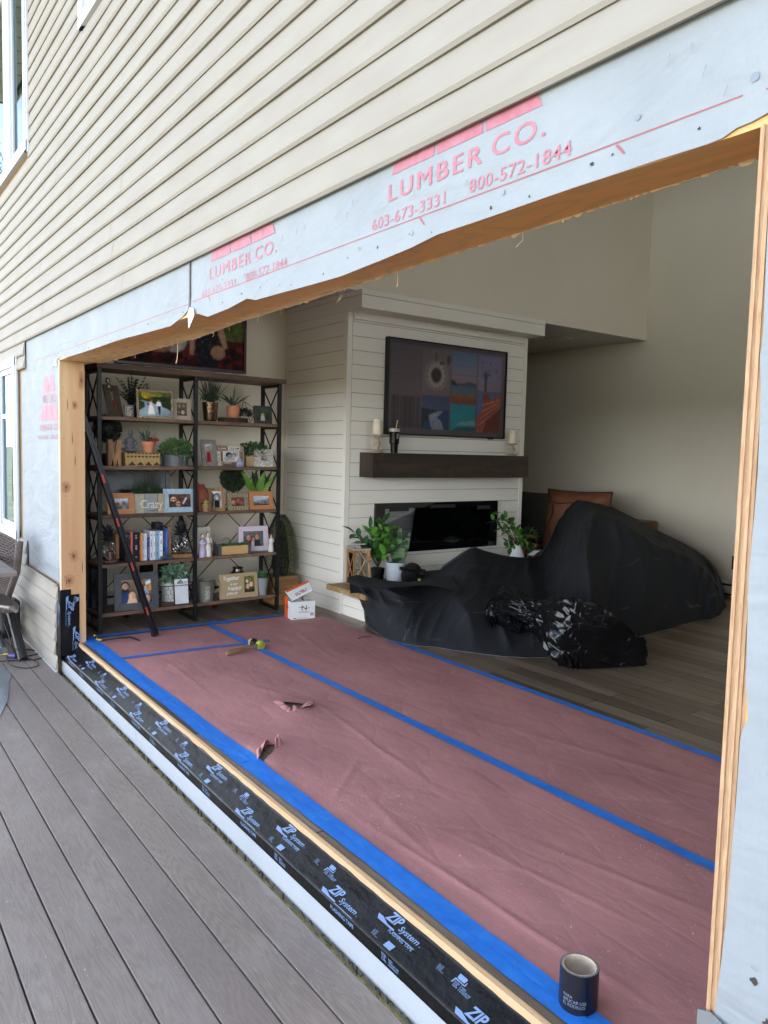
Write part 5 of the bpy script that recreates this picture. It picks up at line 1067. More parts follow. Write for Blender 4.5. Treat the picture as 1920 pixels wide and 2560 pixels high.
mbs[0].build('leaves', LF, t, smooth=True); mbs[1].build('leaves', LFB, t, smooth=True); st.build('stem', STEM, t)
b_ = MB(); x = -5.26; y0 = atx(1312, 1370, x)[1]; zq = [PX(1310, 1395, x), PX(1309, 1370, x), PX(1313, 1345, x), PX(1326, 1340, x + .02), PX(1341, 1345, x + .03), PX(1343, 1362, x + .02), PX(1332, 1372, x + .01)]
b_.tube(zq, [.035, .03, .022, .018, .018, .014, .008], 12); tag(b_.build('wood_sculpture', WOOD('walnut_wood', rgb(170, 112, 66), rgb(122, 74, 42), 'Z', 50, .4, False), smooth=True), 'curved striped wooden ornament just right of the white ribbed vase', 'ornament')

# ================================================================ tools and box on the floor
# mallet
t = thing('mallet', (-4.8, 2.3, .01), 'worn wooden handled mallet with a black head and lime green face', 'mallet')
h0 = Vector(atz(566, 1634, .022)); h1 = Vector(atz(645, 1613, .035)); b_ = MB(); 
b_.tube([h0, h0.lerp(h1, .04), h0.lerp(h1, .15), h0.lerp(h1, .55), h0.lerp(h1, .9), h1 + (h1 - h0) * .05], [.014, .019, .019, .0155, .014, .014], 12); b_.build('handle', WOOD('worn_handle', rgb(140, 112, 84), rgb(104, 80, 58), 'Y', 50, .7, False), t, auto=True)
c0 = Vector(atz(629, 1605, .034)); c1 = Vector(atz(648, 1611, .034)); d_ = (c1 - c0); d_.z = 0; d_.normalize(); a0 = c0 - d_ * .005
def cylseg(mb, a, b, r, n=20): mb.tube([a, b], r, n)
hd = MB(); cylseg(hd, a0, a0 + d_ * .024, .028); HDT = hd; hd.build('tan_face', M('worn_tan_face', rgb(186, 150, 122), .7, var=.2, vs=60), t, auto=True)
hd = MB(); hd.tube([a0 + d_ * .024, a0 + d_ * .03, a0 + d_ * .05, a0 + d_ * .07, a0 + d_ * .085], [.029, .031, .026, .026, .031], 20); hd.build('head', M('scuffed_black_metal', rgb(36, 36, 40), .45, .4, var=.3, vs=60), t, auto=True)
hd = MB(); e = a0 + d_ * .085; hd.tube([e, e + d_ * .008, e + d_ * .03, e + d_ * .042, e + d_ * .046], [.024, .032, .033, .028, .0], 20); hd.build('lime_face', M('lime_plastic', rgb(158, 160, 62), .5, var=.12), t, auto=True)
# pry bar
b_ = MB(); Pp = [atz(236, 1589, .05), atz(240, 1596, .02), atz(246, 1601, .010), atz(254, 1601, .010), atz(268, 1598, .022), atz(300, 1594, .032), atz(325, 1593, .03), atz(340, 1597, .018), atz(350, 1602, .008)]
b_.tube(Pp, [.005, .007, .008, .008, .0085, .0085, .0085, .008, .004], 6); t = tag(b_.build('pry_bar', M('black_bar_steel', rgb(42, 40, 40), .4, .5), auto=True), 'curved black pry bar with yellow hooked tip on the corner of the paper', 'pry bar')
b_ = MB(); b_.tube([tuple(Vector(p) + Vector((0, 0, .0015))) for p in Pp[:4]], [.0056, .0076, .0086, .0086], 6); b_.build('tip', M('yellow_paint_worn', rgb(206, 184, 72), .5, var=.3, vs=80), t)
# two long black levels leaning in the corner
t = thing('long_level', (-5.45, 1.85, 0), 'long black box level with orange stickers leaning between the floor and the jamb', 'level')
def bar(mb, a, b, w_, d_, sdv):
    a, b = Vector(a), Vector(b); ax = (b - a).normalized(); s_ = Vector(sdv); s_ = (s_ - ax * s_.dot(ax)).normalized(); n = ax.cross(s_)
    vs = [p + s_ * (i * w_ / 2) + n * (j * d_ / 2) for p in (a, b) for i, j in ((-1, -1), (1, -1), (1, 1), (-1, 1))]; mb.add([tuple(v) for v in vs], [(0, 1, 2, 3), (7, 6, 5, 4), (0, 4, 5, 1), (1, 5, 6, 2), (2, 6, 7, 3), (3, 7, 4, 0)]); return ax, s_, n
A_ = Vector((-5.42, 1.90, .012)); B_ = Vector(atx(219, 1085, -5.56)); B_ = Vector((B_.x, B_.y, B_.z)); B_ = A_ + (B_ - A_) * 1.22
b_ = MB(); ax, s_, n = bar(b_, A_, B_, .022, .042, (0, 1, -.2)); bar(b_, A_ + s_ * .024 - n * 0, B_ + s_ * .0195, .012, .036, (0, 1, -.2)); b_.build('body', M('matte_black_level', rgb(20, 20, 26), .35, .2), t)
b_ = MB(); bar(b_, A_ - ax * .006, A_ + ax * .012, .030, .048, (0, 1, -.2)); b_.build('end_cap', BP, t)
b_ = MB(); g_ = MB()
view = (Vector((0, 0, CH)) - (A_ + B_) / 2).normalized(); fn = n if n.dot(view) > 0 else -n; fs = s_ if s_.dot(view) > 0 else -s_
for px in ((249, 1197), (289, 1306), (326, 1417), (363, 1527)):
    best = min(np.linspace(0, 1, 400), key=lambda q: abs((lambda w_: 1280 + FPX * (RM @ (np.array(w_) - np.array([0, 0, CH])))[1] / (RM @ (np.array(w_) - np.array([0, 0, CH])))[2])(tuple(A_.lerp(B_, q))) - px[1]))
    c = A_.lerp(B_, best) + fn * .0218; sx_ = s_ if s_.dot(Vector((0, 1, 0))) > 0 else -s_
    b_.add([tuple(c + ax * a * .030 + sx_ * (b * .007) ) for a, b in ((-1, -1), (1, -1), (1, 1), (-1, 1))], [(0, 1, 2, 3)])
    g_.text('Milwaukee', c + ax * .023 + sx_ * .0035 + fn * .0008, -ax, -sx_, w=.046, h=.007, bold=.02)
b_.build('sticker', M('orange_red_sticker', rgb(176, 62, 40), .5), t); g_.build('sticker_print', M('dark_red_print', rgb(120, 24, 24), .5), t)
# white and orange carton
t = thing('carton', (-5.5, 3.12, 0), 'white carton with a black letter N mark, orange side and lid half open', 'box')
c0 = Vector(atz(729, 1550, .004)); c1 = Vector(atz(787, 1545, .004)); cb = Vector(atz(709, 1536, .004)); ax = (c1 - c0); wl_ = ax.length; ax.normalize(); ay = Vector((-ax.y, ax.x, 0)); ay = ay if ay.x < 0 else -ay; dl = .155; h = (atx(729, 1507, c0.x)[2])
CW = M('white_carton', rgb(222, 224, 226), .6, var=.05, vs=12); CO = M('orange_carton', rgb(222, 92, 34), .6, var=.1); CI = M('brown_carton_inside', rgb(150, 120, 90), .8)
def bx(mb, u0, u1, v0, v1, z0, z1): mb.add([tuple(c0 + ax * u + ay * v + Vector((0, 0, z))) for z in (z0, z1) for u, v in ((u0, v0), (u1, v0), (u1, v1), (u0, v1))], [(0, 3, 2, 1), (4, 5, 6, 7), (0, 1, 5, 4), (1, 2, 6, 5), (2, 3, 7, 6), (3, 0, 4, 7)])
b_ = MB(); th = .003
bx(b_, 0, wl_, 0, th, 0, h); bx(b_, 0, wl_, dl - th, dl, 0, h); bx(b_, 0, th, th, dl - th, 0, h); bx(b_, wl_ - th, wl_, th, dl - th, 0, h); bx(b_, th, wl_ - th, th, dl - th, 0, th); bx(b_, .02, wl_ - th, th, dl - th, h - .012, h - .009)
b_.build('carton_body', CW, t)
b_ = MB(); bx(b_, -.004, -.0005, dl * .55, dl + .002, 0, h + .03); 
b_.build('orange_panel', CO, t)
# lid: hinged at left/back, lifted
lid = MB(); hz = h + .01; P0 = c0 + ax * 0 + Vector((0, 0, hz - .01)); 
v_ = [c0 + ay * 0 + Vector((0, 0, hz)), c0 + ay * dl + Vector((0, 0, hz + .045)), c0 + ay * dl + ax * wl_ * .98 + Vector((0, 0, hz + .12)), c0 + ax * wl_ * .86 + ay * .0 + Vector((0, 0, hz + .075))]
lid.add([tuple(q) for q in v_] + [tuple(q + Vector((0, 0, .012))) for q in v_], [(0, 3, 2, 1), (4, 5, 6, 7), (0, 1, 5, 4), (1, 2, 6, 5), (2, 3, 7, 6), (3, 0, 4, 7)]); lo_ = lid.build('lid', CW, t)
l2 = MB(); q_ = [v_[0].lerp(v_[1], .78), v_[1], v_[2], v_[3].lerp(v_[2], .78)]; l2.add([tuple(q + Vector((0, 0, .0135))) for q in q_] , [(0, 1, 2, 3)]); l2.build('orange_panel', CO, lo_)
pt = MB(); fz = -ay * .0012
pt.text('N', c0 + ax * wl_ * .42 + Vector((0, 0, h * .50)) + fz, ax, (0, 0, 1), w=wl_ * .22, h=h * .27, bold=.0)
bx(pt, wl_ * .28, wl_ * .48, -.0014, -.0012, h * .665, h * .685); bx(pt, wl_ * .58, wl_ * .78, -.0014, -.0012, h * .60, h * .62)
for i in range(24):
    if i % 7 != 6: bx(pt, wl_ * (.28 + i * .02), wl_ * (.292 + i * .02), -.0014, -.0012, h * .40, h * .43); bx(pt, wl_ * (.30 + i * .017), wl_ * (.31 + i * .017), -.0014, -.0012, h * .36, h * .38); bx(pt, wl_ * (.28 + i * .016), wl_ * (.289 + i * .016), -.0014, -.0012, h * .06, h * .08)
bx(pt, wl_ * .06, wl_ * .2, -.0014, -.0012, h * .05, h * .085)
for i in range(12): bx(pt, wl_ * (.80 + i * .012), wl_ * (.804 + i * .012), -.0014, -.0012, h * .16, h * .34)
pt.text('N', c0 + ay * dl * .68 + Vector((0, 0, h * .55)) - ax * .0065, -ay, (0, 0, 1), w=dl * .25, h=h * .2, bold=.0)
pt.build('printed_mark', M('black_ink', rgb(22, 22, 24), .6), t)
pt = MB(); u_ = (v_[3] - v_[0]).normalized(); w2 = (v_[1] - v_[0]).normalized(); [pt.add([tuple(v_[0] + u_ * (.05 + a + i * .014) + w2 * (.02 + b_ + j * .022) + Vector((0, 0, .0135))) for a, b_ in ((0, 0), (.010, 0), (.010, .016), (0, .016))], [(0, 1, 2, 3)]) for i in range(8) for j in range(2) if (i + j) % 4 != 3]; pt.build('printed_mark', M('red_ink', rgb(196, 60, 46), .6), t)
nl = MB(); nl.tube([tuple(c0 + ax * (wl_ * .55 + .01 * math.cos(q)) + ay * (.05 + .01 * math.sin(q)) + Vector((0, 0, h + .003 + q * .004))) for q in range(6)], .005, 6); nl.build('nail_coil', M('nail_coil_brown', rgb(96, 80, 64), .6), t)
# roll of flashing tape
rx_, ry_ = Vector(atz(1428, 2552, .008)).x, Vector(atz(1428, 2552, .008)).y
cL = Vector(atz(1425, 2520, .008)); Rr = .0485; cx, cy_ = cL.x - .0, cL.y + .03; Ht = .102
t = thing('tape_roll', (cx, cy_, .009), 'short roll of black flashing tape standing on end by the blue tape', 'tape roll')
b_ = MB(); b_.lathe([(Rr - .006, 0), (Rr, 0), (Rr + .0005, Ht * .5), (Rr, Ht), (Rr - .006, Ht)], (cx, cy_, .009), 64); b_.f = b_.f[:-2]; b_.mi = b_.mi[:-2]; b_.build('wound_tape', M('satin_black_tape', rgb(20, 22, 34), .33, var=.1), t, auto=True)
b_ = MB(); b_.lathe([(Rr - .0065, 0), (Rr - .006, Ht + .0005), (Rr - .0085, Ht + .0005), (Rr - .009, 0)], (cx, cy_, .009), 64); b_.v = b_.v; b_.f = b_.f[:-2]; b_.mi = b_.mi[:-2]; b_.build('cardboard_core', M('grey_cardboard', rgb(206, 188, 166), .85, var=.12, vs=40), t, auto=True)
b_ = MB(); b_.lathe([(Rr - .006, Ht + .0008), (Rr - .0008, Ht + .0006)], (cx, cy_, .009), 64); b_.f = b_.f[:-2]; b_.mi = b_.mi[:-2]; b_.build('tape_edge', M('speckled_edge', rgb(60, 60, 62), .7, var=.5, vs=600, c2=rgb(140, 140, 138)), t)
b_ = MB(); a = math.radians(-28); q = Vector((math.cos(a), math.sin(a), 0)); tq = Vector((-q.y, q.x, 0)); o = Vector((cx, cy_, .009)) + q * (Rr + .001)
b_.add([tuple(o + tq * 0 + Vector((0, 0, Ht - .002))), tuple(o + q * .006 - tq * .0 + Vector((0, 0, Ht - .012))), tuple(o + q * .007 + Vector((0, 0, .0))), tuple(o + Vector((0, 0, .0)))], [(0, 1, 2, 3)]); b_.build('loose_end', ZIP, t)
b_ = MB(); tx = MB(); vs, fs, bw, bh = text_geo('PARA\nAPLICAR USE\nEL RODILLO', .004, 0., 1.)
def cylmap(pts, a0, w_, z0, h_): return [(cx + (Rr + .0012) * math.cos(a0 + (p[0] / bw) * w_ / Rr), cy_ + (Rr + .0012) * math.sin(a0 + (p[0] / bw) * w_ / Rr), z0 + p[1] / bh * h_) for p in pts]
ang = math.atan2(-cy_, -cx)      # direction of the camera
tx.add(cylmap(vs, ang - math.radians(46), .060, .028, .030), fs); tx.build('printed_lettering', M('white_ink', rgb(130, 140, 158), .5), t)
# black cable tie offcut on the paper
b_ = MB(); b_.tube([atz(895, 1597, .006), atz(905, 1592, .01), atz(918, 1592, .01), atz(928, 1590, .006)], .0025, 5); tag(b_.build('wire_scrap', M('dark_wire', rgb(60, 36, 40), .6)), 'thin dark wire scrap on the red paper by the tarp', 'wire')
# ================================================================ the bookshelf
SZ = {1: 1.605, 2: 1.24, 3: .878, 4: .51, 5: .14}
FX = lambda y: -5.71 - .06 * (y - 1.6)
BS = thing('bookshelf', (-5.93, 2.37, 0), 'tall double bookshelf with black X braced steel frames and rustic brown plank shelves', 'bookshelf')
SHW = WOOD('rustic_shelf_plank', rgb(126, 98, 80), rgb(88, 66, 54), 'Y', 26, .55, True, .35, c3=rgb(72, 52, 44))
YS = (1.600, 2.352, 3.118); DP = .335
for i, (a, b) in enumerate(((0, 1), (1, 2))):
    for k, z in SZ.items():
        m = MB(); y0, y1 = YS[a] + (.0 if a == 0 else .018), YS[b] + (.0 if a == 0 else .0); m.m = place((FX((y0 + y1) / 2) - DP / 2, (y0 + y1) / 2, 0), math.radians(3.4)); ln = y1 - y0 + (.03 if a == 0 else .04)
        m.box(-DP / 2 - .0, DP / 2 - .016, -ln / 2 + (.01 if a == 0 else 0), ln / 2 - .022, z - .026, z, .003); m.build('shelf', SHW, BS)
m = MB(); m.m = place((FX(2.36) - DP / 2, 2.36, 0), math.radians(3.4)); m.box(-DP / 2 - .012, DP / 2 + .012, -.795, .795, 1.946, 1.985, .004); m.build('shelf_top', SHW, BS)
for y in YS:
    x0 = FX(y); m = MB(); w_ = .028
    m.box(x0 - w_, x0, y - w_ / 2, y + w_ / 2, 0, 1.945, .002); m.box(x0 - DP, x0 - DP + w_, y - w_ / 2, y + w_ / 2, 0, 1.945, .002)
    for z in (0.012,) + tuple(v - .03 for v in SZ.values()) + (1.93,): m.box(x0 - DP + w_, x0 - w_, y - w_ / 2 + .003, y + w_ / 2 - .003, z - .011, z + .011)
    m.build('upright', BLACKM, BS)
    m = MB(); zz = [.14, .51, .878, 1.24, 1.605, 1.945]
    for a, b in zip(zz, zz[1:]):
        m.tube([(x0 - w_, y, a + .0), (x0 - DP + w_, y, b - .035)], .0065, 6); m.tube([(x0 - w_, y - .004, b - .035), (x0 - DP + w_, y - .004, a)], .0065, 6)
    m.build('x_brace', BLACKM, BS)
m = MB()
for a, b in ((0, 1), (1, 2)):
    xa, xb = FX(YS[a]) - DP + .01, FX(YS[b]) - DP + .01
    for z0, z1 in ((.14, .878), (.51, 1.24)):
        m.tube([(xa, YS[a], z0), (xb, YS[b], z1)], .004, 6); m.tube([(xa, YS[a], z1), (xb, YS[b], z0)], .004, 6)
m.build('back_brace', BLACKM, BS)

def spot(tile, u0, u1, v1, sh, dx=.06):
    a, b = T(tile, u0, v1), T(tile, u1, v1); x = FX(2.3) - dx; ya, yb = atx(*a, x)[1], atx(*b, x)[1]; x = FX((ya + yb) / 2) - dx; return x, atx(*a, x)[1], atx(*b, x)[1], SZ[sh] + .0008
def zat(tile, u, v, x): return atx(*T(tile, u, v), x)[2]
def xt(tile, u, v, x): return Vector(atx(*T(tile, u, v), x))
FR_GROUP = None
def frame(tile, u0, u1, v0, v1, sh, dx, yaw, lean, bd, mat, pic, label, thick=.016, cat='picture frame', extra=None, mat2=None, name='picture_frame'):
    x, y0, y1, z = spot(tile, u0, u1, v1, sh, dx); w_ = (y1 - y0) / max(.5, math.cos(math.radians(yaw))); h = (zat(tile, (u0 + u1) / 2, v0, x) - z) / math.cos(math.radians(lean))
    yaw, lean = math.radians(yaw), math.radians(lean)
    ax = Vector((-math.sin(yaw), math.cos(yaw), 0)); bk = Vector((-math.cos(yaw), -math.sin(yaw), 0)); up = (Vector((0, 0, 1)) * math.cos(lean) + bk * math.sin(lean)); bk2 = ax.cross(up) * -1
    bk2 = up.cross(ax); 
    if bk2.dot(bk) < 0: bk2 = -bk2
    o = Vector((x, (y0 + y1) / 2, z)) - ax * w_ / 2
    m_ = Matrix((( ax.x, bk2.x, up.x, o.x), (ax.y, bk2.y, up.y, o.y), (ax.z, bk2.z, up.z, o.z), (0, 0, 0, 1)))
    t = thing(name, (x, (y0 + y1) / 2, z), label, cat)
    b = MB(m_); hz = thick; 
    for (a0, a1, c0_, c1_) in ((0, w_, 0, bd), (0, w_, h - bd, h)): b.box(a0, a1, 0, hz, c0_, c1_, .002)
    b.box(0, bd, .0006, hz - .0006, bd, h - bd, 0); b.box(w_ - bd, w_, .0006, hz - .0006, bd, h - bd, 0); fo_ = b.build('frame', mat, t)
    q = MB(m_); q.box(bd * .5, w_ - bd * .5, hz * .6, hz * .9, bd * .5, h - bd * .5); q.prism([(0, 0), (.05, 0), (.0, h * .6)], w_ * .45, w_ * .55, 'YZ') if False else None
    q.box(w_ * .44, w_ * .56, hz * .9, hz + .004, 0, h * .7); q.build('backing', M('frame_backing', rgb(60, 52, 46), .8), fo_)
    if mat2: 
        q = MB(m_); e = .012; i0 = bd - .002
        q.box(i0, w_ - i0, hz * .35, hz * .55, i0, i0 + e); q.box(i0, w_ - i0, hz * .35, hz * .55, h - i0 - e, h - i0); q.box(i0, i0 + e, hz * .36, hz * .54, i0, h - i0); q.box(w_ - i0 - e, w_ - i0, hz * .36, hz * .54, i0, h - i0); q.build('mount', mat2, t)
    if pic is not None:
        q = MB(m_); q.paint(pic.get(), (bd, hz * .55, bd), (w_ - 2 * bd, 0, 0), (0, 0, h - 2 * bd)); q.build('photo', PH, t)
    if extra: extra(t, m_, w_, h, bd, hz)
    return t, m_, w_, h
BRW = WOOD('honey_wood', rgb(190, 128, 74), rgb(150, 92, 50), 'Y', 60, .4, False); BRW2 = WOOD('light_brown_wood', rgb(164, 122, 78), rgb(128, 90, 56), 'Z', 60, .55, True)
SIL = M('tarnished_silver', rgb(128, 116, 106), .3, .8, var=.3, vs=40, bmp=.4, bs=50, bd=.003); GREY = M('grey_wash_wood', rgb(140, 136, 132), .7, var=.2, vs=30, bmp=.3)
GLIT = M('glitter_mosaic', rgb(190, 170, 140), .18, .7, var=.48, vs=150, bmp=1., bs=150, bd=.004, c2=rgb(60, 44, 34)); GLITS = M('silver_mosaic', rgb(226, 220, 208), .16, .6, var=.4, vs=110, bmp=1., bs=110, bd=.006, c2=rgb(110, 104, 94))
CREAM = M('cream_paint', rgb(158, 146, 128), .6, var=.08); CHAR = M('charcoal_wood', rgb(66, 68, 72), .6, var=.15, vs=20, bmp=.3); LILAC = M('pale_lilac_paint', rgb(204, 190, 202), .55, var=.06)
GALV = M('pale_galvanised', rgb(158, 184, 202), .45, .35, var=.1, vs=30, bmp=.15); BURL = M('burlap', rgb(176, 154, 118), .9, var=.18, vs=120, bmp=.8, bs=200, bd=.002)
# --- photographs (simple painted stand-ins for the family snapshots)
def wedding():
    p = Pic(84, 60, (74, 92, 40), (54, 66, 40), 3); p.rect(0, 0, 1, .35, (96, 110, 40), (40, 60, 30)); p.ell(.25, .12, .16, .16, (196, 170, 44)); p.ell(.55, .1, .2, .09, (150, 150, 60)); p.rect(.45, .18, 1, .7, (34, 48, 26)); p.noise(.5, 3)
    p.poly([(0, .36), (.12, .34), (.55, .5), (.9, .68), (1, .75), (1, 1), (0, 1)], (140, 158, 172)); p.poly([(0, .34), (.18, .42), (.2, .62), (.05, .75), (0, .78)], (48, 62, 34)); p.noise(.12, 4)
    p.poly([(.33, .42), (.42, .42), (.5, .92), (.28, .92), (.32, .6)], (226, 222, 216)); p.ell(.38, .36, .035, .07, (196, 150, 124)); p.ell(.37, .33, .04, .06, (110, 62, 40)); p.ell(.30, .5, .05, .05, (120, 84, 120)); p.poly([(.42, .44), (.49, .55), (.47, .57), (.41, .5)], (198, 150, 126))
    p.rect(.57, .38, .68, .56, (222, 226, 236)); p.poly([(.57, .38), (.53, .58), (.55, .58), (.59, .46)], (214, 218, 228)); p.poly([(.68, .38), (.72, .58), (.70, .58), (.66, .46)], (214, 218, 228)); p.rect(.59, .56, .68, .72, (26, 26, 30)); p.poly([(.59, .6), (.635, .6), (.65, .94), (.62, .94)], (24, 24, 28)); p.poly([(.63, .6), (.68, .6), (.67, .84), (.645, .9)], (24, 24, 28)); p.ell(.625, .31, .028, .06, (176, 128, 104)); p.ell(.625, .28, .03, .04, (40, 28, 24)); return p
def faces(w_, h_, bg, lst, seed=1, ns=.35):
    p = Pic(w_, h_, bg[0], bg[1], seed).noise(ns, 4)
    for f in lst:
        k = dict(f[4]) if len(f) > 4 else {}
        if 'coat' in k: p.body(f[0], f[1] + f[2] * .5, f[2] * 2.6 * h_ / w_, 1, k.pop('coat'))
        p.face(f[0], f[1], f[2], f[3], **k)
    return p
sk, sk2, dk = (208, 162, 134), (184, 134, 106), (48, 34, 28)
# shelf 1, left half
def finial(t, m_, w_, h, bd, hz):
    q = MB(m_); q.lathe([(0, 0), (.012, .004), (.016, .02), (.008, .035), (.014, .05), (.018, .065), (.010, .08), (0, .085)], (w_ * .35, 0, h - .03), 14); q.build('finial', SIL, t, auto=True)
frame(1, 305, 545, 365, 832, 1, .05, 22, 16, .045, M('dark_bronze_wood', rgb(72, 60, 52), .5, var=.2, bmp=.2), faces(30, 44, ((120, 118, 122), (60, 52, 50)), [(.45, .35, .1, sk, dict(coat=(140, 20, 26), hair=(30, 20, 20)))], 4), 'tall dark bronze frame with silver finial, tilted at the left end of the top shelf', mat2=SIL, extra=finial)
def block():
    x, y0, y1, z = spot(1, 528, 672, 852, 1, .035); b = MB(); b.m = place((x, (y0 + y1) / 2, z), math.radians(12)); h = zat(1, 600, 668, x) - z; w_ = (y1 - y0) * .95
    b.box(-.014, .014, -w_ / 2, w_ / 2, 0, h, .003); t = tag(b.build('glass_block', M('etched_crystal', rgb(150, 146, 142), .12, .2, var=.4, vs=60, spec=.9)), 'small etched crystal block on the top shelf between the bronze frame and the wedding photo', 'glass block')
    q = MB(b.m); r_ = random.Random(5)
    for i in range(9): q.box(.0142, .0146, -w_ * .35, w_ * r_.uniform(0, .35), h * (.12 + i * .085), h * (.14 + i * .085))
    q.build('etching', M('frosted_line', rgb(214, 212, 208), .6), t)
block()
def plant(name, loc, label, cat='plant', group=None): return thing(name, loc, label, cat, group)
def fern(mb, c, n, L_, W_, seed, zr=(.4, 1.), spread=1., leafl=.03):
    rn = random.Random(seed)
    for i in range(n):
        a = rn.uniform(0, 2 * PI); e = rn.uniform(*zr); d = Vector((math.cos(a) * spread * (1.1 - e), math.sin(a) * spread * (1.1 - e), e)).normalized(); l = L_ * rn.uniform(.7, 1.1); p = Vector(c); dd = d.copy(); K = 9
        for k in range(K):
            q = p + dd * (l / K); s_ = dd.cross(Vector((0, 0, 1)));
            if s_.length < .1: s_ = Vector((1, 0, 0))
            s_.normalize()
            for sg in (-1, 1): mb.leaf(p, s_ * sg + dd * .7, Vector((0, 0, 1)), leafl * (1 - .6 * k / K), leafl * W_, .2, 2)
            mb.tube([p, q], .0016, 4); p = q; dd = (dd + Vector((0, 0, -.06))).normalized()
def grass(mb, c, n, L_, w_, seed, spread=.6, droop=.8, base=.03):
    rn = random.Random(seed)
    for i in range(n):
        a = rn.uniform(0, 2 * PI); r = rn.uniform(0, spread); d = Vector((math.cos(a) * r, math.sin(a) * r, 1)).normalized(); p = Vector(c) + Vector((math.cos(a), math.sin(a), 0)) * base * rn.random()
        mb.leaf(p, d, Vector((math.cos(a), math.sin(a), .1)), L_ * rn.uniform(.6, 1.05), w_, droop * rn.uniform(.4, 1.2) * r, 6, .1)
def bush(mb, c, r, n, ll, lw, seed, zmin=-.2, shell=.5, up=.3):
    rn = random.Random(seed)
    for i in range(n):
        while True:
            v = Vector((rn.uniform(-1, 1), rn.uniform(-1, 1), rn.uniform(-1, 1)))
            if shell < v.length < 1 and v.z > zmin: break
        p = Vector((c[0] + v.x * r[0], c[1] + v.y * r[1], c[2] + v.z * r[2])); d = Vector((v.x + rn.uniform(-.7, .7), v.y + rn.uniform(-.7, .7), v.z + up + rn.uniform(-.5, .5)))
        mb.leaf(p, d, (rn.uniform(-1, 1), rn.uniform(-1, 1), 1), ll * rn.uniform(.7, 1.2), lw, .3, 2, .3)
DKF = leafmat('dark_fern', rgb(36, 52, 34), .5, rgb(20, 32, 22)); GRY = leafmat('grey_green_leaf', rgb(86, 106, 92), .5, rgb(60, 78, 66)); BUSHM = leafmat('bushy_green_leaf', rgb(92, 124, 70), .5, rgb(54, 82, 44)); GRS = leafmat('dark_grass', rgb(58, 72, 52), .5, rgb(34, 44, 32)); BOXW = leafmat('boxwood_leaf', rgb(58, 74, 42), .55, rgb(30, 42, 24)); SUC = leafmat('succulent_green', rgb(90, 146, 84), .45, rgb(54, 104, 60))
def at_shelf(tile, u, v, sh, dx): x = FX(2.3) - dx; y = atx(*T(tile, u, v), x)[1]; x = FX(y) - dx; return Vector((x, atx(*T(tile, u, v), x)[1], SZ[sh] + .0008))
c = at_shelf(1, 660, 830, 1, .24); t = plant('fern_plant', c, 'dark fern standing behind the wedding photo frame'); b = MB(); b.lathe([(0, 0), (.05, 0), (.065, .10), (.06, .10), (0, .09)], c, 20); b.build('pot', BLACKM, t, auto=True)
b = MB(); fern(b, c + Vector((0, 0, .09)), 22, .25, .45, 3, (.45, 1.), .9, .045); fern(b, c + Vector((.02, .12, .09)), 12, .2, .45, 4, (.35, .9), 1, .04); b.build('leaves', DKF, t, smooth=True)
frame(1, 735, 1262, 440, 868, 1, .045, -4, 9, .016, GLIT, wedding(), 'wedding photo in a glittering bronze mosaic frame on the top shelf')
frame(1, 1268, 1525, 570, 890, 1, .05, -8, 9, .032, CREAM, faces(30, 40, ((110, 96, 84), (70, 60, 54)), [(.3, .25, .14, (150, 134, 120)), (.72, .22, .13, (160, 144, 130)), (.6, .7, .16, (190, 176, 164)), (.2, .7, .12, (150, 134, 120))], 9), 'plain taupe frame with four small faces beside the middle upright of the top shelf')
# shelf 1, right half
c = at_shelf(2, 290, 730, 1, .08); t = plant('grass_plant', c, 'wispy dark grass in a tall mercury glass pot beside the middle upright'); h = .15
b = MB(); b.lathe([(0, 0), (.048, 0), (.052, .01), (.066, h), (.062, h), (0, h - .02)], c, 32); b.build('pot', M('mercury_glass', rgb(150, 122, 98), .08, .9, var=.45, vs=60, bmp=.8, bs=50, bd=.006), t, auto=True)
b = MB(); grass(b, c + Vector((0, 0, h - .01)), 130, .27, .005, 5, .95, 1.0, .04); b.build('leaves', GRS, t); b = MB(); bush(b, c + Vector((0, 0, h + .02)), (.07, .075, .035), 160, .022, .012, 6); b.build('filler_leaves', GRY, t)
c = at_shelf(2, 655, 750, 1, .10); t = thing('wood_slice', c, 'bark edged wood slice under the terracotta planter', 'wood slice'); b = MB(); b.grid(lambda u, v: (c.x + (.075 + .004 * math.sin(u * 90)) * math.cos(u * 2 * PI), c.y + (.128 + .004 * math.sin(u * 90)) * math.sin(u * 2 * PI), c.z + .036 * v), 120, 2); b.build('bark', M('rough_bark', rgb(70, 48, 36), .9, var=.4, vs=50, bmp=1, bs=60, bd=.006), t)
b = MB(); b.grid(lambda u, v: (c.x + .074 * v * math.cos(u * 2 * PI), c.y + .127 * v * math.sin(u * 2 * PI), c.z + .0355), 40, 3); b.build('cut_face', BRW2, t)
cz = c + Vector((0, 0, .037)); TER = M('terracotta', rgb(196, 128, 92), .75, var=.1, vs=14, bmp=.15); t = plant('succulent_plant', cz, 'broad leaved grey green succulent in a smooth terracotta planter on the wood slice'); b = MB(); b.lathe([(0, 0), (.038, 0), (.048, .012), (.055, .05), (.054, .098), (.049, .098), (.048, .085), (0, .085)], cz, 32); b.build('pot', TER, t, auto=True)
b = MB(); tc_ = cz + Vector((0, 0, .088))
for (u, v, ww) in ((690, 172, .03), (480, 300, .026), (440, 345, .026), (520, 375, .026), (930, 305, .026), (910, 345, .026), (880, 395, .026), (600, 330, .028), (780, 340, .026), (560, 430, .024), (830, 430, .024)):
    e = xt(2, u, v, tc_.x + (.04 if v > 330 else -.02)); d = e - tc_; b.leaf(tc_, d + Vector((0, 0, .06)), (-.3, 0, 1), d.length * 1.08, ww, .5, 6, .3, .8)
b.build('leaves', GRY, t, smooth=True)
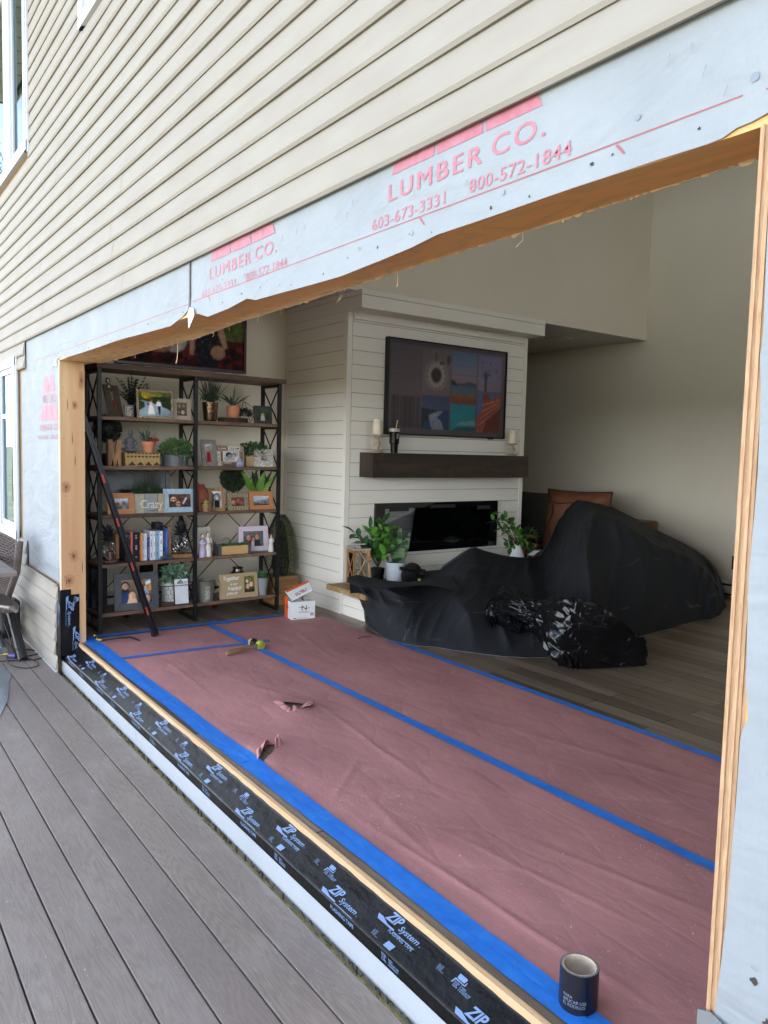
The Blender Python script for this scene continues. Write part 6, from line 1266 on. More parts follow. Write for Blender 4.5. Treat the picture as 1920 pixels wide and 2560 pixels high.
c = at_shelf(2, 880, 750, 1, .16); t = thing('wire_terrarium', c, 'black wire geometric terrarium holding a dark plant behind the wood slice', 'terrarium'); b = MB()
V_ = [xt(2, u, v, c.x + d) for u, v, d in ((760, 640, .0), (815, 420, .0), (845, 415, .02), (1000, 525, .0), (1005, 590, .02), (930, 740, .04), (800, 740, .05))]
for i in range(len(V_)): b.tube([V_[i], V_[(i + 1) % len(V_)]], .0025, 5)
for i in (0, 2, 4): b.tube([V_[i], V_[(i + 3) % 7]], .0022, 5)
b.build('wire', BLACKM, t); b = MB(); bush(b, xt(2, 850, 620, c.x - .02), (.05, .055, .045), 260, .026, .010, 3); b.build('leaves', DKF, t)
frame(2, 1003, 1272, 475, 770, 1, .05, -8, 8, .024, M('black_paint_frame', rgb(22, 21, 22), .45), faces(30, 40, ((58, 74, 46), (40, 54, 36)), [(.5, .50, .10, sk, dict(cap=(150, 150, 146), coat=(196, 200, 204)))], 6), 'small black frame with a child in a cap beside the right upright')
# shelf 2, left half
c = at_shelf(1, 285, 1500, 2, .2); t = plant('topiary_ball', c, 'dark round topiary behind the wooden letter M', 'topiary'); b = MB(); b.lathe([(0, 0), (.04, 0), (.05, .09), (0, .09)], c, 16); b.tube([c, c + Vector((0, 0, .2))], .008, 8); b.build('pot', BLACKM, t, auto=True)
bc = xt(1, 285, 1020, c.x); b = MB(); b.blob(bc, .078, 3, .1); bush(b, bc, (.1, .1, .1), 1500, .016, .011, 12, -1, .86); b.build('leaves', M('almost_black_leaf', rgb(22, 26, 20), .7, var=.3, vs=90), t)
def letterM():
    x, y0, y1, z = spot(1, 297, 492, 1570, 2, .05); h = zat(1, 400, 1178, x) - z; w_ = y1 - y0; b = MB(); b.m = Matrix(((0, 1, 0, x - .03), (1, 0, 0, y0), (0, 0, 1, z), (0, 0, 0, 1)))
    P = [(0, 0), (0, 1), (.33, 1), (.52, .42), (.70, 1), (1, 1), (1, 0), (.78, 0), (.72, .28), (.56, 0), (.46, 0), (.30, .26), (.24, 0)]
    b.prism([(a * w_, q * h) for a, q in P], 0, .035, 'XZ'); tag(b.build('wooden_letter', BRW2), 'wooden letter M standing on the second shelf', 'letter')
letterM()
def buddha(tile, u, v1, v0, sh, dx, zb_, mat, label, w_, turn=0.):
    c = at_shelf(tile, u, v1, sh, dx); c.z = zb_; H = zat(tile, u, v0, c.x) - zb_; b = MB(); s_ = H
    b.m = place(c, turn) @ Matrix.Scale(s_, 4)
    b.blob((0, 0, .12), (.24, .34, .12), 3, .05); b.blob((.10, -.17, .13), (.13, .2, .08), 3); b.blob((.10, .17, .13), (.13, .2, .08), 3)
    b.lathe([(.2, .12), (.19, .25), (.16, .40), (.19, .52), (.17, .60), (.08, .66), (.06, .70), (0, .71)], (0, 0, 0), 24)
    b.tube([(.0, -.2, .56), (.04, -.25, .42), (.14, -.16, .28), (.2, -.03, .22)], [.065, .06, .05, .04], 10); b.tube([(.0, .2, .56), (.04, .25, .42), (.14, .16, .28), (.2, .03, .22)], [.065, .06, .05, .04], 10)
    b.blob((.02, 0, .80), (.095, .085, .125), 3); b.blob((.0, 0, .90), (.09, .085, .07), 3, .08, 8); b.blob((0, 0, .975), (.04, .04, .035), 2); b.blob((.115, 0, .79), (.02, .016, .03), 2); b.blob((0, -.09, .79), (.02, .015, .05), 2); b.blob((0, .09, .79), (.02, .015, .05), 2)
    return tag(b.build('statue', mat, auto=True), label, 'statue'), c
def zigbox():
    x, y0, y1, z = spot(1, 497, 1063, 1572, 2, .05); h = zat(1, 800, 1375, x) - z; w_ = y1 - y0; t = thing('patterned_box', (x, (y0 + y1) / 2, z), 'lidded tan box with a dark zigzag triangle pattern on the second shelf', 'box')
    TAN = M('tan_bamboo', rgb(164, 136, 84), .6, var=.12, vs=40); DZ = M('dark_zigzag', rgb(58, 40, 30), .7)
    b = MB(); b.box(x - .16, x, y0 + .03, y1, z, z + h * .76, .002); b.build('box_body', TAN, t); b = MB(); b.box(x - .163, x + .003, y0 + .027, y1 + .003, z + h * .77, z + h, .002); b.build('lid', TAN, t)
    q = MB(); n = 4; W = w_ - .04
    for i in range(n): a = y0 + .05 + W / n * i; q.add([(x + .0006, a, z + .004), (x + .0006, a + W / n * .92, z + .004), (x + .0006, a + W / n * .46, z + h * .34)], [(0, 1, 2)])
    for i in range(9): a = y0 + .035 + W / 9 * i; q.add([(x + .0006, a, z + h * .75), (x + .0006, a + W / 9 * .95, z + h * .75), (x + .0006, a + W / 18, z + h * .60)], [(0, 1, 2)]); q.add([(x + .0036, a, z + h * .995), (x + .0036, a + W / 9 * .95, z + h * .995), (x + .0036, a + W / 18, z + h * .86)], [(0, 1, 2)])
    q.build('zigzag_pattern', DZ, t); return x, z + h + .001
bx_, bz_ = zigbox()
STO = M('grey_stone', rgb(92, 92, 96), .8, var=.15, vs=40, bmp=.4, bs=70, bd=.003)
buddha(1, 625, 1360, 1025, 2, .12, bz_, STO, 'grey stone seated Buddha figure on the zigzag box', .1, math.radians(-15))
c = at_shelf(1, 893, 1362, 2, .10); c.z = bz_; t = plant('succulent_plant', c, 'spiky succulent with red rosettes in an orange rimmed clay pot on the zigzag box'); b = MB(); b.lathe([(0, 0), (.036, 0), (.045, .055), (.054, .056), (.055, .086), (.048, .086), (0, .078)], c, 30); b.build('pot', TER, t, auto=True)
b = MB(); grass(b, c + Vector((0, -.012, .078)), 34, .13, .012, 8, 1.3, .5, .015); b.build('leaves', GRY, t); b = MB(); bush(b, c + Vector((.015, .03, .088)), (.03, .035, .018), 60, .026, .014, 4, -.2, .2); b.build('red_rosette', M('red_leaf', rgb(170, 52, 56), .5, var=.25), t)
c = at_shelf(1, 1290, 1575, 2, .11); t = plant('bushy_plant', c, 'bushy small leaved green plant in a round galvanised tub'); b = MB(); b.lathe([(0, 0), (.098, 0), (.10, .004), (.104, .085), (.107, .09), (.10, .09), (0, .075)], c, 40); b.build('tub', M('galvanised_tub', rgb(150, 158, 162), .32, .75, var=.2, vs=18), t, auto=True)
b = MB(); bush(b, c + Vector((0, .01, .115)), (.12, .135, .10), 1500, .022, .013, 14, -.45, .35, .4); b.build('leaves', BUSHM, t)
# shelf 2, right half
def inner_grey(t, m_, w_, h, bd, hz):
    q = MB(m_); q.box(bd * 1.1, w_ - bd * 1.1, -.004, 0, bd * .35, bd * .75); q.build('bar', GREY, t)
frame(2, 165, 440, 1015, 1440, 2, .06, 14, 10, .034, GREY, faces(26, 40, ((180, 180, 176), (120, 112, 106)), [(.45, .3, .12, sk, dict(coat=(166, 34, 40)))], 7), 'distressed grey frame with a child in red beside the middle upright', extra=inner_grey)
def dreamsign():
    x, y0, y1, z = spot(2, 405, 845, 1440, 2, .07); h = zat(2, 600, 1112, x) - z; w_ = y1 - y0; t = thing('collage_frame', (x, (y0 + y1) / 2, z), 'word collage frame reading Love, Dream, Enjoy the Little Things around a black and white photo', 'picture frame')
    L_ = math.radians(9); m_ = Matrix(((0, -math.cos(L_), -math.sin(L_), x), (1, 0, 0, y0), (0, -math.sin(L_), math.cos(L_), z + .002), (0, 0, 0, 1)))
    b = MB(m_); b.box(0, w_, 0, .018, 0, h, .001); b.build('board', M('taupe_print_board', rgb(150, 134, 118), .6, var=.15, vs=30), t)
    q = MB(m_)
    def R(a0, a1, c0_, c1_, d=.001): q.box(a0 * w_, a1 * w_, -d, 0, c0_ * h, c1_ * h)
    R(.42, .84, .77, .97); R(.22, .80, .24, .73); R(.03, .13, .05, .70, .0008); q.build('cream_patch', M('cream_print', rgb(212, 206, 194), .6), t)
    q = MB(m_); R(.0, .40, .77, .97); R(.14, .21, .24, .70); R(.2, .7, .0, .20); q.build('brown_patch', M('brown_print', rgb(116, 92, 78), .6, var=.2), t)
    p = Pic(40, 34, (176, 178, 180), (196, 196, 196), 3); p.ell(.35, .35, .22, .3, (40, 38, 38)); p.ell(.42, .5, .16, .22, (150, 148, 146)); p.ell(.72, .35, .14, .2, (90, 86, 86)); p.ell(.7, .42, .11, .16, (180, 176, 174)); p.rect(.1, .75, .8, 1, (160, 160, 162)); p.noise(.15, 3)
    q = MB(m_); q.paint(p.get(), (.25 * w_, -.0014, .26 * h), (.52 * w_, 0, 0), (0, 0, .45 * h)); q.build('photo', PH, t)
    q = MB(m_); Tx = lambda s_, a, c_, ww, hh, r=False, mt=None: q.text(s_, (a * w_, -.002, c_ * h), (0, 0, 1) if r else (1, 0, 0), (-1, 0, 0) if r else (0, 0, 1), w=ww * (h if r else w_), h=hh * (w_ if r else h), bold=.01)
    Tx('DREAM', .45, .80, .36, .13); Tx('CREATE', .12, .08, .55, .08, True); Tx('BELIEVE', .205, .26, .42, .05, True); Tx('LIVE', .93, .3, .4, .08, True); Tx('LITTLE THINGS', .22, .02, .47, .075); Tx('the', .56, .12, .1, .05)
    q.build('lettering', M('black_brown_ink', rgb(44, 34, 32), .6), t)
    q = MB(m_); Tx('Love', .06, .81, .28, .12); Tx('ENJOY', .24, .115, .28, .08); q.build('pale_lettering', M('pale_ink', rgb(206, 196, 178), .6), t)
dreamsign()
c = at_shelf(2, 765, 1450, 2, .035); b = MB(); b.m = place(c); b.lathe([(0, 0), (.03, 0), (.034, .02), (.03, .045), (.02, .062), (.012, .07), (0, .073)], (0, 0, 0), 10); b.blob((.01, -.008, .05), (.014, .012, .02), 2); tag(b.build('glass_figure', M('lilac_glass', rgb(176, 176, 206), .12, .2, var=.3, vs=50)), 'small lilac glass ornament in front of the word collage frame', 'ornament')
c = at_shelf(2, 925, 1440, 2, .13); t = plant('bushy_plant', c, 'green leafy plant in a plain tan box pot behind the silver mosaic frame'); b = MB(); b.box(c.x - .05, c.x + .05, c.y - .06, c.y + .075, c.z, c.z + .095, .003); b.build('pot', M('tan_pot', rgb(182, 156, 118), .7), t)
b = MB(); bush(b, c + Vector((0, .03, .13)), (.07, .15, .065), 600, .032, .018, 15, -.7, .2, .3); b.build('leaves', GRY if False else leafmat('mid_green_leaf', rgb(70, 98, 60), .5, rgb(42, 64, 38)), t)
frame(2, 1008, 1302, 1165, 1450, 2, .04, -6, 9, .056, GLITS, faces(30, 24, ((150, 150, 160), (100, 110, 130)), [(.35, .35, .15, sk2, dict(coat=(130, 30, 34))), (.6, .38, .15, sk, dict(coat=(90, 100, 130)))], 8), 'square silver mosaic frame with a tiny photo near the right upright')
# shelf 3, left half
x, y0, y1, z = spot(3, 285, 1225, 790, 3, .26); t = thing('metal_tray', (x, (y0 + y1) / 2, z), 'large dull galvanised tray leaning behind the grass planter', 'tray'); h = zat(3, 700, 160, x) - z; b = MB(); b.m = Matrix(((1, 0, -.14, x), (0, 1, 0, 0), (0, 0, 1, z), (0, 0, 0, 1))); b.box(-.004, 0, y0, y1, 0, h, .001)
for (a0, a1, c0_, c1_) in ((y0, y1, 0, .035), (y0, y1, h - .035, h), (y0, y0 + .035, .035, h - .035), (y1 - .035, y1, .035, h - .035)): b.box(0, .022, a0, a1, c0_, c1_, .002)
b.build('tray_body', M('dull_galvanised', rgb(108, 112, 112), .5, .5, var=.2, vs=12), t)
def crazy():
    x, y0, y1, z = spot(3, 688, 1135, 798, 3, .055); h = zat(3, 900, 500, x) - z; t = thing('planter_box', (x, (y0 + y1) / 2, z), 'three plank wooden planter lettered Crazy happy, full of tall grasses', 'planter'); w_ = y1 - y0
    cs = [(.0, .33), (.34, .76), (.775, 1.)]; mats = (M('grey_beige_plank', rgb(172, 164, 146), .8, var=.15, vs=30, bmp=.3), M('grey_plank', rgb(148, 148, 148), .8, var=.15, vs=30, bmp=.3), M('tan_plank', rgb(164, 152, 124), .8, var=.15, vs=30, bmp=.3))
    for (a, b_), mm in zip(cs, mats): q = MB(); q.box(x - .012, x, y0 + a * w_, y0 + b_ * w_, z, z + h, .002); q.build('plank', mm, t)
    q = MB(); q.box(x - .13, x - .013, y0 + .004, y1 - .004, z, z + h - .02); q.build('box_body', mats[2], t)
    q = MB(); q.text('Crazy', (x + .001, y0 + w_ * .2, z + h * .12), (0, 1, 0), (0, 0, 1), w=w_ * .74, h=h * .56, bold=-.006); q.build('lettering', M('chalk_white', rgb(222, 222, 216), .7), t)
    q = MB(); q.text('happy', (x + .0014, y0 + w_ * .44, z + h * .06), (0, 1, 0), (0, 0, 1), w=w_ * .3, h=h * .13, bold=.0); q.build('lettering', M('black_brown_ink', (0, 0, 0)), t)
    q = MB(); r_ = random.Random(2)
    for i in range(9): grass(q, (x - .07, y0 + w_ * (.15 + .09 * i), z + h - .02), 22, .22 if 2 < i < 7 else .13, .0045, 20 + i, .8, .9, .02)
    q.build('grass', GRS, t); q = MB(); bush(q, (x - .06, (y0 + y1) / 2, z + h + .005), (.05, w_ * .5, .035), 520, .02, .009, 30, -.3, .1); q.build('filler_leaves', leafmat('mid_green_leaf', (0, 0, 0)), t)
    q = MB()
    for cy_ in (y0 - .045, y1 - .03):
        for i in range(26): a = i * 2.4; q.leaf((x - .08, cy_, z + h + .0), (math.cos(a), math.sin(a), .25 + .03 * i), (0, 0, 1), .075, .016, .4, 3, .3)
    q.build('succulent_leaves', DKF, t)
crazy()
frame(3, 295, 695, 492, 800, 3, .04, 0, 10, .040, BRW, faces(46, 34, ((190, 192, 196), (70, 64, 60)), [(.3, .55, .16, (90, 84, 80), dict(hair=(60, 56, 54), smile=False)), (.7, .5, .14, (110, 104, 98), dict(coat=(150, 150, 150)))], 4), 'honey wood frame with a grey landscape photo behind the leaning levels')
def rivets(t, m_, w_, h, bd, hz):
    q = MB(m_)
    for i in range(7):
        f_ = .18 + .12 * i
        for (a, c_) in ((0, 0), (1, 0), (0, 1), (1, 1)): px_ = (bd * f_ if a == 0 else w_ - bd * f_); pz_ = (bd * f_ if c_ == 0 else h - bd * f_); q.box(px_ - .0018, px_ + .0018, -.0015, .0, pz_ - .0018, pz_ + .0018)
    for i in range(5): q.box(bd + (w_ - 2 * bd) * (i + .5) / 5 - .002, bd + (w_ - 2 * bd) * (i + .5) / 5 + .002, -.0015, 0, bd - .006, bd - .003); q.box(bd + (w_ - 2 * bd) * (i + .5) / 5 - .002, bd + (w_ - 2 * bd) * (i + .5) / 5 + .002, -.0015, 0, h - bd + .003, h - bd + .006)
    q.build('rivet', DARKGAP, t)
frame(3, 1130, 1603, 428, 772, 3, .035, -2, 7, .042, GALV, faces(54, 36, ((96, 66, 52), (70, 44, 38)), [(.22, .42, .26, sk, dict(beard=True, glasses=True, hair=(56, 38, 30))), (.44, .74, .2, sk, dict(long=True, glasses=True, hair=(110, 64, 40)))], 5, .6).poly([(.62, .7), (.78, .25), (.84, .3), (.74, .62), (.66, .8)], (180, 205, 230)), 'pale galvanised metal frame with riveted corners and a couple in sunglasses', extra=rivets)
# shelf 3, right half
c = at_shelf(4, 125, 735, 3, .12); b = MB(); b.lathe([(0, 0), (.05, 0), (.052, .05), (.066, .10), (.066, .14), (.05, .18), (.03, .20), (.034, .215), (.028, .215), (0, .2)], c, 30); tag(b.build('clay_jug', M('burnt_clay', rgb(140, 72, 52), .6, var=.15), auto=True), 'burnt orange clay jug half hidden by the middle upright', 'jug')
c = at_shelf(4, 205, 758, 3, .035); t = plant('tiny_succulent', c, 'tiny pale succulent in a small faceted wood pot'); b = MB(); b.lathe([(0, 0), (.034, 0), (.04, .05), (.038, .062), (0, .06)], c, 6); b.build('pot', BRW2, t); b = MB(); grass(b, c + Vector((0, 0, .058)), 26, .04, .014, 3, 1.1, .1, .012); b.build('leaves', M('pale_yellow_green_leaf', rgb(196, 192, 112), .5, var=.2), t)
frame(4, 255, 490, 415, 738, 3, .05, -6, 8, .026, BRW2, Pic(30, 42, (196, 198, 200), (160, 160, 160), 2).ell(.55, .42, .34, .30, (30, 30, 32)).ell(.55, .42, .27, .23, (150, 150, 152)).ell(.55, .42, .1, .09, (230, 230, 230)).rect(.3, .55, .8, 1, (20, 20, 24)).poly([(0, 0), (.3, .2), (.2, 1), (0, 1)], (70, 72, 70)), 'upright brown wood frame with a black and white photo of a wheel')
c = at_shelf(4, 612, 740, 3, .2); t = plant('topiary_ball', c, 'round dark green topiary ball on a thin trunk behind the gold patterned frame', 'topiary'); b = MB(); b.lathe([(0, 0), (.04, 0), (.05, .08), (0, .08)], c, 16); b.build('pot', BLACKM, t, auto=True); bc = xt(4, 605, 275, c.x); b = MB(); b.tube([c + Vector((0, 0, .05)), (bc.x, bc.y, bc.z - .08)], .007, 6); b.tube([c + Vector((.006, .008, .05)), (bc.x + .004, bc.y + .006, bc.z - .08)], .005, 6); b.build('trunk', STEM, t)
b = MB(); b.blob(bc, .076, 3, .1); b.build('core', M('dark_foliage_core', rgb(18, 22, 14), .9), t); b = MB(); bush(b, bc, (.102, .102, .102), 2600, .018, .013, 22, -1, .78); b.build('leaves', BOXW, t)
def zigs(t, m_, w_, h, bd, hz):
    q = MB(m_)
    for i in range(8): a = w_ * i / 8; q.add([(a, -.0015, h - bd * .1), (a + .006, -.0015, h - bd * .1), (a + w_ / 12 + .006, -.0015, h - bd), (a + w_ / 12, -.0015, h - bd)], [(0, 1, 2, 3)]); q.add([(a, -.0015, bd * .1), (a + .006, -.0015, bd * .1), (a + w_ / 12 + .006, -.0015, bd), (a + w_ / 12, -.0015, bd)], [(0, 3, 2, 1)])
    q.build('gold_line', M('brushed_gold', rgb(206, 190, 150), .3, .7), t)
frame(4, 535, 850, 490, 752, 3, .04, 4, 12, .036, M('beige_weave', rgb(150, 140, 116), .5, .2, var=.2, vs=80, bmp=.4), faces(36, 28, ((120, 74, 66), (84, 50, 46)), [(.2, .55, .28, sk2, dict(hair=(40, 24, 22))), (.6, .4, .3, (150, 98, 84), dict(hair=(70, 36, 30))), (.85, .6, .25, (160, 110, 96))], 12, .5), 'beige frame with gold zigzag lines around a photo of close faces', extra=zigs)
c = at_shelf(4, 960, 700, 3, .17); t = plant('aloe_plant', c, 'large aloe with broad bright green blades rising behind the orange wood frame'); b = MB(); b.lathe([(0, 0), (.05, 0), (.062, .1), (0, .095)], c, 20); b.build('pot', TER, t, auto=True); b = MB(); b2 = MB(); p0 = c + Vector((0, 0, .09))
for (u, v, dxx, wd, dr) in ((740, 150, .10, .06, .1), (700, 165, .04, .045, .3), (1085, 165, .09, .07, -.1), (1270, 170, .02, .042, .1), (945, 140, -.08, .05, .0), (890, 160, -.08, .05, .0), (1190, 150, -.05, .04, .0), (800, 300, .12, .05, .1)):
    e = xt(4, u, v, p0.x + dxx); d = e - p0; (b if dxx > 0 else b2).leaf(p0, d, (1 if dxx < .05 else -.3, .1, .5), d.length, wd, dr, 8, .35, .85)
b.build('leaves', leafmat('aloe_green', rgb(112, 150, 62), .35, rgb(76, 118, 50), 12), t, smooth=True); b2.build('leaves', leafmat('aloe_dark', rgb(60, 82, 44), .4, rgb(40, 60, 34), 12), t, smooth=True)
frame(4, 860, 1205, 465, 738, 3, .04, -4, 10, .038, BRW, Pic(40, 30, (176, 184, 196), (120, 116, 116), 4).noise(.3, 4).spots(20, (60, 56, 70), .03, .08, (0, .45, 1, .8)).rect(.02, .86, .98, 1, (60, 44, 40)), 'glossy orange wood frame with a busy street photo in front of the aloe')
# shelf 4, left half
SLV = M('bright_wire', rgb(190, 192, 196), .2, .9); LEADM = M('dark_metal_leaf', rgb(58, 60, 66), .45, .5)
def pineapple(tile, u, v0, v1, dx, zb_, label):
    c = at_shelf(tile, u, v1, 4, dx); c.z = zb_; zt = zat(tile, u, v0, c.x); H = zt - zb_; hb_ = H * .60; r = hb_ * .52; t = thing('wire_pineapple', c, label, 'ornament', 'pair of wire pineapple ornaments'); b = MB()
    for i in range(12):
        for sg in (-1, 1):
            pts = []
            for k in range(13): q = k / 12; a = i * PI / 6 + sg * q * 1.25; rr = r * math.sin(PI * (q * .9 + .06)) ** .7; pts.append((c.x + rr * math.cos(a), c.y + rr * math.sin(a), zb_ + hb_ * q))
            b.tube(pts, .0022, 5)
    b.build('wire_body', SLV, t); b = MB()
    for ring, (n, e, l) in enumerate(((7, .25, .06), (7, .6, .075), (6, 1.1, .085), (5, 2.5, .09))):
        for k in range(n): a = k * 2 * PI / n + ring * .5; b.leaf((c.x + .012 * math.cos(a), c.y + .012 * math.sin(a), zb_ + hb_ + ring * .014), (math.cos(a), math.sin(a), e), (0, 0, 1), l, .03, -.15, 4, .3)
    b.build('crown', LEADM, t)
def wedge(y0, y1, zz, x, label):
    b = MB(); b.box(x - .15, x, y0, y1, zz, zz + .022, .003); return b
x, y0, y1, z = spot(3, 95, 520, 1440, 4, .07); t = thing('bookend', (x, y1, z), 'brown wooden bookend left of the books, under a wire pineapple', 'bookend', 'pair of wooden bookends'); b = MB(); b.box(x - .17, x - .03, y0 + .02, y1 - .03, z, z + .022, .003); b.build('base', BRW2, t); b = MB(); b.box(x - .17, x - .03, y1 - .045, y1 - .02, z + .0222, z + .21, .003); b.build('upright', BRW2, t)
pineapple(3, 285, 1020, 1425, .15, z + .0228, 'wire pineapple at the left end behind the small brown Buddha')
buddha(3, 330, 1515, 1245, 4, .035, SZ[4] + .001, M('brown_resin', rgb(84, 52, 42), .45, var=.2, bmp=.2), 'small glossy brown Buddha figure at the left end of the fourth shelf', .1)
books = [(550, 598, 1065, 1480, (18, 20, 24), 'black book with slim spine at the left end of the row'), (598, 632, 1070, 1480, (28, 30, 34), 'second black book from the left of the row'), (632, 664, 1065, 1480, (214, 92, 84), 'coral red spined book in the row'), (664, 764, 1068, 1480, (16, 18, 26), 'thickest black book with white title lines'), (758, 778, 1155, 1480, (140, 34, 84), 'thin magenta book beside the thick black one'), (777, 812, 1085, 1480, (226, 142, 44), 'orange spined book in the middle of the row'), (813, 838, 1090, 1478, (176, 200, 214), 'thin pale blue book right of the orange one'), (838, 874, 1090, 1478, (222, 224, 226), 'white book with dark lettering left of the short blue one'), (875, 915, 1145, 1476, (42, 52, 128), 'short royal blue book among the white ones'), (916, 962, 1055, 1474, (214, 216, 226), 'pale lavender white book right of the short blue one'), (963, 999, 1055, 1474, (222, 222, 222), 'plain white book before the sky blue one'), (1000, 1054, 1052, 1470, (128, 166, 196), 'sky blue spined book in the row'), (1055, 1108, 1052, 1466, (220, 228, 234), 'white and blue book with large dark spine lettering'), (1112, 1140, 962, 1460, (24, 28, 58), 'tall navy book beside the bright blue one'), (1141, 1190, 1022, 1456, (38, 84, 172), 'bright blue book with pale vertical lettering at the right end')]
for i, (u0, u1, v0, v1, cc, lb) in enumerate(books):
    x, y0, y1, z = spot(3, u0, u1, v1, 4, .065); h = zat(3, (u0 + u1) / 2, v0, x) - z; dpt = .15 if u0 != 664 else .17; t = thing('book', (x, (y0 + y1) / 2, z), lb, 'book', 'row of books on the fourth shelf')
    b = MB(); b.box(x - dpt, x, y0 + .0008, y1 - .0008, z, z + h, .0015); b.build('cover', M('book_cover_%d' % i, rgb(*cc), .4, var=.06), t)
    b = MB(); b.box(x - dpt + .001, x - .004, y0 + .003, y1 - .003, z + h - .001, z + h + .0004); b.build('pages', M('paper_pages', rgb(206, 200, 188), .8), t)
    wv = y1 - y0; b = MB(); dark = sum(cc) > 420; r_ = random.Random(i)
    if u0 == 1141: b.text('TAO TE CHING', (x + .0008, y0 + wv * .3, z + h * .9), (0, 0, -1), (0, 1, 0), w=h * .5, h=wv * .4, bold=.02)
    else:
        zz = z + h * .9
        while zz > z + h * .15:
            l = r_.uniform(.008, .02); b.box(x, x + .0006, y0 + wv * .38, y1 - wv * .38, zz - l, zz); zz -= l + r_.choice([.004, .006, .03, .05])
    b.build('spine_print', M('spine_dark' if dark else 'spine_pale', rgb(90, 100, 120) if dark else rgb(150, 150, 150), .5), t)
x, y0, y1, z = spot(3, 1192, 1548, 1440, 4, .06); t = thing('bookend', (x, y0, z), 'brown wooden bookend right of the books, its base under the clear pineapple', 'bookend', 'pair of wooden bookends'); b = MB(); b.box(x - .15, x, y0 + .002, y1, z, z + .03, .003); b.build('base', BRW2, t); b = MB(); b.box(x - .14, x - .02, y0 + .002, y0 + .028, z + .0302, z + .25, .003); b.build('upright', BRW2, t)
pineapple(3, 1372, 955, 1365, .11, z + .0308, 'wire pineapple on the bookend beside the bright blue book')
c = at_shelf(3, 1160, 1475, 4, .025); b = MB(); b.blob((c.x, c.y, c.z + .016), (.03, .05, .018), 3, .5, 3, 2); b.blob((c.x, c.y, c.z + .03), (.014, .022, .02), 3, .4, 3, 5); tag(b.build('stone_ornament', M('blue_agate', rgb(70, 78, 96), .35, var=.3, vs=60, bmp=.5)), 'small blue grey rough stone in front of the blue books', 'stone')
b = MB(); x, y0, y1, z = spot(3, 1000, 1112, 1440, 4, .14); h = zat(3, 1060, 930, x) - z; b.box(x - .1, x, y0, y1, z + h * .86, z + h, .003); b.box(x - .1, x - .09, y0, y1, z, z + h * .86); tag(b.build('magazine_file', M('black_cardboard', rgb(34, 32, 34), .6)), 'dark upright file standing behind the white books', 'file')
# shelf 4, right half
x, y0, y1, z = spot(4, 40, 330, 1395, 4, .17); h = zat(4, 180, 1000, x) - z; b = MB(); b.m = Matrix(((1, 0, -.2, x), (0, 1, 0, 0), (0, 0, 1, z), (0, 0, 0, 1))); b.box(-.02, 0, y0, y1 - .02, 0, h, .002); t = tag(b.build('canvas_print', M('white_linen_canvas', rgb(196, 192, 182), .8, var=.15, vs=60, bmp=.4)), 'white textured canvas leaning behind the two figurines', 'canvas')
def figurine(tile, u, v0, v1, dx, label, lean=0., child=False, robe=(216, 210, 202), hair=(92, 64, 46)):
    c = at_shelf(tile, u, v1, 4, dx); H = zat(tile, u, v0, c.x) - c.z; t = thing('figurine', c, label, 'figurine', 'pale carved figurines on the fourth shelf'); b = MB(); b.m = place(c) @ Matrix.Scale(H, 4)
    b.lathe([(0, 0), (.16, 0), (.165, .05), (.14, .3), (.10, .52), (.12, .62), (.13, .70), (.10, .76), (.045, .79), (.04, .83), (0, .84)], (0, 0, 0), 22)
    b.tube([(0, .12, .72), (.05, .15, .6), (.12, .06, .54), (.14, -.03, .56)], [.045, .04, .035, .03], 8); b.tube([(0, -.12, .72), (.05, -.15, .62), (.12, -.07, .58), (.14, .02, .58)], [.045, .04, .035, .03], 8)
    b.build('robe', M('cream_resin_%d' % robe[2], rgb(*robe), .7, var=.12, vs=40, bmp=.3), t, auto=True)
    b = MB(); b.m = place(c) @ Matrix.Scale(H, 4); b.blob((.02, 0, .90), (.07, .065, .085), 3); b.blob((.09, 0, .89), (.012, .01, .015), 1)
    if child: b.blob((.14, .07, .74), (.05, .05, .055), 2)
    b.build('head', M('pale_resin_skin', rgb(204, 176, 150), .7), t, auto=True)
    b = MB(); b.m = place(c) @ Matrix.Scale(H, 4); b.blob((-.015, 0, .925), (.078, .076, .085), 3, .1); b.blob((-.05, 0, .87), (.04, .05, .05), 2)
    if child: b.blob((.145, .075, .77), (.048, .05, .04), 2)
    b.build('hair', M('brown_resin_hair', rgb(*hair), .7), t, auto=True)
figurine(4, 232, 1062, 1420, .04, 'taller cream figurine of a woman in a long robe on the fourth shelf')
figurine(4, 155, 1090, 1440, .03, 'lilac tinted figurine half behind the middle upright', robe=(176, 164, 190))
figurine(4, 1168, 1100, 1352, .05, 'white figurine of a mother holding a child at the right end of the fourth shelf', child=True, robe=(214, 208, 204), hair=(150, 108, 74))
x, y0, y1, z = spot(4, 395, 872, 1400, 4, .045); h = zat(4, 620, 1270, x) - z; t = thing('planter_box', (x, (y0 + y1) / 2, z), 'long pale wood planter with metal corners full of small green succulents', 'planter')
b = MB(); b.m = place((x, (y0 + y1) / 2, z), math.radians(4)); W = (y1 - y0); b.box(-.10, 0, -W / 2, W / 2, 0, h, .002); b.build('box_body', WOOD('pale_planter_wood', rgb(196, 162, 112), rgb(176, 140, 92), 'Y', 50, .6, False), t)
q = MB(b.m); q.box(-.101, .0015, -W / 2 - .002, -W / 2 + .022, -.0, h + .012); q.box(-.101, .0015, W / 2 - .022, W / 2 + .002, 0, h + .012); q.build('corner_bracket', M('grey_bracket', rgb(96, 98, 100), .5, .5), t)
q = MB(); r_ = random.Random(6)
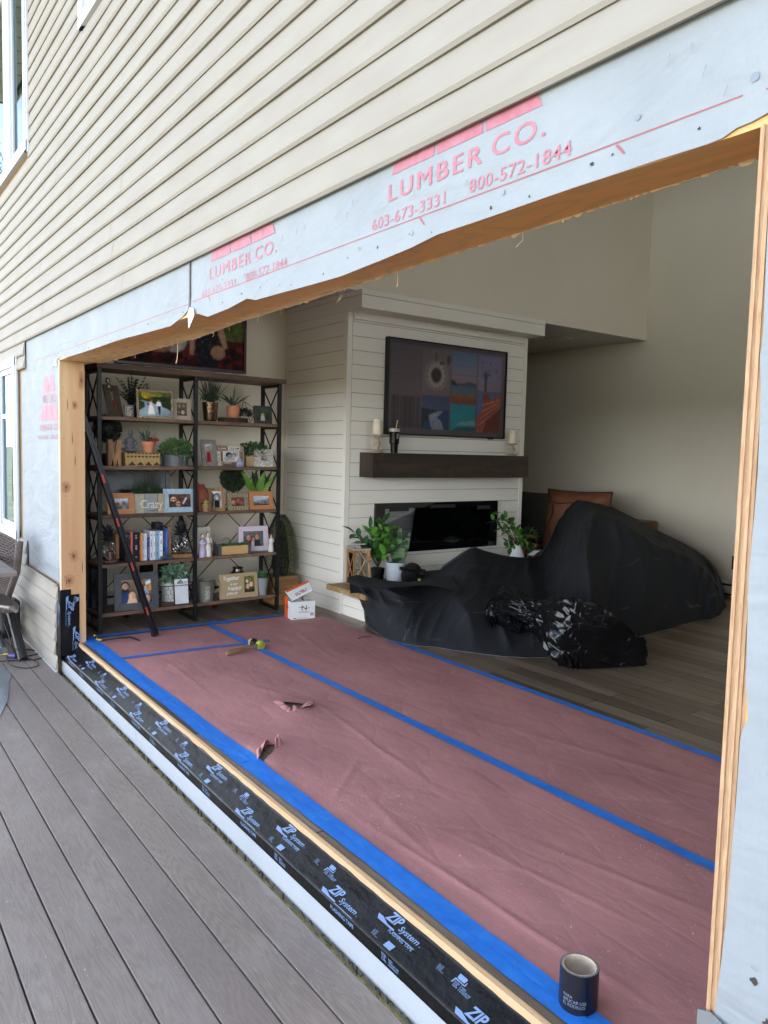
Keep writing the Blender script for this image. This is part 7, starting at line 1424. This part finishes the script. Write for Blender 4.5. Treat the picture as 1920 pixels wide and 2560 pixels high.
for i in range(16):
    cc = b.m @ Vector((-.05 + r_.uniform(-.025, .025), -W / 2 + W * (i + .5) / 16, h - .005))
    for k in range(22): a = k * 2.4; q.leaf(cc, (math.cos(a), math.sin(a), .2 + .07 * k), (0, 0, 1), .028, .014, -.2, 2, .3)
q.build('leaves', SUC, t)
b = MB(); x = FX(2.7) - .2; b.tube([xt(4, 510 + 70 * math.cos(q_), 1250 - 95 * math.sin(q_), x) for q_ in np.linspace(0, PI, 16)], .003, 6); tag(b.build('glass_hoop', M('clear_glass_edge', rgb(130, 140, 144), .1, .2)), 'faint clear hoop standing behind the succulent planter', 'ornament')
def beads(t, m_, w_, h, bd, hz):
    q = MB(m_)
    for i in range(40): q.box(w_ * (i + .25) / 40, w_ * (i + .75) / 40, -.003, .004, h - .003, h + .002); q.box(w_ * (i + .25) / 40, w_ * (i + .75) / 40, -.003, .004, -.0, .004)
    for i in range(30): q.box(-.002, .003, -.003, .004, h * (i + .25) / 30, h * (i + .75) / 30); q.box(w_ - .003, w_ + .002, -.003, .004, h * (i + .25) / 30, h * (i + .75) / 30)
    q.box(bd * .55, w_ - bd * .55, -.004, 0, bd * .5, bd * .62); q.box(bd * .55, w_ - bd * .55, -.004, 0, h - bd * .62, h - bd * .5); q.box(bd * .5, bd * .62, -.004, 0, bd * .6, h - bd * .6); q.box(w_ - bd * .62, w_ - bd * .5, -.004, 0, bd * .6, h - bd * .6); q.build('beading', LILAC, t)
frame(4, 705, 1130, 985, 1335, 4, .14, -2, 7, .042, LILAC, faces(46, 32, ((96, 112, 116), (70, 80, 84)), [(.28, .42, .18, sk, dict(coat=(136, 30, 60), cap=(160, 40, 50))), (.52, .55, .15, sk, dict(coat=(200, 206, 210))), (.7, .38, .18, sk, dict(coat=(44, 46, 52), cap=(150, 40, 50)))], 11), 'pale lilac beaded frame with three children behind the succulent planter', extra=beads)
# shelf 5
def chard(t, m_, w_, h, bd, hz):
    q = MB(m_)
    for i in range(3):
        f_ = .25 + .22 * i
        for (a, c_) in ((0, 0), (1, 0), (0, 1), (1, 1)): q.lathe([(0, 0), (.004, 0), (.004, -.0015), (0, -.0015)], (bd * f_ if a == 0 else w_ - bd * f_, -.0003, bd * f_ if c_ == 0 else h - bd * f_), 8, 'Y')
    q.build('rivet', DARKGAP, t)
pf = faces(64, 50, ((150, 130, 104), (60, 56, 58)), [(.14, .30, .19, sk, dict(beard=True, hair=(36, 28, 26), coat=(44, 58, 96))), (.66, .16, .12, sk, dict(long=True, hair=(90, 62, 48), coat=(46, 44, 52))), (.82, .36, .1, sk, dict(coat=(110, 150, 180))), (.36, .68, .19, (216, 172, 146), dict(hair=(96, 70, 54), coat=(196, 166, 140))), (.84, .84, .17, (216, 176, 152), dict(hair=(120, 92, 74)))], 13, .2)
pf.poly([(.80, .12), (.97, .02), (.98, .18), (.82, .26)], (214, 226, 232)); pf.rect(.9, .25, 1, .5, (196, 140, 40)); pf.ell(.44, .9, .07, .09, (210, 166, 140))
frame(5, 405, 1045, 318, 862, 5, .03, -4, 7, .052, CHAR, pf, 'large charcoal frame with a family selfie on the bottom shelf', extra=chard)
x, y0, y1, z = spot(5, 100, 290, 790, 5, .2); zb_ = zat(5, 200, 450, x); zt_ = zat(5, 200, 235, x); b = MB(); b.box(x - .1, x, y0 - .02, y1, z, zt_, .01); tag(b.build('speaker_box', M('black_fabric_box', rgb(18, 18, 20), .8, bmp=.4)), 'plain black box at the back left of the bottom shelf', 'box')
def basket():
    x, y0, y1, z = spot(5, 1055, 1600, 800, 5, .045); h = zat(5, 1300, 500, x) - z; t = thing('wire_basket', (x, (y0 + y1) / 2, z), 'dark chicken wire basket on a wood base with a white pot inside', 'basket'); b = MB(); d_ = .22; r = .0025
    y0 += .02
    for zz in (z + .01, z + h): b.tube([(x, y0, zz), (x, y1, zz), (x - d_, y1, zz), (x - d_, y0, zz), (x, y0, zz)], r * 1.4, 6)
    for (xx, yy) in ((x, y0), (x, y1), (x - d_, y0), (x - d_, y1)): b.tube([(xx, yy, z), (xx, yy, z + h)], r * 1.4, 6)
    n = 8
    def hexrow(P0, P1):
        P0, P1 = Vector(P0), Vector(P1); 
        for j in range(4):
            for i in range(n):
                a = (i + (.5 if j % 2 else 0)) / n; b_ = a + .5 / n; c_ = a + 1 / n
                z0 = z + .01 + (h - .01) * j / 4; z1 = z + .01 + (h - .01) * (j + .35) / 4; z2 = z + .01 + (h - .01) * (j + 1) / 4
                if b_ > 1: continue
                pa = P0.lerp(P1, a); pb = P0.lerp(P1, min(1, b_)); pc = P0.lerp(P1, min(1, c_))
                b.tube([(pa.x, pa.y, z1), (pb.x, pb.y, z0), (pc.x, pc.y, z1)], .0013, 4); b.tube([(pa.x, pa.y, z1), (pa.x, pa.y, z2)], .0013, 4)
    hexrow((x, y0, 0), (x, y1, 0)); hexrow((x - d_, y0, 0), (x - d_, y1, 0)); hexrow((x, y0, 0), (x - d_, y0, 0)); hexrow((x, y1, 0), (x - d_, y1, 0)); b.build('wire', M('dark_wire_metal', rgb(70, 66, 62), .5, .5), t)
    b = MB(); b.box(x - d_ + .003, x - .003, y0 + .003, y1 - .003, z + .001, z + .02); b.build('base', SHW, t)
    yc = atx(*T(5, 1215, 700), x - .1)[1]; c = Vector((x - .1, yc, z + .021)); t2 = plant('eucalyptus_plant', c, 'round leaved eucalyptus in a white pot inside the wire basket'); b = MB(); b.lathe([(0, 0), (.06, 0), (.064, .02), (.066, .155), (.06, .155), (0, .14)], c, 30); b.build('pot', M('white_pot', rgb(206, 206, 200), .6, bmp=.2), t2, auto=True)
    b = MB(); bush(b, c + Vector((.01, .03, .20)), (.09, .12, .085), 420, .036, .026, 17, -.6, .25, .3); b.build('leaves', leafmat('eucalyptus_leaf', rgb(124, 156, 128), .5, rgb(84, 118, 92), 20), t2)
basket()
def mom():
    x, y0, y1, z = spot(5, 1278, 1500, 730, 5, .030); z += .03; h = zat(5, 1370, 395, x) - z; t = thing('framed_sign', (x, (y0 + y1) / 2, z), 'small white sign in a thin black frame lettered Mom with a heart', 'sign'); w_ = y1 - y0; m_ = Matrix(((0, -1, -.12, x + .006), (1, 0, 0, y0), (0, 0, 1, z - .028), (0, 0, 0, 1))); h += .028
    b = MB(m_); b.box(0, w_, .002, .006, 0, h); b.build('panel', M('white_card', rgb(214, 216, 220), .6), t); b = MB(m_); e = .006; b.box(0, w_, 0, .008, 0, e); b.box(0, w_, 0, .008, h - e, h); b.box(0, e, .0005, .0075, e, h - e); b.box(w_ - e, w_, .0005, .0075, e, h - e); b.build('frame', BLACKM, t)
    b = MB(m_); b.text('Mom', (w_ * .24, .0012, h * .78), (1, 0, 0), (0, 0, 1), w=w_ * .38, h=h * .09, bold=.02, shear=.2)
    hp_ = [(w_ * .8 + w_ * .08 * math.sin(q) ** 3, .001, h * .83 + w_ * .005 * (13 * math.cos(q) - 5 * math.cos(2 * q) - 2 * math.cos(3 * q) - math.cos(4 * q))) for q in np.linspace(0, 2 * PI, 24)]; b.tube(hp_, .0012, 4); b.tube([(w_ * .06, .001, h * .795), (w_ * .24, .001, h * .785)], .0008, 4); b.tube([(w_ * .62, .001, h * .785), (w_ * .74, .001, h * .80)], .0008, 4); b.build('lettering', M('black_ink', (0, 0, 0)), t)
mom()
c = at_shelf(6, 165, 590, 5, .07); t = thing('tin_bucket', c, 'grey green oval tin with a white pineapple stencil beside the middle upright', 'bucket'); b = MB(); b.lathe([(0, 0), (.060, 0), (.078, .165), (.081, .17), (.074, .17), (.06, .02), (0, .015)], c, 36); b.build('bucket_body', M('sage_tin', rgb(116, 116, 104), .5, .3, var=.12), t, auto=True)
b = MB(); b.tube([(c.x + .03, c.y + .078, c.z + .16), (c.x + .035, c.y + .105, c.z + .13), (c.x + .035, c.y + .1, c.z + .09), (c.x + .03, c.y + .075, c.z + .07)], .005, 6); b.build('handle', M('rope_tan', rgb(170, 150, 116), .9), t)
b = MB(); fx = lambda a, zz: (c.x + (.062 + .11 * (zz)) * math.cos(a) * 1.01, c.y + (.062 + .11 * zz) * math.sin(a) * 1.01, c.z + zz)
for i in range(5):
    for k in range(4): a = math.radians(-10 + (k - 1.5) * 8 + (4 if i % 2 else 0)); b.add([fx(a - .04, .03 + i * .016), fx(a, .022 + i * .016), fx(a + .04, .03 + i * .016), fx(a, .038 + i * .016)], [(0, 1, 2, 3)])
for k in range(5): a = math.radians(-10 + (k - 2) * 5); b.add([fx(a - .02, .112), fx(a + .02, .112), fx(a + (k - 2) * .05, .145)], [(0, 1, 2)])
b.build('pineapple_stencil', M('chalk_white', (0, 0, 0)), t)
def together():
    x, y0, y1, z = spot(6, 345, 808, 548, 5, .03); h = zat(6, 570, 265, x) - z; w_ = y1 - y0; t = thing('burlap_sign', (x, (y0 + y1) / 2, z), 'tan burlap board lettered Together is our happy place with a small photo', 'sign'); m_ = Matrix(((0, -1, -.13, x), (1, 0, 0, y0), (0, 0, 1, z), (0, 0, 0, 1)))
    b = MB(m_); b.box(0, w_, 0, .02, 0, h, .002); b.build('board', BURL, t); b = MB(m_)
    for s_, a, c_, ww, hh in (('Together', .10, .68, .42, .22), ('is our', .27, .53, .2, .10), ('happy', .20, .30, .38, .2), ('place', .17, .12, .28, .16)): b.text(s_, (a * w_, -.001, c_ * h), (1, 0, .02), (0, 0, 1), w=ww * w_, h=hh * h, bold=.012, shear=.25)
    b.build('lettering', M('chalk_white', (0, 0, 0)), t); p = faces(26, 36, ((120, 118, 60), (40, 30, 28)), [(.35, .6, .16, sk), (.7, .5, .16, (216, 180, 160)), (.3, .3, .12, (226, 220, 210))], 14, .6)
    b = MB(m_); b.paint(p.get(), (.64 * w_, -.001, .2 * h), (.27 * w_, 0, 0), (0, 0, .66 * h)); b.build('photo', PH, t)
together()
c = at_shelf(6, 555, 500, 5, .2); zt_ = zat(6, 555, 185, c.x) - c.z; b = MB(); b.lathe([(0, 0), (.07, 0), (.095, .05), (.10, zt_ * .5), (.08, zt_ * .74), (.045, zt_ * .86), (.04, zt_ * .96), (.05, zt_), (.044, zt_), (.035, zt_ * .88), (0, zt_ * .8)], c, 36); tag(b.build('glass_vase', M('smoked_mercury_glass', rgb(112, 100, 90), .1, .85, var=.3, vs=30), auto=True), 'smoky metallic glass vase behind the burlap sign', 'vase')
c = at_shelf(6, 850, 492, 5, .06); t = plant('succulent_plant', c, 'green rosette succulent in a grey concrete cone pot on the bottom shelf'); b = MB(); b.lathe([(0, 0), (.038, 0), (.055, .15), (.05, .15), (0, .14)], c, 28); b.build('pot', M('concrete_pot', rgb(132, 134, 138), .8, var=.12, bmp=.3), t, auto=True)
b = MB()
for k in range(34): a = k * 2.4; b.leaf(c + Vector((0, 0, .142 + k * .0006)), (math.cos(a), math.sin(a), .3 + k * .05), (0, 0, 1), .085 - k * .0012, .026, -.15, 4, .35)
b.build('leaves', SUC, t)
# under the shelf
for (tl, u, v, r, lb) in ((5, 595, 980, .036, 'copper tinsel ball on the floor below the charcoal frame'), (5, 1435, 875, .034, 'copper tinsel ball on the floor by the middle upright'), (6, 305, 668, .034, 'copper tinsel ball on the floor below the burlap sign')):
    p = atz(*T(tl, u, v + 30), .001); b = MB(); b.blob((p[0] - .05, p[1], r), r * .6, 2, .2); rn = random.Random(int(u))
    for i in range(240):
        d = Vector((rn.gauss(0, 1), rn.gauss(0, 1), rn.gauss(0, 1))).normalized(); b.leaf(Vector((p[0] - .05, p[1], r)) + d * r * .5, d, (rn.random(), rn.random(), rn.random()), r * .6, .006, 0, 1)
    b.v = [(a, b_, max(.001, c_)) for a, b_, c_ in b.v]; tag(b.build('tinsel_ball', M('copper_tinsel', rgb(150, 62, 40), .2, .8, var=.4, vs=90)), lb, 'ornament', 'tinsel balls under the bookshelf')
# cone topiary in a wooden box between shelf and fireplace wall
x = -6.08; c = Vector((x, atx(700, 1480, x)[1], 0)); t = plant('cone_topiary', c, 'tall cone shaped boxwood topiary in a square wooden planter beside the bookshelf', 'topiary'); w_ = atx(733, 1500, x + .1)[1] - atx(668, 1500, x + .1)[1]; hb_ = .26
b = MB(); b.prism([(-w_ * .44, 0), (w_ * .44, 0), (w_ * .5, hb_), (-w_ * .5, hb_)], -.1, .1, 'XZ'); b.v = []; b.f = []; b.mi = []
b.box(c.x - .11, c.x + .11, c.y - w_ / 2, c.y + w_ / 2, 0, hb_, .004); b.build('planter', WOOD('planter_plywood', rgb(172, 128, 80), rgb(146, 104, 62), 'Y', 40, .6, True), t)
zt_ = atx(693, 1288, x)[2]; b = MB(); rn = random.Random(5)
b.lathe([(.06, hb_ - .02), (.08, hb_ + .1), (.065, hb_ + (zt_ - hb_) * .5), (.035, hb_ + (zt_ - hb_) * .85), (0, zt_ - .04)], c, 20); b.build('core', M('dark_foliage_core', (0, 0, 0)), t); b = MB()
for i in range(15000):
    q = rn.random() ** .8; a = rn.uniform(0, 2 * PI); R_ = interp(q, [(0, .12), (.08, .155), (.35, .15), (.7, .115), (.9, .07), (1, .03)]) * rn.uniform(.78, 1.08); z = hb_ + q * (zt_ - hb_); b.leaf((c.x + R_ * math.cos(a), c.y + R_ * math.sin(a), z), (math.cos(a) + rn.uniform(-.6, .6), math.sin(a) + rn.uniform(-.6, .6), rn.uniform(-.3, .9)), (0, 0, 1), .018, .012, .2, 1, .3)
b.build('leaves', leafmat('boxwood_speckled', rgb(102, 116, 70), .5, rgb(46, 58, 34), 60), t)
# family portrait over the shelf
p = Pic(150, 64, (92, 104, 50), (70, 76, 40), 21).noise(.5, 3); p.rect(0, .5, 1, 1, (70, 22, 24)); p.noise(.5, 5, (0, .5, 1, 1)); 
for i in range(60): a, b_ = p.r.rand(), .55 + .45 * p.r.rand(); p.poly([(a, b_), (a + .05, b_ - .05), (a + .06, b_ + .04), (a + .02, b_ + .08)], (24, 14, 18) if i % 2 else (126, 34, 36))
p.ell(.70, .55, .11, .5, (34, 32, 42)); p.spots(60, (120, 110, 116), .008, .015, (.6, .1, .8, .95)); p.poly([(.74, .0), (.79, .0), (.86, .62), (.83, .66), (.78, .4)], (196, 150, 124)); p.ell(.78, .72, .06, .12, (190, 144, 116)); p.ell(.70, .0, .05, .16, (190, 146, 120)); p.ell(.5, .3, .09, .34, (66, 98, 108)); p.ell(.4, .36, .08, .3, (70, 104, 120)); p.ell(.42, .6, .1, .18, (196, 190, 180)); p.poly([(.38, .3), (.42, .3), (.4, .66), (.36, .66)], (188, 142, 116)); p.poly([(.55, .2), (.6, .3), (.58, .8), (.55, .8)], (196, 150, 122)); p.ell(.27, .45, .08, .2, (176, 140, 96)); p.ell(.3, .72, .1, .08, (170, 124, 98)); p.noise(.2, 3)
p.a *= .8
t = thing('family_portrait', (XL + .02, 2.5, 2.07), 'large wide family picnic portrait in a thin dark red frame above the bookshelf', 'picture'); y0, y1, z0, z1 = 1.93, 3.096, 2.068, 2.62
b = MB(); b.box(XL + .001, XL + .035, y0, y1, z0, z0 + .022); b.box(XL + .001, XL + .035, y0, y1, z1 - .022, z1); b.box(XL + .001, XL + .0345, y0, y0 + .022, z0 + .022, z1 - .022); b.box(XL + .001, XL + .0345, y1 - .022, y1, z0 + .022, z1 - .022); b.build('frame', M('dark_mahogany', rgb(66, 26, 26), .4), t)
b = MB(); b.paint(p.get(), (XL + .02, y0 + .022, z0 + .022), (0, y1 - y0 - .044, 0), (0, 0, z1 - z0 - .044)); b.build('print', PH, t)

# ================================================================ things on the deck, far left
CHM = None
mw, ntw, bw_ = base('wicker_weave'); tw = tex(ntw, 'Brick', 60, (1, 1, 1)); tw.inputs['Color1'].default_value = (*rgb(126, 112, 104), 1); tw.inputs['Color2'].default_value = (*rgb(98, 86, 80), 1); tw.inputs['Mortar'].default_value = (*rgb(24, 20, 20), 1); tw.inputs['Mortar Size'].default_value = .12; tw.inputs['Brick Width'].default_value = .9; tw.inputs['Row Height'].default_value = .5
ntw.links.new(tw.outputs[0], bw_.inputs['Base Color']); bw_.inputs['Roughness'].default_value = .45; iv = node(ntw, 'ShaderNodeMath', operation='SUBTRACT'); iv.inputs[0].default_value = 1; ntw.links.new(tw.outputs['Fac'], iv.inputs[1]); bump(ntw, bw_, iv.outputs[0], 1, .006)
WK = mw; WKR = M('wicker_rib', rgb(104, 90, 84), .45, var=.3, vs=90, bmp=.6, bs=80, bd=.004)
yc = 1.12; P = lambda u, v, y=1.12: Vector(aty(u, v, y))
t = thing('wicker_chair', (-7.0, .95, -.2), 'dark brown wicker armchair with its back to the window at the left edge', 'chair')
tr, mr, br = P(49, 1356), P(42, 1430), P(20, 1492); b = MB()
def bkf(u, v):
    r_ = Vector(tr).lerp(mr, min(1, v * 2)) if v < .5 else Vector(mr).lerp(br, v * 2 - 1); l = Vector((r_.x - .52, r_.y - .25, r_.z + .03 * (1 - v))); p_ = r_.lerp(l, u); p_.z += .05 * math.sin(u * PI) * (1 - v); return tuple(p_)
b.grid(bkf, 80, 70)
# woven strands: real relief across the back
rib = MB()
for j in range(26):
    v = (j + .5) / 26; rib.tube([Vector(bkf(k / 24, v)) + Vector((.0, -.007 * (1 if (k + j) % 2 else -1) - .002, 0)) for k in range(25)], .0085, 6)
b.build('back', M('wicker_core', rgb(40, 34, 32), .7), t, smooth=True); rib.build('weave', WKR, t)
b = MB()
for j in range(44):
    q = j / 43; e = Vector(bkf(0, q)); b.blob((e.x + .0, e.y, e.z), (.020, .028, .0125), 2)
b.build('edge_binding', WKR, t, smooth=True)
b = MB(); a0 = P(0, 1432, 1.0); a1 = P(40, 1430, .98); b.box(a0.x - .6, a1.x, .86, .99, a1.z - .03, a1.z, .008); b.build('armrest', M('grey_slat_arm', rgb(118, 108, 102), .6, var=.15, bmp=.2), t)
b = MB(); bot = P(58, 1588, 1.12); topl = P(5, 1490, 1.1); b.tube([topl, topl.lerp(bot, .5), (bot.x, bot.y, -.195)], [.034, .036, .034], 10); b.tube([Vector(topl) + Vector((-.5, -.1, 0)), Vector((bot.x - .7, bot.y - .35, -.195))], .03, 8); b.build('leg', M('black_plastic_leg', rgb(24, 22, 24), .5), t)
b = MB(); b.box(bot.x - .75, bot.x - .12, .55, 1.12, .14, .20, .02); b.build('seat', WK, t)
s1 = P(0, 1516, .95); s2 = P(26, 1520, .95); b = MB(); b.tube([s1 + Vector((-.4, 0, 0)), s1, s2, s2 + Vector((0, .04, -.03))], .012, 8); b.build('stretcher', M('grey_slat_arm', (0, 0, 0)), t)
# black shop vacuum
va = Vector(atz(2, 1600, -.2)); va = Vector((va.x - .03, va.y, -.2)); t = thing('shop_vacuum', va, 'black plastic shop vacuum with hose port standing under the chair', 'vacuum'); BK = M('dark_blue_black_plastic', rgb(30, 32, 38), .4)
b = MB(); b.lathe([(0, .03), (.13, .03), (.155, .05), (.16, .10), (.15, .13), (.15, .30), (.12, .33), (0, .34)], va, 28); b.build('drum', BK, t, auto=True); b = MB(); pe = Vector(atz(8, 1628, -.16)); b.tube([va + Vector((.10, -.05, .10)), pe], [.035, .03], 14); b.build('hose_port', M('grey_port', rgb(96, 104, 108), .45, var=.3), t, auto=True)
b = MB(); b.tube([atz(-30, 1637, -.185), atz(0, 1636, -.185), atz(20, 1635, -.185)], .007, 8); b.build('yellow_lead', M('yellow_cable', rgb(214, 182, 96), .5), t)
# black extension cord
CB_ = lambda l, z=-.192: [atz(u * .09044, 1560 + v * .09044, z) for u, v in l]
t = thing('extension_cord', (*CB_([(600, 1000)])[0][:2], -.2), 'black extension cord lying in loose loops on the deck with a blue plug', 'cord')
def smooth(pts, n=6):
    o = []
    pts = [Vector(p) for p in pts]
    for i in range(len(pts) - 1):
        a, b_, c_, d = pts[max(0, i - 1)], pts[i], pts[i + 1], pts[min(len(pts) - 1, i + 2)]
        for k in range(n): o.append(Vector(crspl(a, b_, c_, d, k / n)))
    return o + [pts[-1]]
b = MB(); b.tube(smooth(CB_([(520, 880), (640, 900), (800, 880), (1060, 820), (1100, 800), (1020, 740), (760, 700), (560, 740), (420, 800), (500, 760), (720, 710), (960, 730), (1130, 790), (1180, 870), (1130, 940), (900, 990), (500, 1010), (200, 1015), (0, 1040)])), .0042, 8)
b.tube(smooth(CB_([(520, 930), (700, 945), (880, 985), (1040, 1060), (1060, 1140), (900, 1200), (700, 1220), (450, 1180), (250, 1110), (190, 980), (190, 900), (240, 840)], -.186)), .0042, 8)
up = [Vector(aty(u * .09044, 1560 + v * .09044, 1.05)) for u, v in ((130, 0), (250, 330), (340, 620))]; b.tube(smooth([up[0], up[1], up[2]] + CB_([(400, 760), (470, 850), (560, 905)])), .0045, 8); b.build('cable', M('black_rubber', (0, 0, 0)), t, smooth=True)
b = MB(); p0, p1 = CB_([(250, 870), (440, 880)], -.178); b.tube([p0, p1], .019, 10); b.build('plug', M('blue_plug', rgb(76, 70, 128), .35), t, auto=True)
# curled piece of house wrap at the left edge
b = MB()
E_ = [(0, 1679), (12, 1683), (22, 1677), (28, 1688), (22, 1708), (23, 1720), (20, 1738), (19, 1752), (12, 1765), (0, 1790)]
def scr(u, v):
    k = v * (len(E_) - 1); i = min(int(k), len(E_) - 2); f_ = k - i; e = (E_[i][0] + (E_[i + 1][0] - E_[i][0]) * f_, E_[i][1] + (E_[i + 1][1] - E_[i][1]) * f_); lift = .10 * math.sin(v * PI) ** .7 + .01
    p = Vector(atz(e[0], e[1], -.195 + .0)); q = p + Vector((-.30 * u, -.30 * u, 0)); q.z = -.193 + .12 * u * (1 - u) * 2 * math.sin(v * PI) + .006 * nz(u * 9, v * 9, 2); return tuple(q)
b.grid(scr, 20, 60); b.build
tag(b.build('wrap_scrap', WRAP, smooth=True), 'pale torn piece of house wrap lying on the deck boards at the left edge', 'scrap')
b = MB(); pa, pb = CB_([(20, 1870), (140, 1870)], -.17); pc = CB_([(185, 1790)], -.165)[0]
# trees and shrubs out in the yard (seen in the window panes)
LFT = [leafmat('tree_leaf', rgb(96, 120, 44), .6, rgb(58, 84, 30), 3), leafmat('tree_leaf_dark', rgb(72, 100, 46), .6, rgb(44, 66, 30), 3)]
for i, (x, y, H, R_, lb) in enumerate(((-33, -3.6, 12.6, 3.6, 'tall leafy tree far down the yard, reflected in the upper window'), (-27, -6.5, 7.5, 3.0, 'nearer yellow green tree reflected in the window'), (-46, -22, 13, 5.5, 'broad tree standing furthest back in the yard'), (-20, -16, 8, 3.2, 'rounded tree on the lawn beyond the deck'))):
    t = thing('tree', (x, y, -.95), lb, 'tree', 'trees round the yard'); b = MB(); b.tube([(x, y, -.95), (x + .2, y, H * .3), (x, y + .2, H * .7)], [.28, .2, .08], 8); rn = random.Random(i + 40)
    for k in range(7): a = k * .9; b.tube([(x + .1, y, H * (.25 + .06 * k)), (x + R_ * .6 * math.cos(a), y + R_ * .6 * math.sin(a), H * (.42 + .06 * k))], [.1, .03], 6)
    b.build('trunk', STEM, t); b = MB(); cl = [Vector((x + rn.gauss(0, R_ * .45), y + rn.gauss(0, R_ * .45), H * rn.uniform(.4, .95))) for _ in range(26)]
    for k in range(3600): c_ = rn.choice(cl); p_ = c_ + Vector((rn.gauss(0, .6), rn.gauss(0, .6), rn.gauss(0, .45))); b.leaf(p_, (rn.gauss(0, 1), rn.gauss(0, 1), rn.gauss(0, .6)), (rn.random(), rn.random(), 1), .30, .17, .2, 1, .2)
    b.build('crown', LFT[i % 2], t)
for o in bpy.data.objects:
    if '_loc' in o: del o['_loc']
